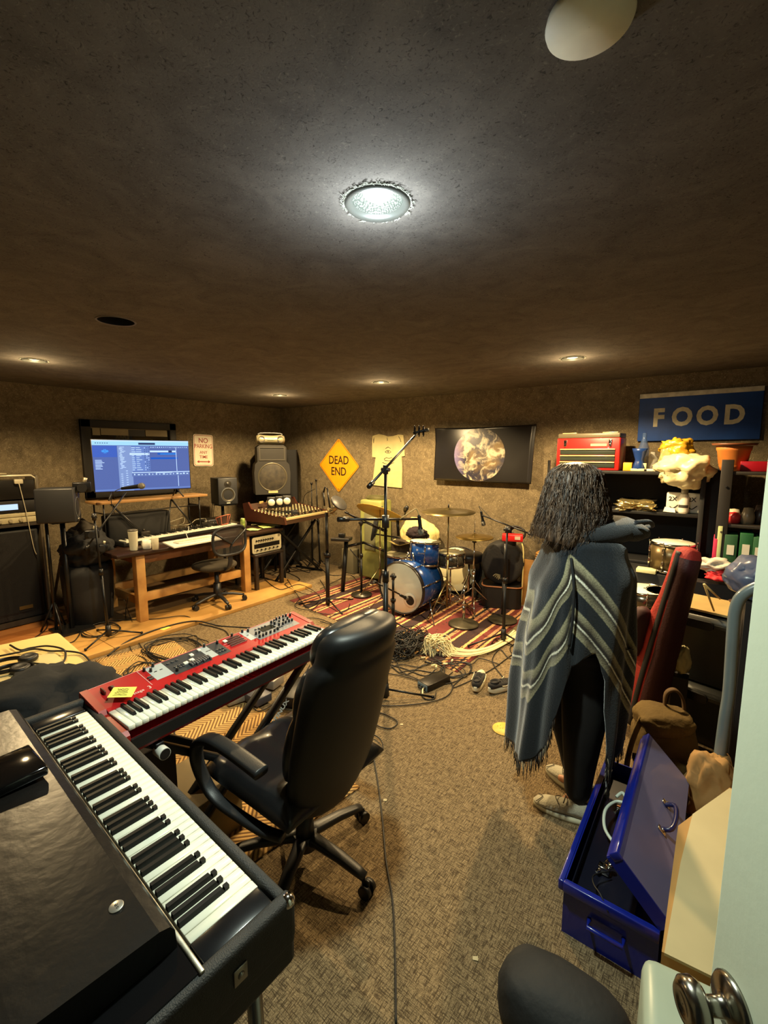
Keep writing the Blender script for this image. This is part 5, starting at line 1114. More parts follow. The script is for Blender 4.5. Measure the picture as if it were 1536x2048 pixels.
for a in (.5, 2.6, 4.7): MB().tube([(0, 0, .32), (.25 * math.cos(a), .25 * math.sin(a), .012)], .009, 6).build('leg', CHR, TH)
P = at(925, 1146, 5.75); drum('spare_bass_drum', 'cream headed spare drum leaning at back wall behind the throne', 'drum', TR(P.x, P.y - .04, .30) @ RX(R(80)), .27, .16, mat('drum_dark', (40, 30, 24), .4), HEAD, False, 0, mat('hoop_black', (26, 24, 26), .3))
P = at(868, 1150, 5.5); drum('spare_snare_drum', 'small cream headed snare drum low on rug behind bass drum', 'drum', TR(P.x, P.y, .10), .15, .13, BSP, HEAD, True, 8)
one('cloth_on_tom', MB().grid(lambda u, v: (at(800, 1092, 5.75).x + (u - .5) * .36, at(800, 1092, 5.75).y + (v - .5) * .30, at(800, 1094, 5.75).z + .052 + .02 * math.sin(7 * u + 3 * v) + .02 * math.cos(5 * v)), 16, 16), mat('cream_cloth', (214, 196, 130), .9), 'folded cream cloth lying on the blue floor tom', 'cloth')
P = at(838, 1062, 5.9); cloth_lump('white_pillow', 'large cream pillow case propped at back wall behind the tom', 'pillow', (P.x, P.y, P.z - .05), (.30, .14, .22), mat('cream_cloth', (214, 196, 130), .9), 9, amp=.12)
P = at(834, 1067, 5.55); cloth_lump('dark_fur_muff', 'dark purple-brown fluffy bundle perched above the blue tom', 'cloth', P, (.15, .10, .085), mat('muff', (40, 28, 32), .95, bump=.8, bs=40), 12)
one('packing_boxes', MB().box((at(838, 1085, 5.95).x, 4.84, .31), (.52, .30, .62), bev=.01), mat('dark_board', (58, 46, 34), .8), 'dark carton behind the drums carrying the pillow', 'box')
# bass drum pedal bits and wooden block
P = gz(862, 1210, .02); PG = thing('drum_pedal', 'metal drum pedal with tan beater plate behind the bass drum', 'drum pedal', (P.x, P.y, .016))
MB().box((0, 0, .035), (.10, .26, .012), RX(R(12)), bev=.003).build('footboard', mat('pedal_tan', (176, 120, 62), .5, c2=(110, 66, 30), vs=30), PG); MB().box((0, 0, .006), (.12, .30, .008)).build('base_plate', STEEL, PG)
for s in (-1, 1): MB().cyl((s * .05, .13, .01), (s * .05, .13, .22), .007, n=8).build('upright', CHR, PG)
MB().cyl((0, .13, .21), (-.05, .03, .26), .005, n=8).build('beater_rod', CHR, PG); MB().sph((-.055, .02, .265), .022, 12).build('beater', BLK, PG)

# ================================================================== stands around the kit
def mic_on(label, p, d, L=.17, ball=False, name='microphone'): 
    t = thing(name, label, 'microphone', p); M = AX(p, Vector(p) + Vector(d)); b = MB(); b.lathe([(.001, 0), (.010, 0), (.012, .01), (.013, L * .6), (.018, L * .7)], 12, M); b.build('body', BLKM, t, True)
    h = MB(); h.lathe([(.018, L * .7), (.021, L * .78), (.021, L * .97), (.012, L), (.001, L)], 14, M); h.build('grille', mat('mic_grille', (120, 118, 110), .4, .7, bump=.6, bs=900), t, True); return t
c = gz(771, 1400); top = at(782, 928, 2.9)
tl = boom_stand('tall black boom stand at centre raising its arm over the drums', (c.x, c.y), 1.64, at(833, 868, 3.1), at(737, 974, 2.62), .34, .0105, (R(40), R(160), R(280)), z0=.0, rb=.019)
t2 = at(782, 922, 2.82)
TMi = microphone('large black condenser microphone at top of the tall boom arm', at(826, 866, 3.08), Vector((.8, .6, .20)), .62, False)
sk = MB(); q0 = at(838, 862, 3.1)
for k in range(3): sk.tube([q0 + Vector((.03 * (k - 1) * .8, .03 * (k - 1) * .6, 0)) + Vector((-.6 * .036 * math.cos(a), .8 * .036 * math.cos(a), .036 * math.sin(a))) for a in [2 * PI * j / 14 for j in range(14)]], .005, 5, closed=True)
sk.build('shock_mount', BLKM, TMi, True)
p1_, p2_ = at(676, 1039, 2.75), at(835, 1038, 3.1)
MB().cyl(p1_, p2_, .0085, n=8).cyl(p1_, p1_.lerp(p2_, .12), .016, n=10).build('lower_boom_arm', BLKM, tl, True); q_ = at(771, 1040, 2.93); MB().cyl(q_ - Vector((0, 0, .05)), q_ + Vector((0, 0, .03)), .024, n=12).build('lower_clutch', BLK, tl, True)
mic_on('dark slim microphone pointing down at tom from the horizontal boom', at(838, 1030, 3.08), Vector((.10, .06, -1)), .14)
MB().tube([at(838, 1030, 3.08), at(833, 1018, 3.08), at(824, 1022, 3.06), at(800, 1038, 3.0)], .004, 6, sp=5).build('microphone_cable', mat('cable_tan', (150, 130, 80), .5)); o = bpy.data.objects['microphone_cable.001']; center(o); tag(o, 'tan cable looping off the downward microphone on horizontal boom', 'cable')
# low stand with microphone at the bass drum port
c = gz(786, 1262); K1, K2 = at(748, 1163, 3.9), at(812, 1195, 4.25)
boom_stand('short black stand aiming a boom at the bass drum port', (c.x, c.y), at(774, 1178, 4.0).z, K2, K1, .22, .012, (0.2, 2.2, 4.4), z0=.016)
mic_on('fat dark bass drum microphone in front of the port hole', at(800, 1190, 4.15), (K2 - K1).normalized(), .12)
# left thick stand with shiny work lamp
c = gz(656, 1212); LS = boom_stand('thick black stand left of drums holding a silver lamp', (c.x, c.y), at(656, 1022, 5.2).z, None, None, .34, .018, (R(-150), R(-20), R(75)), rb=.024, z0=.014 * 0)
for i, (pa, pb) in enumerate((((647, 985), (649, 1012)), ((655, 978), (660, 1018)))): MB().cyl(at(*pa, 5.2), at(*pb, 5.2), .010, n=8).build('upright_prong', BLKM, LS, True)
MB().tube([at(647, 985, 5.2), at(650, 974, 5.2), at(655, 978, 5.2)], .010, 8).build('prong_bridge', BLKM, LS, True)
P = at(662, 1024, 5.1); LP = thing('clamp_lamp', 'silver tube clamp lamp with dark disc front beside the yellow sign', 'lamp', P)
Q = at(683, 1000, 5.0); dd = (Q - P).normalized()
MB().cyl(P, P + dd * .15, .032, .036, 18).build('tube_body', mat('lamp_silver', (170, 160, 130), .3, .8), LP, True)
Mq = AX(P + dd * .15, P + dd * .2); MB().lathe([(.001, .02), (.10, .02), (.104, .01), (.10, .0), (.001, .0)], 30, Mq).build('front_disc', mat('disc_dark', (46, 44, 42), .5), LP, True)
cr_ = MB(); rr = random.Random(5)
for k in range(9): cr_.tube([P + Vector((rr.uniform(-.06, .06), rr.uniform(-.04, .04), rr.uniform(-.05, .04))) for _ in range(4)], .0035, 5, sp=5)
cr_.build('wire_wrap', mat('wire_pale', (196, 180, 130), .4), LP, True)
# two thin stands at the wall
for i, (x0, y0, x1, y1, L) in enumerate(((623, 965, 625, 1118, 'left thin black stand standing by back wall near the mixer'), (632, 958, 640, 1118, 'right thin black stand by back wall with slanted pole'))):
    g = gy(x1, y1, 4.88); g.z = 0; tpp = gy(x0, y0, 4.88); s = thing('folded_stand', L, 'stand', g)
    MB().cyl(g + Vector((0, 0, .05)), g.lerp(tpp, .5), .014, n=8).cyl(g.lerp(tpp, .5), tpp, .008, n=8).cyl(g.lerp(tpp, .48), g.lerp(tpp, .54), .02, n=8).build('pole', BLKM, s, True)
    for a in (0.5, 2.6, 4.7): MB().tube([g + Vector((0, 0, .12)), g + Vector((.13 * math.cos(a), .10 * math.sin(a), .008))], .008, 6).build('leg', BLKM, s, True)
    MB().cyl(tpp - Vector((0, 0, .03)), tpp, .018, n=8).build('top_clamp', BLKM, s, True)
MB().tube([gy(605, 1010, 4.8), gy(610, 990, 4.8), gy(622, 982, 4.8), gy(630, 978, 4.8)], .004, 6, sp=5).build('gooseneck', BLKM, bpy.data.objects['folded_stand'], True)
# electronic drum rack frame
ER = thing('drum_rack_frame', 'black slanted tube frame with arms at left of the bass drum', 'drum rack', gz(686, 1182, .014)); t0 = 5.75
Fp = [(685, 1182, 5.78), (694, 1085, 5.7), (733, 1150, 5.9), (752, 1050, 5.75)]
MB().cyl(gz(685, 1182, .014), at(693, 1080, 5.75), .028, n=12).build('post', BLKM, ER, True)
MB().cyl(gz(732, 1150, .014).lerp(gz(733, 1150, .014), .5), at(753, 1040, 5.95), .034, n=12).build('post', BLKM, ER, True)
MB().cyl(at(694, 1093, 5.72), at(727, 1085, 5.8), .018, n=10).build('crossbar', BLKM, ER, True); MB().cyl(at(727, 1085, 5.8), at(771, 1103, 5.7), .016, n=10).build('crossbar', BLKM, ER, True)
MB().cyl(at(730, 1046, 5.75), at(690, 1024, 5.6), .010, n=8).build('arm', BLKM, ER, True); MB().cyl(at(730, 1044, 5.75), at(772, 1064, 5.6), .012, n=8).build('arm', BLKM, ER, True)
MB().cyl(at(750, 1068, 5.8), at(800, 1076, 5.6), .010, n=8).build('arm', BLKM, ER, True); MB().cyl(at(797, 1072, 5.6), at(795, 1036, 5.6), .020, n=10).build('arm', BLKM, ER, True)
mb = MB(); P = at(687, 1078, 5.7); mb.box((0, 0, 0), (.19, .16, .04), Matrix.Translation(P) @ RZ(.4), bev=.008); mb.box((-.02, 0, .05), (.08, .06, .05), Matrix.Translation(P) @ RZ(.4), bev=.01); mb.box((-.12, 0, -.01), (.08, .07, .04), Matrix.Translation(P) @ RZ(.4), bev=.006); mb.build('control_module', BLK, ER, True)
mb = MB(); P = at(812, 1018, 5.6); mb.sph((0, 0, 0), (.032, .03, .05), 12, M=Matrix.Translation(P) @ RY(.5)); mb.cyl(P, P + Vector((-.02, 0, -.09)), .010); mb.build('clip_arm', BLKM, ER, True)
MB().tube([at(700, 1098, 5.7), at(708, 1108, 5.7), at(720, 1122, 5.7), at(724, 1135, 5.7), at(716, 1130, 5.7), at(720, 1122, 5.7)], .007, 6, sp=5).build('hanging_cable', RUB, ER, True)
c = gz(723, 1190, .014); boom_stand('slim black round-based microphone stand beside the bass drum', (c.x, c.y), at(733, 1045, 5.5).z, at(775, 1062, 5.4), at(690, 1024, 5.5), 0, .010, z0=.016, round_base=.13)
# pale green amplifier crate
P = gy(745, 1040, 4.75); AC = thing('pale_green_crate', 'pale green standing case with coiled strap behind the left cymbal', 'case', (P.x, 4.78, 0))
pg = mat('pale_green', (150, 152, 84), .6, c2=(118, 122, 66), vs=5)
z1 = gy(745, 1000, 4.75).z; xa, xb = gy(722, 1040, 4.75).x, gy(764, 1040, 4.75).x
MB().box(((xa + xb) / 2, 4.85, z1 / 2 + .02), (xb - xa, .26, z1 - .04), bev=.03).build('body', pg, AC, True); MB().box(((xa + xb) / 2, 4.715, z1 * .62), ((xb - xa) * .5, .012, z1 * .45), bev=.003).build('front_panel', mat('grey_green', (112, 112, 84), .6), AC, True)
cs = MB()
for k in range(3): cs.tube([((xa + xb) / 2 + (.15 - .02 * k) * math.cos(a), 4.85 + .09 * math.sin(a), z1 + .02 + .012 * k) for a in [2 * PI * j / 16 for j in range(16)]], .010, 6, closed=True)
cs.build('coiled_strap', mat('strap_olive', (88, 84, 48), .7), AC, True)
for i, (sx_, sz_) in enumerate(((.10, .18), (.13, .24))): one('grey_speaker_box', MB().box((gy(700 + 35 * i, 1130, 4.9).x, 4.92, sz_), (.22, .16, sz_ * 2), bev=.01), mat('speaker_box_grey', (92, 86, 66), .7), ['small grey box by back wall under the drum rack module', 'taller grey box by back wall behind the slanted post'][i], 'box')
# right of the kit: boom stand and round-base stand
c = gz(997, 1290); b1, b2 = at(963, 1030, 4.45), at(1066, 1070, 4.1)
boom_stand('black boom stand right of kit reaching over the hi-hat', (c.x + .02, c.y + .06), at(1009, 1052, 4.25).z, b1, b2, .36, .0095, (R(-10), R(110), R(235)), rb=.015, z0=.014)
mic_on('thin dark microphone hanging down off the right boom arm', at(962, 1022, 4.45), Vector((.18, .10, -1)), .15)
MB().tube([at(962, 1022, 4.45), at(958, 1012, 4.45), at(966, 1020, 4.4), at(985, 1040, 4.35)], .003, 6, sp=5).build('microphone_cable', RUB); o = bpy.data.objects['microphone_cable.002']; center(o); tag(o, 'thin cable arching from microphone onto the right boom arm', 'cable')
c = gz(1005, 1240, .014); tripod('round_base_stand', 'black straight microphone stand on heavy round iron base', 'microphone stand', (c.x, c.y), at(1018, 1085, 4.7).z, .011, 0, (), BLKM, zf=.016, round_base=.15)
# padded drum bag on a case, coiled cable and red box on top
P = gz(1004, 1208); SU = thing('black_suitcase', 'black round-cornered suitcase with tan piping under the drum bag', 'suitcase', (P.x, P.y - .02, 0), math.atan2(P.y, P.x) - PI / 2)
b = MB(); b.prism(rrect(.44, .34, .08), .24, TR(0, 0, .012)); b.build('body', mat('case_black', (22, 20, 19), .5), SU)
b = MB(); b.tube([(x, y, .255) for x, y in rrect(.445, .345, .08)], .008, 6, closed=True); b.build('piping', mat('piping_tan', (150, 96, 60), .5), SU)
M_, a_ = face((P.x, P.y + .13, .255)); BG = thing('drum_bag', 'big round black padded drum bag standing on the suitcase', 'bag', (P.x, P.y - .02, .266), a_)
rg = []
for y in (-.12, -.115, -.09, -.0, .09, .115, .12):
    k = {.12: .80, .115: .92, .09: 1.0, .0: 1.02}[abs(y)]; rg.append([(.235 * k * math.cos(2 * PI * j / 36), y, .245 + .243 * k * math.sin(2 * PI * j / 36)) for j in range(36)])
b = MB(); b.loft(rg); b.build('padded_body', mat('bag_black', (26, 24, 23), .75, bump=.2, bs=60), BG)
MB().box((.06, 0, .50), (.16, .20, .16), bev=.04).build('top_pocket', mat('bag_black', (26, 24, 23), .75, bump=.2, bs=60), BG)
lg = MB()
for k in range(4): lg.tube([(-.10 + .02 * k, -.124, .10 - .012 * k), (-.07 + .01 * k, -.124, .125 - .012 * k), (-.02, -.124, .115 - .014 * k)], .005, 5, sp=4)
lg.build('white_logo', mat('logo_cream', (206, 192, 140), .6), BG)
MB().tube([(.20, -.06, .48), (.22, -.09, .38), (.22, -.10, .0), (.215, -.10, -.22)], .007, 6, sp=4).build('side_strap', mat('strap_cream', (206, 186, 120), .6), BG)
P2 = at(1025, 1076, 4.75); rb_ = thing_at('red_gadget_box', 'bright red box with white label on top of the drum bag', 'box', Vector((P2.x, P2.y, P2.z - .035)))
MB().box((0, 0, .04), (.21, .10, .075), bev=.01).build('body', mat('bright_red', (196, 26, 26), .4), rb_); MB().box((.05, -.052, .045), (.055, .003, .035)).build('label_patch', mat('label_grey', (190, 170, 150), .5), rb_)
P2 = at(1034, 1062, 4.85); cc = MB()
for k in range(6): cc.tube([(P2.x + .125 * math.cos(a) * (1 - .04 * k) * .8, P2.y - .03 + .03 * k * .4, P2.z - .02 + .075 * math.sin(a) * (1 - .05 * k)) for a in [2 * PI * j / 18 for j in range(18)]], .010, 6, closed=True)
one('cable_coil', cc, RUB, 'black coiled cable heaped behind the red box on bag', 'cable')
# plywood upright sheet and wicker basket
P = gz(1052, 1208); PWm = mat('raw_ply', (186, 134, 70), .6, c2=(150, 104, 50), vs=7)
one('plywood_offcut', MB().box((-1.70, 5.04, .27), (.13, .03, .54), bev=.003), PWm, 'upright pale plywood offcut leaning on wall beside the drum bag', 'wood panel')
P = gy(1090, 1110, 4.75); WBs = thing('wicker_basket', 'tan wicker basket just left of the person by shelves', 'basket', (P.x + .1, 4.75, .45))
b = MB()
for k in range(12): b.tube([(x, y, .02 + k * .022) for x, y in rrect(.34 - .004 * abs(k - 6), .24, .03, 3)], .012, 6, closed=True)
b.build('woven_side', mat('wicker', (214, 160, 84), .6, c2=(150, 100, 44), vs=60), WBs); MB().box((0, 0, .012), (.32, .22, .02)).build('bottom', WOOD, WBs)
one('basket_crate', MB().box((P.x + .1, 4.75, .222), (.40, .30, .444), bev=.005), WOOD, 'plain wooden crate beneath the wicker basket', 'crate')
# ================================================================== shelving on the right of the back wall
SHB = mat('shelf_black', (16, 16, 18), .6)
BS = thing('black_shelving', 'tall black shelf unit against back wall behind the person', 'shelf unit', (-.72, 4.70, 0))
for x in (-1.36, -.115): MB().box((x, 4.72, .79), (.035, .36, 1.58), bev=.003).build('side_panel', SHB, BS, True)
for z in (1.575, 1.225, .78, .40): MB().box((-.74, 4.72, z), (1.22, .35, .028), bev=.003).build('shelf_board', SHB, BS, True)
MB().box((-.74, 4.90, .80), (1.22, .01, 1.55)).build('back_board', mat('back_board', (14, 14, 16), .8), BS, True)
MB().cyl((-1.36, 4.52, 0), (-1.36, 4.52, 1.68), .014, n=8).build('front_post', BLKM, BS, True)
MB().box((-1.18, 4.60, 1.28), (.30, .10, .012)).build('small_ledge', SHB, BS, True)
# yellow notes on the left of the shelf
for i, (px, py, h_, L) in enumerate(((1119, 972, .13, 'upper of two yellow notes taped at left end of the shelf unit'), (1116, 994, .12, 'lower yellow note with scribble at left end of the shelf unit'))):
    P = gy(px, py, 4.50); mb = MB(); mb.box((0, 0, 0), (.115, .004, h_)); mb.tube([(-.03, -.003, .03), (0, -.003, -.02), (.01, -.003, .03), (.03, -.003, -.01)] if i else [(-.02, -.003, .02), (.03, -.003, .025), (-.01, -.003, -.01), (.03, -.003, -.005)], .004, 5, 1, sp=3)
    o = mb.build('yellow_note', [mat('note_yellow', (230, 206, 60), .6), BLK]); o.location = P + Vector((0, 0, h_ * 0)); tag(o, L, 'note')
# red tool chest
P = gy(1172, 938, 4.60); CH = thing('tool_chest', 'bright red tool chest with three drawers on top of shelf unit', 'tool chest', (P.x, 4.60, 1.590), R(-2))
RD = mat('chest_red', (196, 30, 26), .35, coat=.3); CG = mat('chest_grey', (88, 80, 62), .4); DRG = mat('drawer_dark', (46, 52, 44), .35, coat=.2); TRC = mat('drawer_trim', (206, 190, 140), .3, .4)
MB().box((0, .13, .15), (.56, .27, .30), bev=.008).build('body', RD, CH); MB().box((0, .13, .322), (.55, .27, .045), bev=.008).build('lid', CG, CH)
for z in (.172, .112, .052):
    d = MB().box((0, -.006, z), (.49, .014, .052), bev=.003).build('drawer', DRG, CH); MB().box((0, -.016, z + .022), (.49, .012, .012), bev=.003).build('drawer_pull', TRC, d)
for x in (-.20, .20):
    l = MB(); l.box((x, -.008, .255), (.03, .012, .055), bev=.003); l.box((x, -.016, .235), (.02, .008, .03), bev=.003); l.build('latch', CHR, CH)
MB().box((.10, -.007, .235), (.14, .003, .022)).build('name_strip', mat('strip_pinkish', (214, 160, 130), .4), CH)
for x in (-.17, .19): MB().box((x, .02, .348), (.13, .03, .008), bev=.002).build('lid_handle', TRC, CH)
# on top of the shelf
def boxy(name, label, cat, px, py, y, s, m, rz=0, z=None, bev=.004):
    P = gy(px, py, y); zz = P.z if z is None else z
    return one(name, MB().box((0, 0, s[2] / 2), s, TR(P.x, P.y, zz) @ RZ(R(rz)), bev=bev), m, label, cat)
ZT = 1.590
boxy('orange_box', 'small orange box standing beside the red tool chest', 'box', 1255, 943, 4.60, (.070, .05, .075), mat('box_orange', (236, 160, 40), .5), 0, ZT)
P = gy(1277, 943, 4.62); one('blue_vase', MB().lathe([(.001, .004), (.05, 0), (.06, .02), (.038, .08), (.034, .10), (.055, .17), (.062, .20), (.056, .20), (.03, .10), (.001, .09)], 24, TR(P.x, P.y, ZT)), mat('vase_blue', (24, 52, 110), .3), 'cobalt blue waisted vase on shelf top beside the orange box', 'vase')
for i, (px, w_, c_, L) in enumerate(((1286, .05, (196, 196, 150), 'small pale green jar right of the blue vase on the shelf top'), (1262, .0, (0, 0, 0), ''), (1278, .13, (216, 206, 160), 'leftmost flat white packet on the shelf top edge'), (1298, .08, (206, 206, 190), 'middle flat white packet on the shelf top edge'), (1318, .09, (190, 180, 150), 'rightmost flat white packet on the shelf top edge beside the plastic bag'))):
    if w_ > 0: boxy('packet' if i else 'small_jar', L, 'packet' if i else 'jar', px, 943, 4.585 if i else 4.62, (w_, .05, .022 if i else .07), mat('packet_%d' % i, c_, .5), 0, ZT)
clr = mat('hazy_plastic', (200, 200, 190), .15, alpha=.35)
for i, (px, h_, r_) in enumerate(((1284, .34, .045), (1303, .17, .05))):
    P = gy(px, 943, 4.74); one('clear_bottle', MB().lathe([(.001, 0), (r_, .0), (r_, h_ * .6), (r_ * .4, h_ * .85), (r_ * .35, h_), (.001, h_)], 20, TR(P.x, P.y, ZT)), clr if i else mat('hazy_blue', (70, 90, 130), .15, alpha=.5), ['tall hazy blue bottle standing behind the blue vase', 'squat clear bottle behind the white packets'][i], 'bottle')
P = gy(1368, 925, 4.52); cloth_lump('white_plastic_bag', 'full white plastic bag slumped over shelf edge beneath the blue sign', 'bag', (P.x, 4.55, 1.62), (.21, .15, .15), mat('plastic_white', (216, 204, 160), .35, spec=.6), 21, amp=.35)
P = gy(1362, 888, 4.6); cloth_lump('yellow_snack_bag', 'crumpled yellow snack bag on top of the white plastic bag', 'bag', (P.x - .03, 4.62, 1.80), (.12, .07, .09), mat('snack_yellow', (216, 170, 40), .35, c2=(150, 110, 30), vs=20), 33, amp=.5)
P = gy(1337, 900, 4.6); cloth_lump('clear_food_bag', 'clear food bag with small label hanging left of white plastic bag', 'bag', (P.x, 4.60, 1.70), (.07, .05, .115), mat('hazy_food', (196, 180, 120), .2, alpha=.6), 41, amp=.3)
# second shelf
P = gy(1268, 1020, 4.62); cloth_lump('foil_pouch', 'crinkled shiny foil pouch on second shelf beside the hair', 'pouch', (P.x, 4.62, 1.275), (.16, .10, .05), mat('foil', (220, 200, 140), .18, .9), 51, amp=.7)
for i, (px, L) in enumerate(((1347, 'left white box marked 2X on second shelf'), (1385, 'right white box marked 2X behind the spray bottle'))):
    P = gy(px, 1022, 4.66); t = thing('white_carton', L, 'box', (P.x, P.y, 1.2395)); MB().box((0, 0, .085), (.115, .06, .17), bev=.01).build('carton', WHT, t)
    tx = MB(); text_mb('2X', .052, tx, TR(-.01, -.0315, .115) @ RX(R(90)), 0, .0005, .001); tx.tube([(-.03, -.0318, .05), (-.005, -.0318, .035), (.03, -.0318, .065)], .004, 5, sp=3); tx.build('lettering', BLK, t)
P = gy(1366, 1026, 4.58); t = thing('spray_bottle', 'white round bottle with grey cap between the two 2X boxes', 'bottle', (P.x, P.y, 1.2395)); MB().lathe([(.001, 0), (.036, 0), (.038, .02), (.038, .13), (.028, .165), (.001, .165)], 22).build('body', WHT, t); MB().lathe([(.026, .163), (.026, .21), (.001, .212)], 18).build('cap', mat('cap_grey', (130, 126, 110), .4), t); MB().lathe([(.0385, .05), (.0385, .075)], 22, a0=R(200), a1=R(330)).build('label_band', mat('label_dark', (60, 56, 52), .5), t)
one('white_leaflet', MB().add([(gy(1328, 1005, 4.6).x, 4.58, 1.245), (gy(1352, 1018, 4.6).x, 4.55, 1.245), (gy(1350, 1005, 4.6).x, 4.62, 1.275), (gy(1330, 998, 4.6).x, 4.64, 1.28)], [(0, 1, 2, 3)]).box((gy(1340, 1010, 4.6).x, 4.6, 1.243), (.04, .04, .004)), WHT, 'folded white leaflet leaning in front of left 2X box', 'leaflet')
P = gy(1268, 985, 4.78); one('dark_bowl', MB().lathe([(.001, 0), (.08, 0), (.15, .09), (.14, .09), (.07, .012), (.001, .012)], 28, TR(P.x + .05, P.y, 1.2395)), mat('bowl_brown', (46, 38, 30), .5), 'dark brown bowl deep in second shelf behind the foil pouch', 'bowl')
# drums in and on the lower shelf
BRD2 = mat('bronze_shell', (96, 80, 50), .3, .5); CRD = mat('chrome_shell', (120, 112, 98), .2, .9)
P = gy(1346, 1100, 4.50); ZB = .7945
one('lower_cabinet', MB().box((-.65, 4.36, .385), (1.02, .34, .77), bev=.005), mat('cabinet_dark', (18, 18, 20), .7), 'low black cupboard carrying the spare drums in front of the shelves', 'cupboard')
zt = .772
drum('bronze_tom', 'bronze shelled tom drum standing on low black cupboard', 'drum', TR(gy(1345, 1100, 4.36).x, 4.36, zt + .016), .155, .23, BRD2, HEADG, True, 6)
o = bpy.data.objects['bronze_tom']; 
P = gy(1296, 1112, 4.25); one('cream_manual', MB().box((P.x, 4.22, zt + .016), (.14, .10, .03), bev=.003), mat('manual_cream', (214, 208, 160), .6), 'cream booklet lying on low cupboard left of bronze tom', 'booklet')
for i, (px, py, L) in enumerate(((1292, 1165, 'chrome snare drum beneath the booklet on the floor crate'), (1335, 1160, 'second chrome snare drum right beside the first on floor crate'))):
    P = gy(px, py + 10, 4.05); drum('chrome_snare', L, 'drum', TR(P.x, 4.02 if i == 0 else 4.04, .55), .165 if i == 0 else .14, .13, CRD, HEADG, True, 8)
one('floor_crate', MB().box((-.52, 4.03, .268), (.72, .32, .536), bev=.004), mat('crate_dark', (24, 20, 20), .7), 'dark crate on floor carrying two chrome snare drums', 'crate')
# ---------------- right hand utility shelves with pot, binders
US = thing('utility_shelving', 'dark metal slotted utility shelves at right end of back wall', 'shelf unit', (.42, 4.55, 0))
UM = mat('utility_metal', (34, 30, 26), .5)
for x, y in ((.03, 4.30), (.03, 4.85), (.95, 4.30), (.95, 4.85)): MB().box((x, y, .85), (.075, .03, 1.70), bev=.003).build('upright', UM, US, True)
for z in (1.60, 1.20, .78, .35): MB().box((.49, 4.575, z), (.98, .56, .025), bev=.003).build('shelf_board', UM, US, True)
bl_ = None
for z in (1.50, 1.15, .9, .60, .3): o = MB().cyl((.03, 4.283, z), (.03, 4.275, z), .008, n=8).build('bolt', STEEL, US, True)
boxy('tall_black_board', 'tall black panel standing between the two shelf units', 'panel', 1412, 1200, 4.72, (.20, .03, 1.62), SHB, 0, 0.0); 
P = gy(1462, 950, 4.42); t = thing('terracotta_pot', 'terracotta flower pot with saucer on top of right utility shelves', 'plant pot', (.06, 4.45, 1.614)); TCm = mat('terracotta', (196, 116, 46), .6, var=.15)
MB().lathe([(.001, 0), (.075, 0), (.085, .03), (.088, .035), (.088, .05), (.092, .055), (.105, .15), (.11, .155), (.115, .19), (.10, .19), (.001, .17)], 30).build('pot', TCm, t); MB().lathe([(.001, .192), (.14, .195), (.145, .21), (.135, .21), (.001, .20)], 30).build('saucer', mat('saucer_brown', (110, 60, 30), .5), t)
boxy('red_flat_box', 'flat glossy crimson box on top of right utility shelves', 'box', 1515, 955, 4.40, (.22, .12, .075), mat('crimson', (150, 16, 30), .3), 0, 1.613)
for i, (px, c_, w_, h_, L) in enumerate(((1455, (40, 84, 52), .08, .34, 'green upright binder with white spine label on utility shelf'), (1485, (30, 92, 50), .08, .36, 'bright green upright binder right of the first green binder'), (1510, (44, 96, 56), .07, .34, 'rightmost green binder near the door edge'), (1432, (196, 206, 150), .03, .40, 'thin pale green folder standing at left of binders'), (1425, (206, 50, 90), .03, .30, 'thin pink folder standing beside the magazine box'))):
    P = gy(px, 1150, 4.34); t = thing('binder', L, 'binder', (P.x, 4.40, .7935)); MB().box((0, 0, h_ / 2), (w_, .24, h_), bev=.004).build('cover', mat('binder_%d' % i, c_, .5), t)
    if w_ > .05: MB().box((0, -.122, h_ * .66), (w_ * .55, .003, h_ * .22)).build('spine_label', WHT, t)
P = gy(1412, 1140, 4.2); one('magazine_box', MB().box((-.03, 4.20, .55), (.26, .28, .22), RZ(0), bev=.01).box((-.03, 4.20, .665), (.22, .24, .02)), mat('grey_carton', (92, 86, 66), .7, c2=(50, 46, 38), vs=6), 'greyish open carton of papers standing left of green binders', 'box')
one('carton_support', MB().box((-.03, 4.20, .217), (.26, .28, .434)), mat('crate_dark', (24, 20, 20), .7), 'dark plinth under the greyish carton of papers', 'crate')
for i, (px, py, s_, c_, L, y_) in enumerate(((1425, 1130, (.13, .08, .05), (206, 196, 180), 'crumpled white paper bag in front of the carton', 3.98), (1437, 1150, (.08, .08, .05), (206, 30, 40), 'bright red cloth scrap lying beside the white paper bag', 3.96))):
    P = gy(px, py, y_); cloth_lump('paper_bag' if i == 0 else 'red_cloth', L, 'bag' if i == 0 else 'cloth', P, s_, mat('lump_%d' % i, c_, .7), 60 + i, amp=.5)
one('cloth_perch', MB().box((gy(1430, 1150, 3.98).x, 3.98, gy(1430, 1165, 3.98).z / 2), (.26, .12, gy(1430, 1165, 3.98).z)), mat('crate_dark', (24, 20, 20), .7), 'dark box beneath the white paper bag and red scrap', 'box')
# small items on the utility shelves
for i, (px, py, c_, L) in enumerate(((1405, 1058, (196, 50, 50), 'small red topped jar on utility shelf'), (1438, 1045, (196, 186, 160), 'curved white dish on utility shelf'), (1472, 1040, (130, 120, 100), 'round glass jar near the right utility post'), (1500, 1015, (60, 50, 44), 'dark bottle on right utility shelf'))):
    P = gy(px + 22, py, 4.48); one(('lidded_jar', 'white_dish', 'glass_jar', 'dark_bottle')[i], MB().lathe([(.001, 0), (.04, 0), (.045, .05), (.03, .08 + .02 * i), (.001, .085 + .02 * i)], 16, TR(max(.10, P.x), 4.40 + .05 * (i % 2), 1.2135)), mat('item_%d' % i, c_, .35), L, ('jar', 'dish', 'jar', 'bottle')[i])
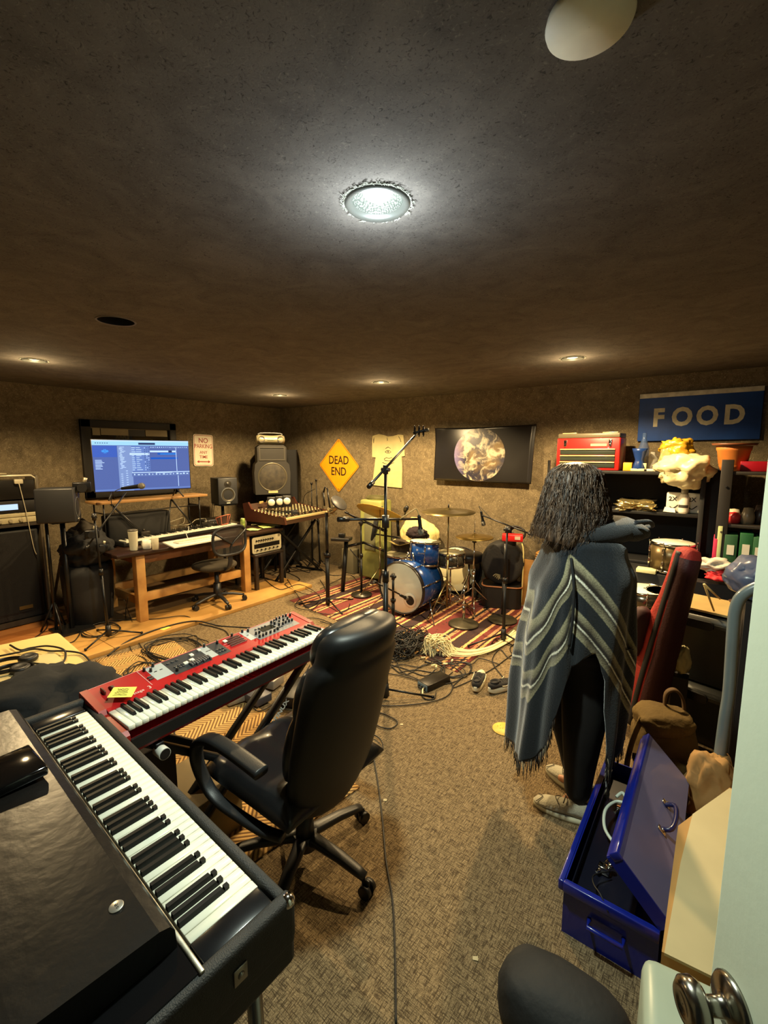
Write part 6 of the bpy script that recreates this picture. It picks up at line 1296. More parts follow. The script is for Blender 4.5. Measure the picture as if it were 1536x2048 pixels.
# ---------------- storage totes with things on top
def tote(label, P, w_, d_, h_, rz, lidc=None):
    t = thing('storage_tote', label, 'storage box', P, R(rz)); m = mat('tote_grey', (58, 60, 58), .45)
    rg = []
    for z, k in ((0, .86), (.01, .88), (h_ * .84, .97), (h_ * .86, 1.0), (h_, 1.01)): rg.append([(x * k, y * k, z) for x, y in rrect(w_, d_, .05)])
    b = MB(); b.loft(rg); b.build('tub', m, t)
    b = MB(); b.prism(rrect(w_ * 1.05, d_ * 1.05, .05), .02, TR(0, 0, h_ * .88)); b.build('rim', mat('tote_rim', (74, 76, 72), .4), t)
    b = MB(); b.prism(rrect(.16, .05, .02), .02, TR(-w_ * .1, -d_ / 2 * 1.02, h_ * .9) @ RX(R(90))); b.build('handle', BLK, t)
    return t
tote('lower of two grey plastic storage tubs, bearing the other', (.06, 3.36, 0), .52, .42, .34, -14)
tote('upper dark grey storage tub stacked beside red instrument case', (.05, 3.42, .352), .46, .40, .42, -14)
one('cardboard_sheet', MB().box((0, 0, .006), (.42, .34, .012), TR(.03, 3.42, .795) @ RZ(R(-14))), mat('kraft', (176, 150, 96), .7), 'tan cardboard sheet lying on top of the upper grey tub', 'cardboard')
for i, (a_, b_) in enumerate((((1408, 1168), (1428, 1222)), ((1410, 1170), (1440, 1198)))):
    pa, pb = gy(*a_, 3.15), gy(*b_, 3.25); one('wooden_stick', MB().cyl(pa, pb, .006, .005, 8), mat('stick_pale', (222, 180, 110), .5), ['longer thin wooden stick poking up from the tub top', 'shorter thin wooden stick poking up from the tub top'][i], 'stick')
cloth_lump('silver_bag', 'crinkled silver and maroon bag on tub behind the grey tube', 'bag', (.22, 3.36, .86), (.10, .10, .06), mat('silver_foil', (150, 146, 140), .25, .7, c2=(80, 30, 36), vs=12), 71, amp=.6)
P = gy(1365, 1300, 3.05); cloth_lump('cream_paper_wad', 'cream paper wad wedged between instrument case and storage tub', 'paper', (P.x, 3.12, .52), (.045, .05, .09), mat('wad_cream', (186, 176, 130), .8), 75, amp=.3)
one('wad_ledge', MB().box((P.x, 3.12, .215), (.08, .10, .43)), mat('crate_dark', (24, 20, 20), .7), 'narrow dark carton beneath the cream paper wad', 'box')
# grey plastic tube arch and blue grey cushion
TBm = mat('grey_tube', (106, 116, 118), .3, coat=.2)
pt_ = [gy(1450, 1435, 2.5), gy(1458, 1380, 2.5), gy(1466, 1260, 2.5), gy(1472, 1215, 2.5), gy(1486, 1190, 2.5), gy(1520, 1172, 2.5), gy(1560, 1168, 2.5)]
base_ = Vector((pt_[0].x, 2.5, 0))
tb_ = MB(); tb_.tube([Vector((pt_[0].x - .01, 2.5, .0)), Vector((pt_[0].x - .005, 2.5, .3))] + pt_, .024, 14, sp=5)
one('grey_plastic_tube', tb_, TBm, 'upright grey plastic tube bending over at its top near the door', 'tube')
P = gy(1510, 1160, 2.95); cloth_lump('blue_grey_cushion', 'rounded blue-grey shiny lump behind the grey tube top', 'cushion', (P.x, 3.0, P.z - .0), (.13, .15, .12), mat('blue_grey', (82, 90, 116), .3, coat=.3), 80, amp=.1)
one('stacked_carton', MB().box((P.x + .12, 3.02, (P.z - .11) / 2), (.30, .3, P.z - .11)), mat('crate_dark', (24, 20, 20), .7), 'dark tall carton under the blue-grey lump by the door', 'box')
# ---------------- red guitar case leaning
GC = thing('guitar_case', 'long red soft instrument case with black zip leaning beside the person', 'instrument case', (-.27, 3.06, 0))
RG = mat('case_red', (170, 44, 34), .75, bump=.3, bs=80, var=.15); RGS = mat('case_maroon', (62, 16, 22), .6, bump=.2, bs=80)
A0, A1 = Vector((-.285, 3.05, .06)), Vector((-.125, 3.12, 1.20))
ax = (A1 - A0).normalized(); sd = Vector((.80, -.60, 0)); sd = (sd - ax * sd.dot(ax)).normalized(); th = ax.cross(sd)
MG = Matrix((( sd.x, th.x, ax.x, A0.x), (sd.y, th.y, ax.y, A0.y), (sd.z, th.z, ax.z, A0.z), (0, 0, 0, 1)))
rg = []
for z, wL, wR, d_ in ((0, .08, .06, .06), (.015, .14, .08, .075), (.12, .165, .085, .09), (.30, .165, .085, .09), (.40, .14, .08, .085), (.50, .12, .08, .08), (.60, .135, .08, .08), (.72, .10, .075, .075), (.84, .070, .075, .07), (1.0, .055, .075, .06), (1.10, .055, .075, .06), (1.145, .05, .06, .05), (1.16, .02, .03, .02)):
    rg.append([((-wL if math.cos(a) < 0 else wR) * abs(math.cos(a)) ** .6 * (1 if math.cos(a) < 0 else 1), d_ * math.copysign(abs(math.sin(a)) ** .5, math.sin(a)), z) for a in [2 * PI * (j + .5) / 28 for j in range(28)]])
b = MB(); b.loft(rg, M=MG); 
for i_, f in enumerate(b.f):
    c_ = MG.inverted() @ (sum((b.v[k] for k in f), Vector()) / len(f)); b.m[i_] = 1 if (c_.x > -.0 and c_.z < 1.06) else 0
b.build('soft_body', [RG, RGS], GC, True)
zb_ = MB(); zz = [MG @ Vector((.004, s * .0 - (.066 + (.03 * (1 - z)) * (z < .8) * 1.0 + .006), z)) for z, s in ((0.02, 1), (.12, 1), (.3, 1), (.5, 1), (.7, 1), (.9, 1), (1.08, 1))]
sweep(zb_, spline([MG @ Vector((-.006, -(.092 if z < .4 else .092 - (z - .4) * .05), z)) for z in (.02, .12, .3, .5, .7, .9, 1.06, 1.13)], 3), .035, .010, lat=sd, n=8)
zb_.build('zip_band', mat('zip_black', (20, 18, 20), .6), GC, True)
pk = MB(); rgp = []
for z, k in ((.42, .3), (.44, .8), (.50, 1), (.66, 1), (.72, .8), (.74, .3)): rgp.append([(-.115 + .06 * k * math.cos(a), -.055 + .06 * k * math.sin(a) - .02, z) for a in [2 * PI * j / 16 for j in range(16)]])
pk.loft(rgp, M=MG); pk.build('side_pocket', mat('pocket_maroon', (60, 22, 28), .7), GC, True)
# ---------------- olive backpack and paper bag
P = gy(1315, 1500, 2.5); OB = thing('olive_backpack', 'olive brown canvas backpack slumped on floor behind blue chest', 'backpack', (P.x + .02, 2.62, 0), R(20))
OLm = mat('olive_canvas', (104, 82, 32), .85, bump=.35, bs=60, c2=(74, 56, 22), vs=5)
def lump(name, s, c, m, parent, seed, amp=.16, sub_=4):
    bm = bmesh.new(); bmesh.ops.create_icosphere(bm, subdivisions=sub_, radius=1.0)
    for v in bm.verts:
        p = v.co.copy(); nz = mnoise.noise(p * 1.5 + Vector((seed * 3.1, seed, 0))) + .4 * mnoise.noise(p * 4 + Vector((0, seed, 3)))
        sq = Vector([math.copysign(abs(q_) ** .75, q_) for q_ in p]); k = 1 + amp * nz; v.co = Vector((sq.x * s[0] * k, sq.y * s[1] * k, max(-s[2], sq.z * s[2] * k)))
    mb = MB(); mb.bm(bm, Matrix.Translation(c)); return mb.build(name, m, parent)
lump('pack_body', (.15, .13, .20), (0, 0, .205), OLm, OB, 1); lump('front_pocket', (.11, .07, .11), (-.03, -.13, .15), OLm, OB, 2); lump('top_flap', (.13, .12, .06), (-.02, -.01, .385), OLm, OB, 3)
hl = MB(); sweep(hl, spline([(.0, .03, .40), (.0, .04, .50), (.04, .04, .53), (.08, .04, .48), (.09, .03, .38)], 5), .035, .014, lat=Vector((0, 1, 0)), n=8); hl.build('carry_loop', mat('strap_brown', (88, 64, 34), .8), OB)
st_ = MB(); sweep(st_, spline([(-.13, -.06, .40), (-.18, -.12, .30), (-.20, -.14, .16), (-.17, -.12, .04)], 5), .045, .012, lat=Vector((1, 1, 0)), n=8); st_.build('shoulder_strap', OLm, OB)
bk_ = MB(); bk_.box((-.17, -.15, .24), (.02, .03, .03), bev=.004); bk_.build('buckle', BLK, OB)
P = gy(1425, 1510, 2.35); cloth_lump('brown_paper_bag', 'tan crumpled paper bag on floor between backpack and door', 'bag', (P.x + .01, 2.42, .20), (.12, .12, .19), mat('paper_tan', (150, 112, 62), .8, var=.15), 90, amp=.3)
# ---------------- blue metal chest with its lid ajar
BM_ = mat('chest_blue', (14, 30, 130), .3, coat=.4, bump=.04, bs=8); BI = mat('chest_inside', (8, 16, 70), .5)
BC_ = thing('blue_metal_chest', 'dark blue metal tool chest with raised lid in right foreground', 'tool chest', (-.19, 1.95, 0), 0)
x0, x1, y0, y1, hh_ = -.345, -.045, 1.56, 2.36, .215
b = MB(); b.box(((x0 + x1) / 2, (y0 + y1) / 2, .006), (x1 - x0, y1 - y0, .012))
for (a, b2, c_, d) in ((x0, x0 + .006, y0, y1), (x1 - .006, x1, y0, y1)): b.box(((a + b2) / 2, (c_ + d) / 2, hh_ / 2), (.006, d - c_, hh_))
for y in (y0, y1): b.box(((x0 + x1) / 2, y, hh_ / 2), (x1 - x0, .006, hh_))
b.build('body', BM_, BC_, True)
b = MB(); b.box((x0 - .012 + .006, (y0 + y1) / 2, hh_ - .02), (.024, y1 - y0 + .03, .04), bev=.004); b.box(((x0 + x1) / 2, y0 - .008, hh_ - .02), (x1 - x0, .02, .04), bev=.004); b.build('rim_lip', BM_, BC_, True)
b = MB(); b.tube([(x0 + .09, y0 - .004, .11), (x0 + .09, y0 - .03, .105), (x0 + .20, y0 - .03, .105), (x0 + .20, y0 - .004, .11)], .008, 8); b.build('end_handle', BM_, BC_, True)
b = MB(); b.box(((x0 + x1) / 2 - .03, (y0 + y1) / 2, hh_ - .07), (.20, y1 - y0 - .05, .006)); b.box(((x0 + x1) / 2 - .13, (y0 + y1) / 2, hh_ - .05), (.004, y1 - y0 - .05, .04)); b.build('inner_tray', mat('tray_dark', (10, 12, 30), .4), BC_, True)
ML_ = TR(x1, (y0 + y1) / 2, hh_) @ RY(R(45)) ; Lw = .235
b = MB(); b.box((-Lw / 2, 0, .045), (Lw, y1 - y0, .006), ML_); b.box((-Lw, 0, .022), (.006, y1 - y0, .05), ML_, m=1); b.box((-Lw / 2, -(y1 - y0) / 2, .022), (Lw, .006, .05), ML_, m=1); b.box((-Lw / 2, (y1 - y0) / 2, .022), (Lw, .006, .05), ML_, m=1); b.box((-Lw * .98, 0, .030), (.03, y1 - y0 + .01, .036), ML_, bev=.004, m=1)
LDo = b.build('lid', [mat('lid_sheen_blue', (96, 96, 134), .4, coat=.2), BM_], BC_, True)  # lid top greyed: the light's sheen on blue paint is put into its colour
LW_ = wm(BC_).inverted() @ ML_
h_ = MB(); hM = ML_ @ TR(-.10, .0, .048)
h_.tube([hM @ Vector((0, -.075, 0)), hM @ Vector((.012, -.07, .035)), hM @ Vector((.015, 0, .045)), hM @ Vector((.012, .07, .035)), hM @ Vector((0, .075, 0))], .009, 8, sp=4); h_.build('lid_handle', mat('handle_blue', (10, 18, 70), .3, coat=.4), LDo, True)
hm_ = MB()
for s in (-1, 1): hm_.box((0, s * .082, .004), (.035, .022, .006), hM, bev=.002); hm_.cyl((0, s * .082, .006), (0, s * .082, .014), .006, M=hM, n=8)
hm_.build('handle_bracket', CHR, LDo, True)
for i, (ya, L) in enumerate(((1.74, 'bright metal clasp with white tag inside the blue chest'), (2.10, 'small chrome fitting at far end inside the blue chest'))):
    b = MB(); b.box((x0 + .10, ya, hh_ - .048), (.04, .03, .03), bev=.004); b.cyl((x0 + .08, ya - .03, hh_ - .05), (x0 + .11, ya + .04, hh_ - .03), .006, n=8); b.sph((x0 + .12, ya + .01, hh_ - .03), (.012, .012, .012), 8); one('metal_clasp', b, CHR, L, 'fitting')
one('white_rope_cable', MB().tube([(x0 + .12, 1.86, hh_ - .03), (x0 + .07, 1.90, hh_ - .01), (x0 + .055, 1.98, hh_ + .01), (x0 + .08, 2.06, hh_ + .01), (x0 + .12, 2.07, hh_ + .02), (x0 + .10, 2.11, hh_ + .03), (x0 + .08, 2.08, hh_ + .02)], .0065, 8, sp=6), mat('cord_white', (206, 214, 200), .4), 'white cord looping over the left edge of the blue chest', 'cable')
one('thin_wire', MB().tube([(x0 + .12, 1.72, hh_ - .03), (x0 + .08, 1.66, hh_ - .02), (x0 + .09, 1.60, hh_ - .0), (x0 + .12, 1.565, hh_ + .006), (x0 + .15, 1.54, hh_ - .02)], .0025, 6, sp=6), RUB, 'thin dark wire spilling over near end of the blue chest', 'cable')
# ---------------- cardboard box, white box, black bag in the foreground
CBm = mat('kraft_pale', (196, 178, 134), .7, var=.08, vs=4); CBd = mat('kraft_tan', (176, 132, 74), .7)
def slab6(name, pts, z0, z1, m, label, cat):
    n = len(pts); return one(name, MB().add([(x, y, z0) for x, y in pts] + [(x, y, z1) for x, y in pts], [tuple(range(n))[::-1], tuple(range(n, 2 * n))] + [(i, (i + 1) % n, n + (i + 1) % n, n + i) for i in range(n)]), m, label, cat)
slab6('tan_carton', [(-.030, 1.27), (.42, 1.30), (.42, 2.12), (.12, 2.12), (-.028, 1.78)], 0, .44, CBd, 'large tan carton on floor between the blue chest and door', 'box')
slab6('pale_board', [(-.024, 1.262), (.40, 1.30), (.40, 2.08), (.118, 2.10), (.010, 1.86), (-.010, 1.60)], .441, .449, CBm, 'cream coloured board lying flat on the tan carton beside door', 'board')
one('white_lidded_box', MB().box((0, 0, .25), (.26, .22, .50), TR(.075, 1.10, 0) @ RZ(R(8)), bev=.03, seg=3), mat('white_enamel', (170, 180, 160), .35), 'greenish white box at bottom right beneath the door knob', 'box')
lb_ = lump('black_duffel_bag', (.19, .12, .115), (-.245, 1.20, .117), mat('duffel_black', (30, 30, 30), .75, bump=.3, bs=30), None, 8, .06); center(lb_); tag(lb_, 'soft black bag lying on carpet at bottom right foreground', 'bag')
o = one('black_ball', MB().sph((0, 0, 0), (.07, .06, .06), 16, M=TR(-.08, 1.05, .062)), BLK, 'round black ball end beside the soft bag near white box', 'ball')
# ================================================================== the open door with its knob
FE = Vector((.040, .785, 0)); dd = Vector((math.sin(R(33)), -math.cos(R(33)), 0)); nn_ = Vector((-math.cos(R(33)), -math.sin(R(33)), 0))
DRM = mat('door_paint', (196, 203, 182), .5, var=.03, vs=3, bump=.04, bs=60)
MD = Matrix(((dd.x, -nn_.x, 0, FE.x), (dd.y, -nn_.y, 0, FE.y), (0, 0, 1, 0), (0, 0, 0, 1)))   # x along the leaf, y into the leaf, z up
DO = MB(); DO.box((.42, .0, 1.02), (.82, .042, 2.03), MD @ TR(0, .021, 0), bev=.003); DOo = tag(DO.build('door_1', DRM), kind='structure')
fz = MB(); rr = random.Random(8)
for k in range(420):
    z = rr.uniform(.05, 2.0); p = Vector((.006, .04, z)); q_ = p + Vector((rr.uniform(-.014, -.004), rr.uniform(.0, .016), rr.uniform(-.012, .012))); fz.tube([MD @ p, MD @ q_], .0035, 4)
fz.box((.002, .030, 1.02), (.012, .02, 2.0), MD); fz.build('edge_seal', mat('felt_grey', (110, 116, 112), .95), DOo)
KN_ = MB(); MK_ = MD @ TR(.060, 0, .968) @ RX(R(90))       # z now points out of the leaf face
KN_.lathe([(.001, .0), (.040, 0), (.040, .004), (.035, .010), (.020, .013), (.013, .018), (.012, .036), (.016, .041), (.027, .044), (.032, .052), (.031, .064), (.024, .071), (.014, .072), (.012, .070), (.001, .070)], 40, MK_)
KN_.build('door_knob', mat('satin_nickel', (150, 146, 136), .22, 1.0), DOo)
# ================================================================== person in a poncho
PX, PY = -.53, 2.19
PE = thing('person', 'person with shoulder-length dark hair in striped navy poncho and black trousers, standing', 'person', (PX, PY, 0), YAW)
# local frame: x to the picture's right, y away from the camera, z up; the person faces -x
SKIN = mat('skin', (176, 124, 92), .5); PANT = mat('black_trousers', (16, 15, 16), .9, bump=.3, bs=12); PON_N = (34, 42, 50)
def skin_obj(name, verts, edges, rad, m, parent, lv=2, root=0):
    me = bpy.data.meshes.new(name); me.from_pydata([tuple(v) for v in verts], edges, []); me.materials.append(m)
    o = bpy.data.objects.new(name, me); col.objects.link(o); o.parent = parent
    s = o.modifiers.new('skin', 'SKIN'); s.use_smooth_shade = True
    sv = me.skin_vertices[0].data
    for i, r_ in enumerate(rad): sv[i].radius = r_ if hasattr(r_, '__len__') else (r_, r_)
    sv[root].use_root = True
    sub(o, lv); return o
V_ = []; E_ = []; R__ = []
def av(p, r_, par=None):
    V_.append(Vector(p)); R__.append(r_); i = len(V_) - 1
    if par is not None: E_.append((par, i))
    return i
pelvis = av((.06, 0, .90), (.13, .13)); belly = av((.06, 0, 1.05), (.125, .14), pelvis); chest = av((.04, 0, 1.22), (.125, .15), belly); upper = av((.02, 0, 1.34), (.10, .13), chest)
neck = av((-.015, 0, 1.43), .055, upper); skull0 = av((-.035, 0, 1.51), .075, neck); skull1 = av((-.045, 0, 1.585), .088, skull0); skull2 = av((-.035, 0, 1.635), .070, skull1)
nose = av((-.150, .0, 1.565), .012, skull1)
for s in (-1, 1):
    hip = av((.05, s * .09, .86), .10, pelvis); an_ = Vector((.055, -.07, .10)) if s < 0 else Vector((.11, .05, .10)); kn_ = av((.05 + .01 * s, s * .085, .47), .06, hip); an = av(an_, .036, kn_); dt_ = Vector((-.97, .22, 0)) if s < 0 else Vector((-.6, .75, 0)); ft = av(an_ + dt_ * .06 - Vector((0, 0, .052)), .022, an); av(an_ + dt_ * .11 - Vector((0, 0, .062)), .018, ft)
    sh = av((.02, s * .13, 1.30), .050, upper); el = av((.04, s * .155, 1.06), .040, sh); wr = av((-.05, s * .11, .98), .027, el); pm_ = av((-.095, s * .09, .985), .034, wr)
    for k, (dy, L_) in enumerate(((-.03, .055), (-.010, .065), (.010, .062), (.030, .050))):
        f1 = av((-.125, s * .09 + dy, .98), .0095, pm_); f2 = av((-.125 - L_ * .5, s * .09 + dy * 1.1, .965), .0085, f1); av((-.125 - L_ * .65, s * .09 + dy * 1.1, .940), .0075, f2)
    t1 = av((-.09, s * (.09 - .042), .975), .011, pm_); av((-.12, s * (.09 - .055), .96), .009, t1)
body = skin_obj('body', V_, E_, R__, SKIN, PE, 2)
eye = None
for s in (-1, 1): MB().sph((-.124, s * .030, 1.590), .012, 12).build('eye', WHT, PE)
MB().box((-.130, 0, 1.525), (.012, .045, .010), bev=.004).build('mouth', mat('lips', (130, 66, 56), .5), PE)
# trousers
tv = []; te = []; tr = []
def a2(p, r_, par=None):
    tv.append(Vector(p)); tr.append(r_); i = len(tv) - 1
    if par is not None: te.append((par, i))
    return i
p0_ = a2((.05, 0, .93), (.15, .15)); 
for s in (-1, 1):
    h = a2((.05, s * .09, .82), (.125, .115), p0_); m_ = a2((.055, s * .10, .62), (.118, .105), h); k = a2((.045, s * .105, .44), (.098, .095), m_); e_ = Vector((.05, -.075, 0)) if s < 0 else Vector((.11, .06, 0)); c_ = a2((.5 * .045 + .5 * e_.x, .5 * s * .105 + .5 * e_.y, .28), (.076, .080), k); a2((e_.x, e_.y, .075), (.060, .064), c_)
skin_obj('trousers', tv, te, tr, PANT, PE, 2)
# jumper seen in the side opening
rg = []
for z, a, b_ in ((.80, .15, .15), (.84, .175, .165), (1.0, .165, .165), (1.2, .16, .18), (1.36, .10, .13)): rg.append([(.05 + a * math.cos(t), b_ * math.sin(t), z) for t in [2 * PI * j / 28 for j in range(28)]])
MB().loft(rg).build('jumper', mat('jumper', (52, 26, 22), .9, bump=.4, bs=60, c2=(96, 40, 30), vs=14), PE)
# ---- poncho
def pon_mat():
    m = bpy.data.materials.new('poncho_wool'); m.use_nodes = True; nt = m.node_tree; b = nt.nodes['Principled BSDF']; ln = nt.links.new
    b.inputs['Roughness'].default_value = .95; b.inputs['Sheen Weight'].default_value = .4; b.inputs['Specular IOR Level'].default_value = .1
    at_ = nt.nodes.new('ShaderNodeAttribute'); at_.attribute_name = 'stripe'
    tc = nt.nodes.new('ShaderNodeTexCoord'); nz = nt.nodes.new('ShaderNodeTexNoise'); nz.inputs['Scale'].default_value = 140; nz.inputs['Detail'].default_value = 3; ln(tc.outputs['Object'], nz.inputs['Vector'])
    md = nt.nodes.new('ShaderNodeMath'); md.operation = 'MULTIPLY_ADD'; md.inputs[1].default_value = .012; ln(nz.outputs['Fac'], md.inputs[0]); ln(at_.outputs['Fac'], md.inputs[2])
    cr = nt.nodes.new('ShaderNodeValToRGB'); E = cr.color_ramp.elements; nav = (*lin((23, 28, 34)), 1); gr = (*lin((140, 135, 108)), 1); dkb = (*lin((40, 34, 28)), 1); wh = (*lin((206, 204, 186)), 1); g2 = (*lin((112, 106, 86)), 1)
    st = [(0, nav), (.30, nav), (.31, gr), (.345, g2), (.365, dkb), (.385, dkb), (.390, wh), (.398, wh), (.403, dkb), (.425, g2), (.455, gr), (.46, nav), (.555, nav), (.565, gr), (.60, g2), (.62, dkb), (.64, dkb), (.645, wh), (.653, wh), (.658, dkb), (.68, g2), (.71, gr), (.715, nav), (1, nav)]
    E[0].position = 0; E[0].color = nav; E[1].position = 1; E[1].color = nav
    for p, c in st[1:-1]: e = E.new(p); e.color = c
    ln(md.outputs[0], cr.inputs[0])
    n2 = nt.nodes.new('ShaderNodeTexNoise'); n2.inputs['Scale'].default_value = 170; n2.inputs['Detail'].default_value = 6; ln(tc.outputs['Object'], n2.inputs['Vector'])
    mx = nt.nodes.new('ShaderNodeMixRGB'); mx.blend_type = 'OVERLAY'; mx.inputs[0].default_value = .8; ln(cr.outputs[0], mx.inputs[1]); ln(n2.outputs['Fac'], mx.inputs[2]); ln(mx.outputs[0], b.inputs['Base Color'])
    bp = nt.nodes.new('ShaderNodeBump'); bp.inputs['Strength'].default_value = .6; bp.inputs['Distance'].default_value = .004; ln(n2.outputs['Fac'], bp.inputs['Height']); ln(bp.outputs[0], b.inputs['Normal']); return m
PONM = pon_mat()
def interp(t, K):
    for (a, va), (b, vb) in zip(K, K[1:]):
        if t <= b: k = (t - a) / (b - a) if b > a else 0; k = max(0, min(1, k)); k = k * k * (3 - 2 * k); return va + (vb - va) * k
    return K[-1][1]
XL_ = [(0, .09), (.10, .16), (.25, .215), (.5, .25), (.75, .262), (1.0, .265)]      # leftward half width by depth below the neck (0..1 = 1.40..0.30)
XR_ = [(0, .10), (.08, .17), (.2, .215), (.5, .225), (.8, .225), (1.0, .22)]
DP_ = [(0, .10), (.06, .19), (.2, .24), (.45, .25), (.75, .24), (1.0, .235)]
HEM = [(-1.0, .30), (-.84, .335), (-.66, .42), (-.52, .60), (-.42, .76), (-.34, .83), (-.20, .885), (-.05, .905), (.08, .80), (.18, .58), (.30, .36), (.42, .24), (.52, .33), (.75, .42), (1.0, .50)]   # hem height on the near side against cos(angle)
HEMF = [(-1.0, .30), (-.5, .50), (0, .72), (.5, .40), (1.0, .50)]
NA, NV = 128, 60; pv = []; sv_ = []
for i in range(NA):
    a = 2 * PI * i / NA; ca, sa = math.cos(a), math.sin(a); cs_ = ca if abs(ca) < 1 else ca
    hem = interp(ca, HEM) if sa < 0 else interp(ca, HEMF)
    blend = max(0, min(1, abs(sa) * 6)); hem_edge = .30 if ca < 0 else .50; hem = hem * blend + hem_edge * (1 - blend)
    for j in range(NV + 1):
        v = j / NV; z = 1.405 + (hem - 1.405) * v; d = (1.405 - z) / 1.105
        fold = .016 * d * math.sin(a * 9 + 1.0) + .010 * d * math.sin(a * 17 + 3 * d) + .006 * math.sin(a * 5 + 9 * d)
        wl_ = interp(d, XL_) if ca < 0 else interp(d, XR_)
        x = .045 + (wl_ + fold) * math.copysign(abs(ca) ** .85, ca) - .03 * d; y = (interp(d, DP_) + fold) * math.copysign(abs(sa) ** .8, sa)
        crease = math.exp(-((x + .075) / .018) ** 2) if sa < 0 else 0
        y += .030 * crease * min(1, d * 3)
        z2 = z + .05 * (1 - d) ** 3 * (0 if v > .3 else 1) * 0
        pv.append((x, y, z2))
        xs = x + .075
        if sa < 0: wst = (1.42 - z) - (2.5 * abs(xs) if xs < 0 else 1.15 * abs(xs) + .9 * max(0, xs - .10) ** 1.5) + .0
        else: wst = (1.40 - z) - 1.1 * abs(x)
        wob = .006 * math.sin(z * 22 + x * 30)
        sv_.append((wst + wob) / .80 + .16)
fs = []
for i in range(NA):
    for j in range(NV): a_ = i * (NV + 1) + j; b_ = ((i + 1) % NA) * (NV + 1) + j; fs.append((a_, a_ + 1, b_ + 1, b_))
me = bpy.data.meshes.new('poncho'); me.from_pydata(pv, [], fs); me.materials.append(PONM); at2 = me.attributes.new('stripe', 'FLOAT', 'POINT'); at2.data.foreach_set('value', sv_)
me.polygons.foreach_set('use_smooth', [True] * len(fs)); PO = bpy.data.objects.new('poncho', me); col.objects.link(PO); PO.parent = PE; solid(PO, .007)
# fringe along the low corners
def fringe(name, rng, seed, m, L=.085):
    fr = MB(); rr = random.Random(seed)
    for i in range(NA):
        a = 2 * PI * i / NA; ca, sa = math.cos(a), math.sin(a)
        if not rng(ca, sa): continue
        p = Vector(pv[i * (NV + 1) + NV]); q = Vector(pv[((i + 1) % NA) * (NV + 1) + NV])
        n_ = max(2, int((q - p).length / .006))
        for k in range(n_):
            s = p.lerp(q, k / n_) + Vector((0, rr.uniform(-.004, .004), .006)); l = L * rr.uniform(.7, 1.15); e = s + Vector((rr.uniform(-.008, .010), rr.uniform(-.01, .01), -l)); md_ = s.lerp(e, .5) + Vector((rr.uniform(-.006, .006), 0, 0))
            fr.tube([s, md_, e], .0028, 4, r2=.0012, m=0 if rr.random() < .7 else 1)
    return fr.build(name, m, PE)
FRm = [mat('fringe_dark', (44, 36, 34), .9), mat('fringe_pale', (140, 130, 108), .9)]
fringe('fringe', lambda c, s: c < -.55, 1, FRm); fringe('fringe', lambda c, s: s < 0 and .2 < c < .95, 2, FRm, .06)
# seam of the side opening
sm = MB(); sm.tube([(-.078, -.165, 1.30), (-.080, -.215, 1.18), (-.084, -.228, 1.05), (-.094, -.232, .93)], .006, 6, sp=5); sm.build('side_seam', mat('seam_dark', (14, 16, 20), .9), PE)
# hood lying on the back and shoulders
hd = MB(); rg = []
for i in range(29):
    t = i / 28; a = R(-170) + t * R(340)
    c = Vector((.055 + .135 * math.cos(a) + .035 * max(0, math.cos(a)), .12 * math.sin(a), 1.395 + .012 * math.cos(a)))
    k = .35 + .65 * math.sin(PI * t); rr_ = (.050 * k + .012, .040 * k + .012); ring = []
    for j in range(14):
        b = 2 * PI * j / 14; ring.append(c + Vector((math.cos(a), math.sin(a), 0)) * (rr_[0] * math.cos(b)) + Vector((0, 0, 1)) * (rr_[1] * math.sin(b)))
    rg.append(ring)
HDm = mat('hood_wool', (22, 26, 32), .95, bump=.5, bs=250, sheen=.4)
hd.loft(rg); hd.build('collar_roll', HDm, PE)
hb = MB(); rg = []
for i, (x, z, rx, rz_, ry) in enumerate(((.10, 1.42, .01, .02, .05), (.14, 1.415, .05, .045, .13), (.20, 1.405, .07, .055, .14), (.26, 1.395, .06, .050, .12), (.31, 1.39, .035, .032, .08), (.335, 1.388, .008, .010, .02))):
    rg.append([(x, ry * math.cos(2 * PI * j / 20), z + rz_ * math.sin(2 * PI * j / 20)) for j in range(20)])
hb.loft(rg); hb.build('hood', HDm, PE)
MB().tube([(.20, -.14, 1.452), (.27, -.12, 1.452), (.325, -.06, 1.425), (.335, 0, 1.41)], .010, 8, sp=4).build('hood_edge', HDm, PE)
# ---- hair: a full cap with locks reaching the shoulders
def hair_mat():
    m = bpy.data.materials.new('dark_hair'); m.use_nodes = True; nt = m.node_tree; b = nt.nodes['Principled BSDF']; ln = nt.links.new
    b.inputs['Roughness'].default_value = .42; b.inputs['Specular IOR Level'].default_value = .6
    tc = nt.nodes.new('ShaderNodeTexCoord'); mp = nt.nodes.new('ShaderNodeMapping'); mp.inputs['Scale'].default_value = (90, 90, 5); ln(tc.outputs['Object'], mp.inputs['Vector'])
    n = nt.nodes.new('ShaderNodeTexNoise'); n.inputs['Scale'].default_value = 1; n.inputs['Detail'].default_value = 4; ln(mp.outputs[0], n.inputs['Vector'])
    cr = nt.nodes.new('ShaderNodeValToRGB'); cr.color_ramp.elements[0].position = .35; cr.color_ramp.elements[0].color = (*lin((32, 23, 18)), 1); cr.color_ramp.elements[1].position = .7; cr.color_ramp.elements[1].color = (*lin((112, 88, 68)), 1); ln(n.outputs['Fac'], cr.inputs[0]); ln(cr.outputs[0], b.inputs['Base Color'])
    bp = nt.nodes.new('ShaderNodeBump'); bp.inputs['Strength'].default_value = .7; bp.inputs['Distance'].default_value = .006; ln(n.outputs['Fac'], bp.inputs['Height']); ln(bp.outputs[0], b.inputs['Normal']); return m
HM = hair_mat()
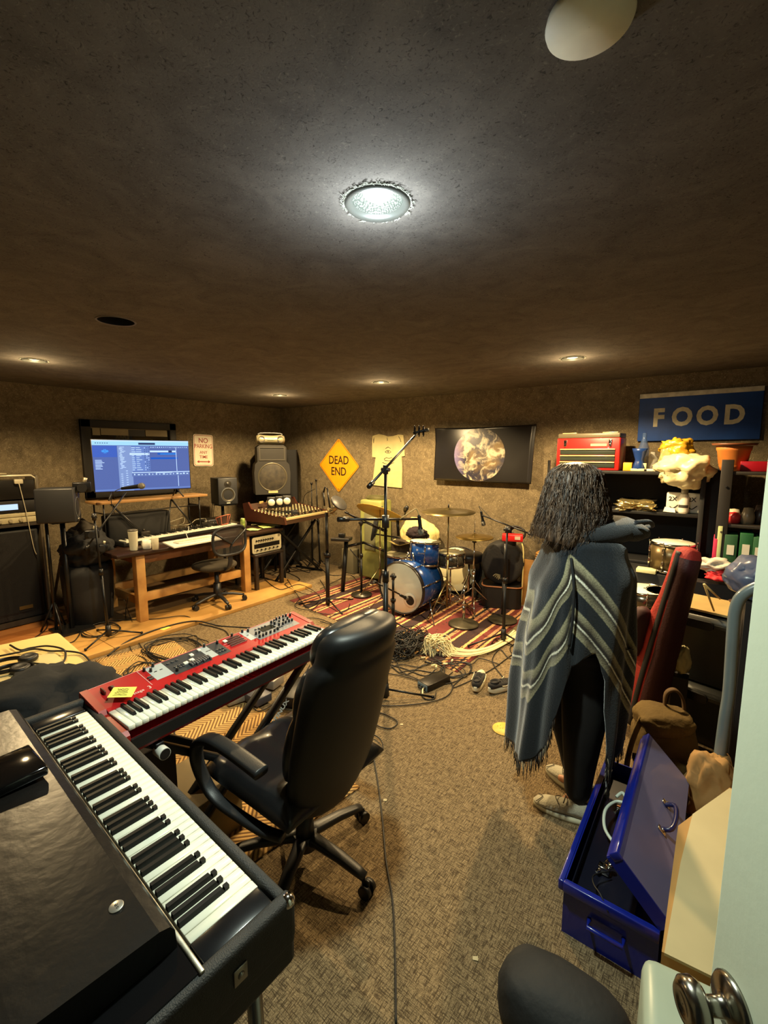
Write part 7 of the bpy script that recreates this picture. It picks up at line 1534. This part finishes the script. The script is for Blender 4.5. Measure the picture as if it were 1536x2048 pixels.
def hprof(d):     # d 0 top .. 1 tips ; returns centre x, half widths, z
    z = interp(d, [(0, 1.708), (.04, 1.700), (.15, 1.665), (.35, 1.59), (.6, 1.49), (.8, 1.405), (1.0, 1.315)])
    hx = interp(d, [(0, .015), (.04, .062), (.15, .108), (.35, .130), (.6, .150), (.8, .148), (1.0, .125)])
    hy = interp(d, [(0, .015), (.04, .060), (.15, .100), (.35, .115), (.6, .135), (.8, .150), (1.0, .155)])
    cx = interp(d, [(0, -.005), (.2, -.008), (.4, -.005), (.6, -.005), (.8, -.022), (1.0, -.058)])
    return cx, hx, hy, z
hc = MB(); rg = []
for i in range(26):
    d = i / 25 * .93; cx, hx, hy, z = hprof(d); ring = []
    for j in range(60):
        a = 2 * PI * j / 60; rip = 1 + .035 * math.sin(a * 11 + 3 * d) * min(1, d * 4) + .02 * math.sin(a * 23 + 5 * d)
        front = max(0, -math.cos(a)) ** 6                       # opening at the face, on the far left side
        k = rip * (1 - .22 * front * (1 if .25 < d else 0) * 0)
        ring.append((cx + hx * k * math.cos(a), hy * k * math.sin(a), z - .03 * d * math.cos(a)))
    rg.append(ring)
hc.loft(rg); hc.build('hair', HM, PE)
lk = MB(); rr = random.Random(21)
for n_ in range(1500):
    a = rr.uniform(0, 2 * PI); d0 = rr.uniform(.02, .55); d1 = min(1.04, d0 + rr.uniform(.3, .6)); P_ = []
    off = rr.uniform(-.003, .007); wv = rr.uniform(3, 9); ph = rr.uniform(0, 6); da = rr.uniform(-.35, .35)
    for k in range(7):
        d = d0 + (d1 - d0) * k / 6; cx, hx, hy, z = hprof(d); aa = a + da * k / 6; w2 = off + (.004 + .010 * d) * math.sin(wv * k / 3 + ph) + (.014 * max(0, d - .7) * 3)
        P_.append((cx + (hx + w2) * math.cos(aa), (hy + w2) * math.sin(aa), z - .03 * d * math.cos(aa)))
    lk.tube(P_, rr.uniform(.0011, .0022), 4, r2=.0005)
tag(lk.build('hair_locks', HM, PE), kind='stuff')
# ---- shoes
SHm = mat('suede_grey', (168, 163, 143), .85, bump=.3, bs=120); SOL = mat('shoe_sole', (196, 190, 160), .6)
def shoe_mb(L=.285, W=.10, s=1):
    up = MB(); rg = []
    for x, hw, h_, z0 in ((0, .012, .030, .022), (.012, .030, .040, .020), (.05, .044, .055, .018), (.10, .048, .066, .018), (.15, .044, .085, .018), (.19, .038, .098, .018), (.24, .036, .098, .018), (.275, .030, .094, .018), (.285, .012, .08, .02)):
        rg.append([(x - .10, hw * math.cos(a) * (1.0 if math.sin(a) < .3 else .9), z0 + (h_ - z0) * (.5 + .5 * math.sin(a))) for a in [2 * PI * j / 20 for j in range(20)]])
    up.loft(rg); so = MB(); pl_ = [(-.102 + t * .29, 0) for t in (0,)]
    out = [(-.104 + .145 - .145 * math.cos(a), (.044 + .006 * math.cos(a)) * math.sin(a)) for a in [2 * PI * j / 36 for j in range(36)]]
    so.loft([[(x, y * 1.02, 0) for x, y in out], [(x * 1.0 , y * 1.06, .012) for x, y in out], [(x, y, .026) for x, y in out]])
    return up, so
def person_shoe(wx, wy, rz):
    t = bpy.data.objects.new('shoe', None); col.objects.link(t); t.parent = PE; inv = wm(PE).inverted(); p = inv @ Vector((wx, wy, 0)); t.location = p; t.rotation_euler = (0, 0, rz - YAW)
    up, so = shoe_mb(); up.build('upper', SHm, t); so.build('sole', SOL, t)
    st_ = MB(); st_.tube([(-.085, -.030, .040), (-.06, 0, .056), (-.085, .030, .040)], .002, 5, sp=5); st_.tube([(.02, -.03, .068), (.0, 0, .080), (.02, .03, .068)], .0022, 5, sp=5); st_.tube([(.04, -.03, .082), (.045, 0, .098), (.04, .03, .082)], .003, 5, sp=4); st_.build('stitching', mat('stitch', (90, 84, 70), .8), t)
a_ = gz(1068, 1606); b_ = gz(1170, 1645); d_ = b_ - a_; person_shoe(a_.x + d_.normalized().x * .10, a_.y + d_.normalized().y * .10, math.atan2(d_.y, d_.x))
a_ = gz(1094, 1540); b_ = gz(1165, 1590); d_ = b_ - a_; person_shoe(a_.x + d_.normalized().x * .10, a_.y + d_.normalized().y * .10, math.atan2(d_.y, d_.x))
# ---- pair of trainers on the carpet
def trainer(label, heel, toe):
    d = toe - heel; t = thing('running_shoe', label, 'shoe', heel, math.atan2(d.y, d.x), 'pair of black running shoes')
    L = .29; so = MB(); rg = []
    def out(z): return [(x_, y_) for x_, y_ in [(.145 - .150 * math.cos(a), (.046 + .004 * z) * math.sin(a) * (1 - .15 * math.cos(a))) for a in [2 * PI * j / 32 for j in range(32)]]]
    for z, k in ((.004, .93), (.012, 1.0), (.030, 1.02), (.042, .96)): rg.append([(x_, y_ * k, z + (.012 if x_ < .03 else 0) * (z > .02) + .012 * max(0, (x_ - .22) / .08) ** 2 + (.014 * max(0, (.05 - x_) / .05) ** 2 if z < .02 else 0)) for x_, y_ in out(0)])
    so.loft(rg); so.build('midsole', mat('midsole_white', (216, 206, 176), .5), t)
    up = MB(); rg = []
    for x, hw, h_ in ((.004, .016, .075), (.018, .030, .085), (.05, .036, .082), (.09, .040, .076), (.13, .043, .078), (.18, .045, .066), (.23, .042, .054), (.27, .030, .046), (.288, .012, .036)):
        rg.append([(x, hw * math.cos(a), .034 + (h_ - .034) * (.5 + .5 * math.sin(a))) for a in [2 * PI * j / 20 for j in range(20)]])
    up.loft(rg); up.build('upper', mat('trainer_black', (34, 31, 30), .8, bump=.3, bs=200), t)
    co = MB(); co.lathe([(.030, .0), (.034, .014), (.030, .016), (.024, .0)], 20, TR(.058, 0, .076) @ Matrix.Diagonal((1.3, .85, 1, 1))); co.lathe([(.001, .002), (.028, .002)], 20, TR(.058, 0, .076) @ Matrix.Diagonal((1.3, .85, 1, 1)), m=1); co.build('ankle_collar', [mat('trainer_black', (34, 31, 30), .8), mat('shoe_inside', (8, 8, 10), .9)], t)
    for s in (-1, 1):
        sw = MB(); pts_ = [(.090, .058), (.115, .046), (.15, .040), (.185, .050), (.205, .066), (.192, .056), (.165, .052), (.13, .052)]
        sw.add([(x, s * (.0455 - .002), z) for x, z in pts_] + [(x, s * .0475, z) for x, z in pts_], [tuple(range(8)), tuple(range(8, 16))[::-1]] + [(i, (i + 1) % 8, 8 + (i + 1) % 8, 8 + i) for i in range(8)]); sw.build('side_mark', mat('midsole_white', (216, 206, 176), .5), t)
    lc = MB()
    for k in range(5): lc.tube([(.10 + .022 * k, -.022, .080 - .004 * k), (.105 + .022 * k, 0, .088 - .005 * k), (.10 + .022 * k, .022, .080 - .004 * k)], .0025, 5, sp=3)
    lc.build('laces', BLK, t)
trainer('left black running shoe of the pair, heel toward the camera', gz(950, 1388), gz(968, 1340))
trainer('right black running shoe with white side mark, turned sideways', gz(975, 1388) + Vector((.01, 0, 0)), gz(1030, 1368))
# ================================================================== mattress, jacket, headphones at far left
MQ = [Vector((-3.98, .35, 0)), Vector((-3.82, 1.12, 0)), Vector((-2.62, 1.04, 0)), Vector((-2.35, .25, 0))]
def slab(name, pts, z0, z1, m, label, cat, bev=.02):
    bm = bmesh.new(); vs = [bm.verts.new((p.x, p.y, z0)) for p in pts] + [bm.verts.new((p.x, p.y, z1)) for p in pts]; n = len(pts)
    bm.faces.new(vs[:n][::-1]); bm.faces.new(vs[n:])
    for i in range(n): bm.faces.new((vs[i], vs[(i + 1) % n], vs[n + (i + 1) % n], vs[n + i]))
    if bev: bmesh.ops.bevel(bm, geom=bm.edges[:], offset=bev, segments=3, profile=.5, affect='EDGES')
    return one(name, MB().bm(bm, None, 0, bev > 0), m, label, cat)
slab('low_bench', [p * .97 + Vector((-.09, .02, 0)) for p in MQ], 0, .33, mat('bench_dark', (40, 30, 22), .7), 'low dark bench under the cream foam pad at left edge', 'bench', 0)
CRM = mat('cream_pad', (214, 186, 120), .75, var=.06, vs=3)
slab('foam_pad', MQ, .333, .45, CRM, 'large cream foam pad on the low bench at left picture edge', 'mattress', .03)
UQ = [gz(-60, 1400, .47), gz(-30, 1345, .47), gz(105, 1301, .47), gz(212, 1384, .47), gz(150, 1440, .47)]
slab('cream_sheet', UQ, .452, .468, mat('cream_sheet', (206, 190, 138), .7), 'smaller cream board lying askew on top of the foam pad', 'board', .006)
def headphones(px, py, s, rz, label):
    P = gz(px, py, .50); t = thing('headphones', label, 'headphones', (P.x, P.y, .470), R(rz))
    for q in (-1, 1):
        MB().lathe([(.001, 0), (.045, 0), (.052, .010), (.052, .026), (.040, .036), (.030, .030), (.001, .030)], 28, TR(q * .075 * s, 0, .0)).build('ear_cup', BLK, t)
    b = MB(); sweep(b, spline([(-.085 * s, .02, .02), (-.10 * s, .11, .02), (-.05 * s, .19, .02), (.05 * s, .19, .02), (.10 * s, .11, .02), (.085 * s, .02, .02)], 5), .026, .010, lat=Vector((0, 0, 1)), n=8); b.build('head_band', BLKM, t); return t
headphones(48, 1322, 1.0, 150, 'black headphones lying on the cream board beside the jacket'); headphones(8, 1356, 1.1, 60, 'black padded headphones cut by the left picture edge')
J = gz(112, 1408, .70)
for i, (dx, dy, dz, s, nm, L) in enumerate(((0, 0, 0, (.30, .24, .15), 'black_coat', 'black coat heaped beyond the far end of the electric piano'), (.30, .18, .03, (.13, .12, .10), 'black_sleeve_bundle', 'rounded black cloth bundle right of the coat by red keyboard'))):
    cloth_lump(nm, L, 'coat' if i == 0 else 'cloth', J + Vector((dx, dy, dz)), s, mat('coat_black', (17, 16, 16), .9, bump=.35, bs=18), 101 + i, amp=.25)
slab('side_table', [J + Vector((-.28, -.25, 0)), J + Vector((.42, -.25, 0)), J + Vector((.42, .28, 0)), J + Vector((-.28, .28, 0))], 0, .56, mat('bench_dark', (40, 30, 22), .7), 'small dark table hidden under the black coat', 'table', 0)
# things under the red keyboard
c = gz(290, 1520); one('beige_carton', MB().box((-1.86, 1.02, .12), (.34, .26, .24), RZ(0), bev=.006), mat('beige_carton', (128, 112, 76), .7), 'beige carton on the floor under left end of red keyboard stand', 'box')
for i, (px, py, s, c_, L) in enumerate(((478, 1396, (.20, .13, .05), (130, 128, 120), 'grey effects pedal with knobs under the red keyboard'), (512, 1398, (.13, .20, .06), (70, 70, 78), 'dark effects pedal between grey pedal and glowing pedal'), (541, 1368, (.13, .16, .07), (150, 140, 128), 'silver effects pedal with glowing blue light'), (598, 1392, (.30, .20, .07), (24, 22, 22), 'flat black foot pedal on the floor left of chair back'))):
    P = gz(px, py, .02); t = thing_at('effects_pedal', L, 'pedal', Vector((P.x, P.y, .017)), R(20 + 15 * i)); MB().box((0, 0, s[2] / 2), s, bev=.008).build('housing', mat('pedal_%d' % i, c_, .4, .3), t)
    if i < 3:
        for k in range(3): MB().cyl(((k - 1) * s[0] * .3, s[1] * .25, s[2]), ((k - 1) * s[0] * .3, s[1] * .25, s[2] + .014), .009, n=10).build('knob', mat('knob_cream', (196, 182, 140), .4), t)
        MB().cyl((0, -s[1] * .28, s[2]), (0, -s[1] * .28, s[2] + .012), .010, n=12).build('foot_switch', CHR, t)
    if i == 2: MB().sph((0, 0, s[2] + .004), (.007, .007, .006), 8).build('blue_light', emis('blue_led', (.15, .2, 1.0), 22), t)
P = gz(868, 1362, .03); AD = thing('power_adapter', 'black oblong metal interface box on carpet with white plug', 'adapter', (P.x, P.y, 0), math.atan2(.24, .06)); MB().box((0, 0, .028), (.24, .115, .052), bev=.004).build('housing', mat('adapter_black', (32, 28, 24), .35, .4), AD); 
MB().box((-.121, 0, .028), (.004, .10, .042)).build('front_plate', mat('plate_blue_grey', (110, 130, 140), .35), AD)
for k in range(3): MB().cyl((-.122, -.03 + .03 * k, .028), (-.132, -.03 + .03 * k, .028), .008, n=10).build('socket', BLK, AD)
CN = [0]
def cable(pts, label, r=.0045, z=.005, m=RUB, name='black_cable', sp=7, plat=False):
    CN[0] += 1; rr = random.Random(CN[0]); P_ = []
    for i, q in enumerate(pts):
        p = gz(q[0], q[1], q[2] if len(q) > 2 else z); 
        if len(q) < 3:
            p.z = z + .0016 * (CN[0] % 4) + (ZP if (p.x < -4.2 and p.y < 4.04) else 0) + (.009 if (-4.1 < p.x < -1.5 and p.y > 3.1) or (-4.1 < p.x < -1.5 and .95 < p.y < 2.1) else 0)
        P_.append(p)
    return one(name, MB().tube(P_, r, 6, sp=sp), m, label, 'cable')
def coil(px, py, rx, ry, n_, label, seed, r=.0045, m=RUB, h=.05, name='coiled_cable', jit=.25, z=.006):
    rr = random.Random(seed); c = gz(px, py, z); c.z = z + (ZP if c.x < -4.2 and c.y < 4.04 else 0); P_ = []
    for k in range(n_ * 8):
        a = k * PI / 4 + rr.uniform(-.25, .25); s = 1 + rr.uniform(-jit, jit); P_.append((c.x + rx * s * math.cos(a), c.y + ry * s * math.sin(a), c.z + rr.uniform(0, h)))
    return one(name, MB().tube(P_, r, 6, sp=4), m, label, 'cable')
cable([(560, 1262), (500, 1256), (440, 1252), (390, 1250), (330, 1262), (262, 1288), (215, 1312)], 'thick black cable running along front edge of the plywood platform', .007)
cable([(10, 1250), (80, 1240), (140, 1262), (190, 1252), (250, 1248), (310, 1246), (370, 1240), (400, 1248), (450, 1262), (462, 1290)], 'long thin black cable crossing the platform near the microphone tripod')
cable([(90, 1235), (95, 1262), (70, 1285), (40, 1300), (0, 1302)], 'short curved cable on boards in front of the equipment rack')
cable([(105, 1232), (135, 1262), (160, 1270), (150, 1290), (130, 1296)], 'curly cable end beside the black fabric bin')
cable([(256, 1195, .3), (252, 1240), (262, 1300), (290, 1320), (300, 1345), (296, 1370)], 'cable dropping from desk corner towards the jute runner', .004)
cable([(248, 1200, .3), (262, 1245), (280, 1290), (300, 1312), (330, 1330)], 'second cable dropping from desk corner beside the first one', .004)
coil(200, 1268, .22, .14, 3, 'loose coil on platform left of the microphone tripod', 3, jit=.2, h=.01); coil(350, 1300, .26, .22, 6, 'big black cable coil on carpet behind the red keyboard', 4, h=.04); coil(290, 1345, .16, .12, 4, 'small dense cable coil just behind red keyboard panel', 5, h=.03)
cable([(198, 1330, .455), (215, 1338, .46), (240, 1356, .5), (290, 1358, .5)], 'thin cable from the cream board to the red keyboard')
cable([(20, 1290, .472), (40, 1300, .474), (60, 1296, .474), (95, 1292, .474), (128, 1300, .474), (128, 1322, .474), (110, 1330, .474)], 'black cable looped on the cream pad by the headphones', .006); cable([(0, 1312, .475), (35, 1305, .478), (70, 1298, .478), (100, 1302, .478), (130, 1302, .475), (165, 1308, .46), (185, 1330, .46)], 'braided black cable arching over the cream pad', .006)
cable([(60, 1325, .472), (110, 1332, .474), (150, 1348, .474), (180, 1358, .5)], 'headphone cable crossing the small cream board', .004)
for i, P_ in enumerate((((575, 1145), (600, 1160), (570, 1175), (610, 1190), (650, 1185), (640, 1160)), ((530, 1165), (560, 1185), (600, 1175), (640, 1195), (620, 1215), (600, 1205)), ((560, 1120), (590, 1140), (630, 1130), (660, 1150), (700, 1150), (715, 1165)), ((575, 1165), (612, 1215), (650, 1230), (690, 1225), (700, 1210)), ((600, 1200), (590, 1215), (620, 1222), (645, 1205), (670, 1190)), ((640, 1245), (670, 1252), (700, 1262), (730, 1250)), ((560, 1235), (600, 1238), (640, 1240), (690, 1262)), ((545, 1150), (580, 1135), (620, 1145), (600, 1120), (560, 1130)), ((700, 1120), (690, 1150), (660, 1170), (640, 1180)))):
    cable(P_, ['cable squiggle on carpet below the mixing console stand', 'cable wandering from the amplifier stool towards the rug corner', 'cable on carpet along back wall behind the stands', 'looping cable around base of the thick silver-lamp stand', 'small cable loop just left of the silver-lamp stand base', 'short cable between rug corner and red keyboard end', 'cable from platform edge to the silver-lamp stand foot', 'cable heap strand beneath the console near the wall', 'cable falling across floor by the slanted rack post'][i])
coil(560, 1110, .28, .20, 5, 'dark cable heap on floor beneath the mixing console', 15, h=.08)
# tangles in front of the rug
coil(806, 1302, .13, .16, 26, 'dense black cable tangle on carpet right of the office chair top', 6, .0045, h=.14, jit=.6)
coil(826, 1285, .10, .12, 12, 'smaller black tangle leaning on the white cable bundle', 16, .004, h=.12, jit=.6)
WC = mat('cable_cream', (222, 210, 164), .5)
rr = random.Random(31); b = MB(); c = gz(872, 1310)
for k in range(46):
    a = rr.uniform(-.5, 1.2); b.tube([c + Vector((rr.uniform(-.14, .02), rr.uniform(-.10, .04), .012)), c + Vector((rr.uniform(-.10, .03), rr.uniform(-.06, .08), rr.uniform(.08, .17))), c + Vector((rr.uniform(-.03, .08), rr.uniform(-.02, .10), rr.uniform(.06, .15))), c + Vector((rr.uniform(.05, .16), rr.uniform(-.02, .14), .016))], .0042, 5, sp=5)
one('white_cable_bundle', b, WC, 'big bundle of cream white cables heaped at front edge of the rug', 'cable')
for k in range(9):
    j = k * 2.2; cable([(880 + 2 * k, 1288 + j), (905, 1296 + j * 1.0), (940, 1302 + j * .7), (975, 1296 + j * .6), (1005, 1282 + j * .5), (1028 + 2 * k, 1262 + j * .3)], 'one of the parallel cream cables running right from the white bundle', .0045, .018 + .002 * (k % 3), WC, 'cream_cable')
for o in [o for o in bpy.data.objects if o.name.startswith('cream_cable')]: o['group'] = 'parallel cream cables'
for k, (px, py) in enumerate(((850, 1322), (862, 1330), (872, 1334), (884, 1330), (895, 1326), (905, 1318), (876, 1322), (842, 1314))):
    P = gz(px, py, .024); o = one('cable_plug', MB().cyl((P.x, P.y, .016), (P.x + .04 * math.cos(k), P.y + .04 * math.sin(k), .020), .009, .007, 10), WC if k % 3 else BLK, 'small plug end fringing the front of the white cable bundle', 'plug', 'plugs of the white cable bundle')
FL = [([(800, 1345), (830, 1340), (870, 1345), (900, 1335), (925, 1350), (905, 1375), (940, 1362), (985, 1338), (1010, 1320), (1030, 1305)], 'long cable running to the black stand foot past the trainers'), ([(780, 1330), (810, 1350), (850, 1330), (900, 1330), (930, 1345), (915, 1362), (880, 1368), (905, 1345)], 'knotted cable behind the black interface box'), ([(775, 1340), (800, 1330), (840, 1335), (870, 1325), (905, 1322), (935, 1322)], 'cable skirting the front of white bundle'),
      ([(890, 1357), (910, 1352), (945, 1345), (960, 1342)], 'cable from interface box to the left trainer'), ([(782, 1330), (810, 1338), (850, 1352), (870, 1340)], 'short cable curving behind the interface box'), ([(893, 1352), (905, 1372), (895, 1392), (860, 1405), (800, 1412), (752, 1412)], 'cable sweeping from interface box back to the office chair'),
      ([(1048, 1310), (1020, 1318), (1000, 1300), (985, 1318), (990, 1335), (1005, 1355), (998, 1362)], 'cable coiling between rug corner and the right trainer'), ([(1055, 1295), (1025, 1290), (1000, 1278), (985, 1285), (975, 1310)], 'cable by foot of the right boom stand'), ([(1045, 1330), (1020, 1300), (1035, 1285), (1060, 1285)], 'cable vanishing behind the poncho'), ([(752, 1424), (775, 1432), (795, 1445), (780, 1458), (755, 1452), (748, 1440)], 'small loop of cable beside middle of the chair back'), ([(740, 1470), (760, 1482), (765, 1500), (742, 1518), (720, 1520)], 'lower cable loop beside the chair back'),
      ([(742, 1490), (755, 1560), (765, 1640), (772, 1720), (785, 1800), (790, 1900), (792, 2048)], 'long thin cable running down the carpet toward the camera'), ([(850, 1372), (842, 1385), (850, 1398), (868, 1398), (872, 1386)], 'thin cable loop in front of interface box'), ([(800, 1318), (850, 1312), (890, 1330), (940, 1332), (960, 1320), (1000, 1330)], 'cable crossing the red rug corner'), ([(790, 1300), (800, 1340), (840, 1362), (800, 1352), (775, 1348)], 'cable trailing under the black tangle')]
for P_, L in FL: cable(P_, L, .0042)
cable([(853, 1374, .03), (846, 1378, .02), (845, 1388, .01)], 'short white plug lead on front of the interface box', .006, m=WC, name='white_plug_lead')
coil(915, 1340, .12, .14, 3, 'loose coil between interface box and trainers', 41, h=.01, jit=.15)
cable([(470, 1380), (500, 1410), (520, 1425), (560, 1400), (600, 1360), (620, 1330)], 'cable linking the effects pedals under the keyboard', .004); cable([(345, 1450), (352, 1500), (335, 1560), (375, 1600), (400, 1580)], 'cable hanging beneath left end of keyboard stand', .005); cable([(240, 1500), (300, 1560), (360, 1600), (390, 1600)], 'cable between the electric piano and keyboard stand foot', .005)
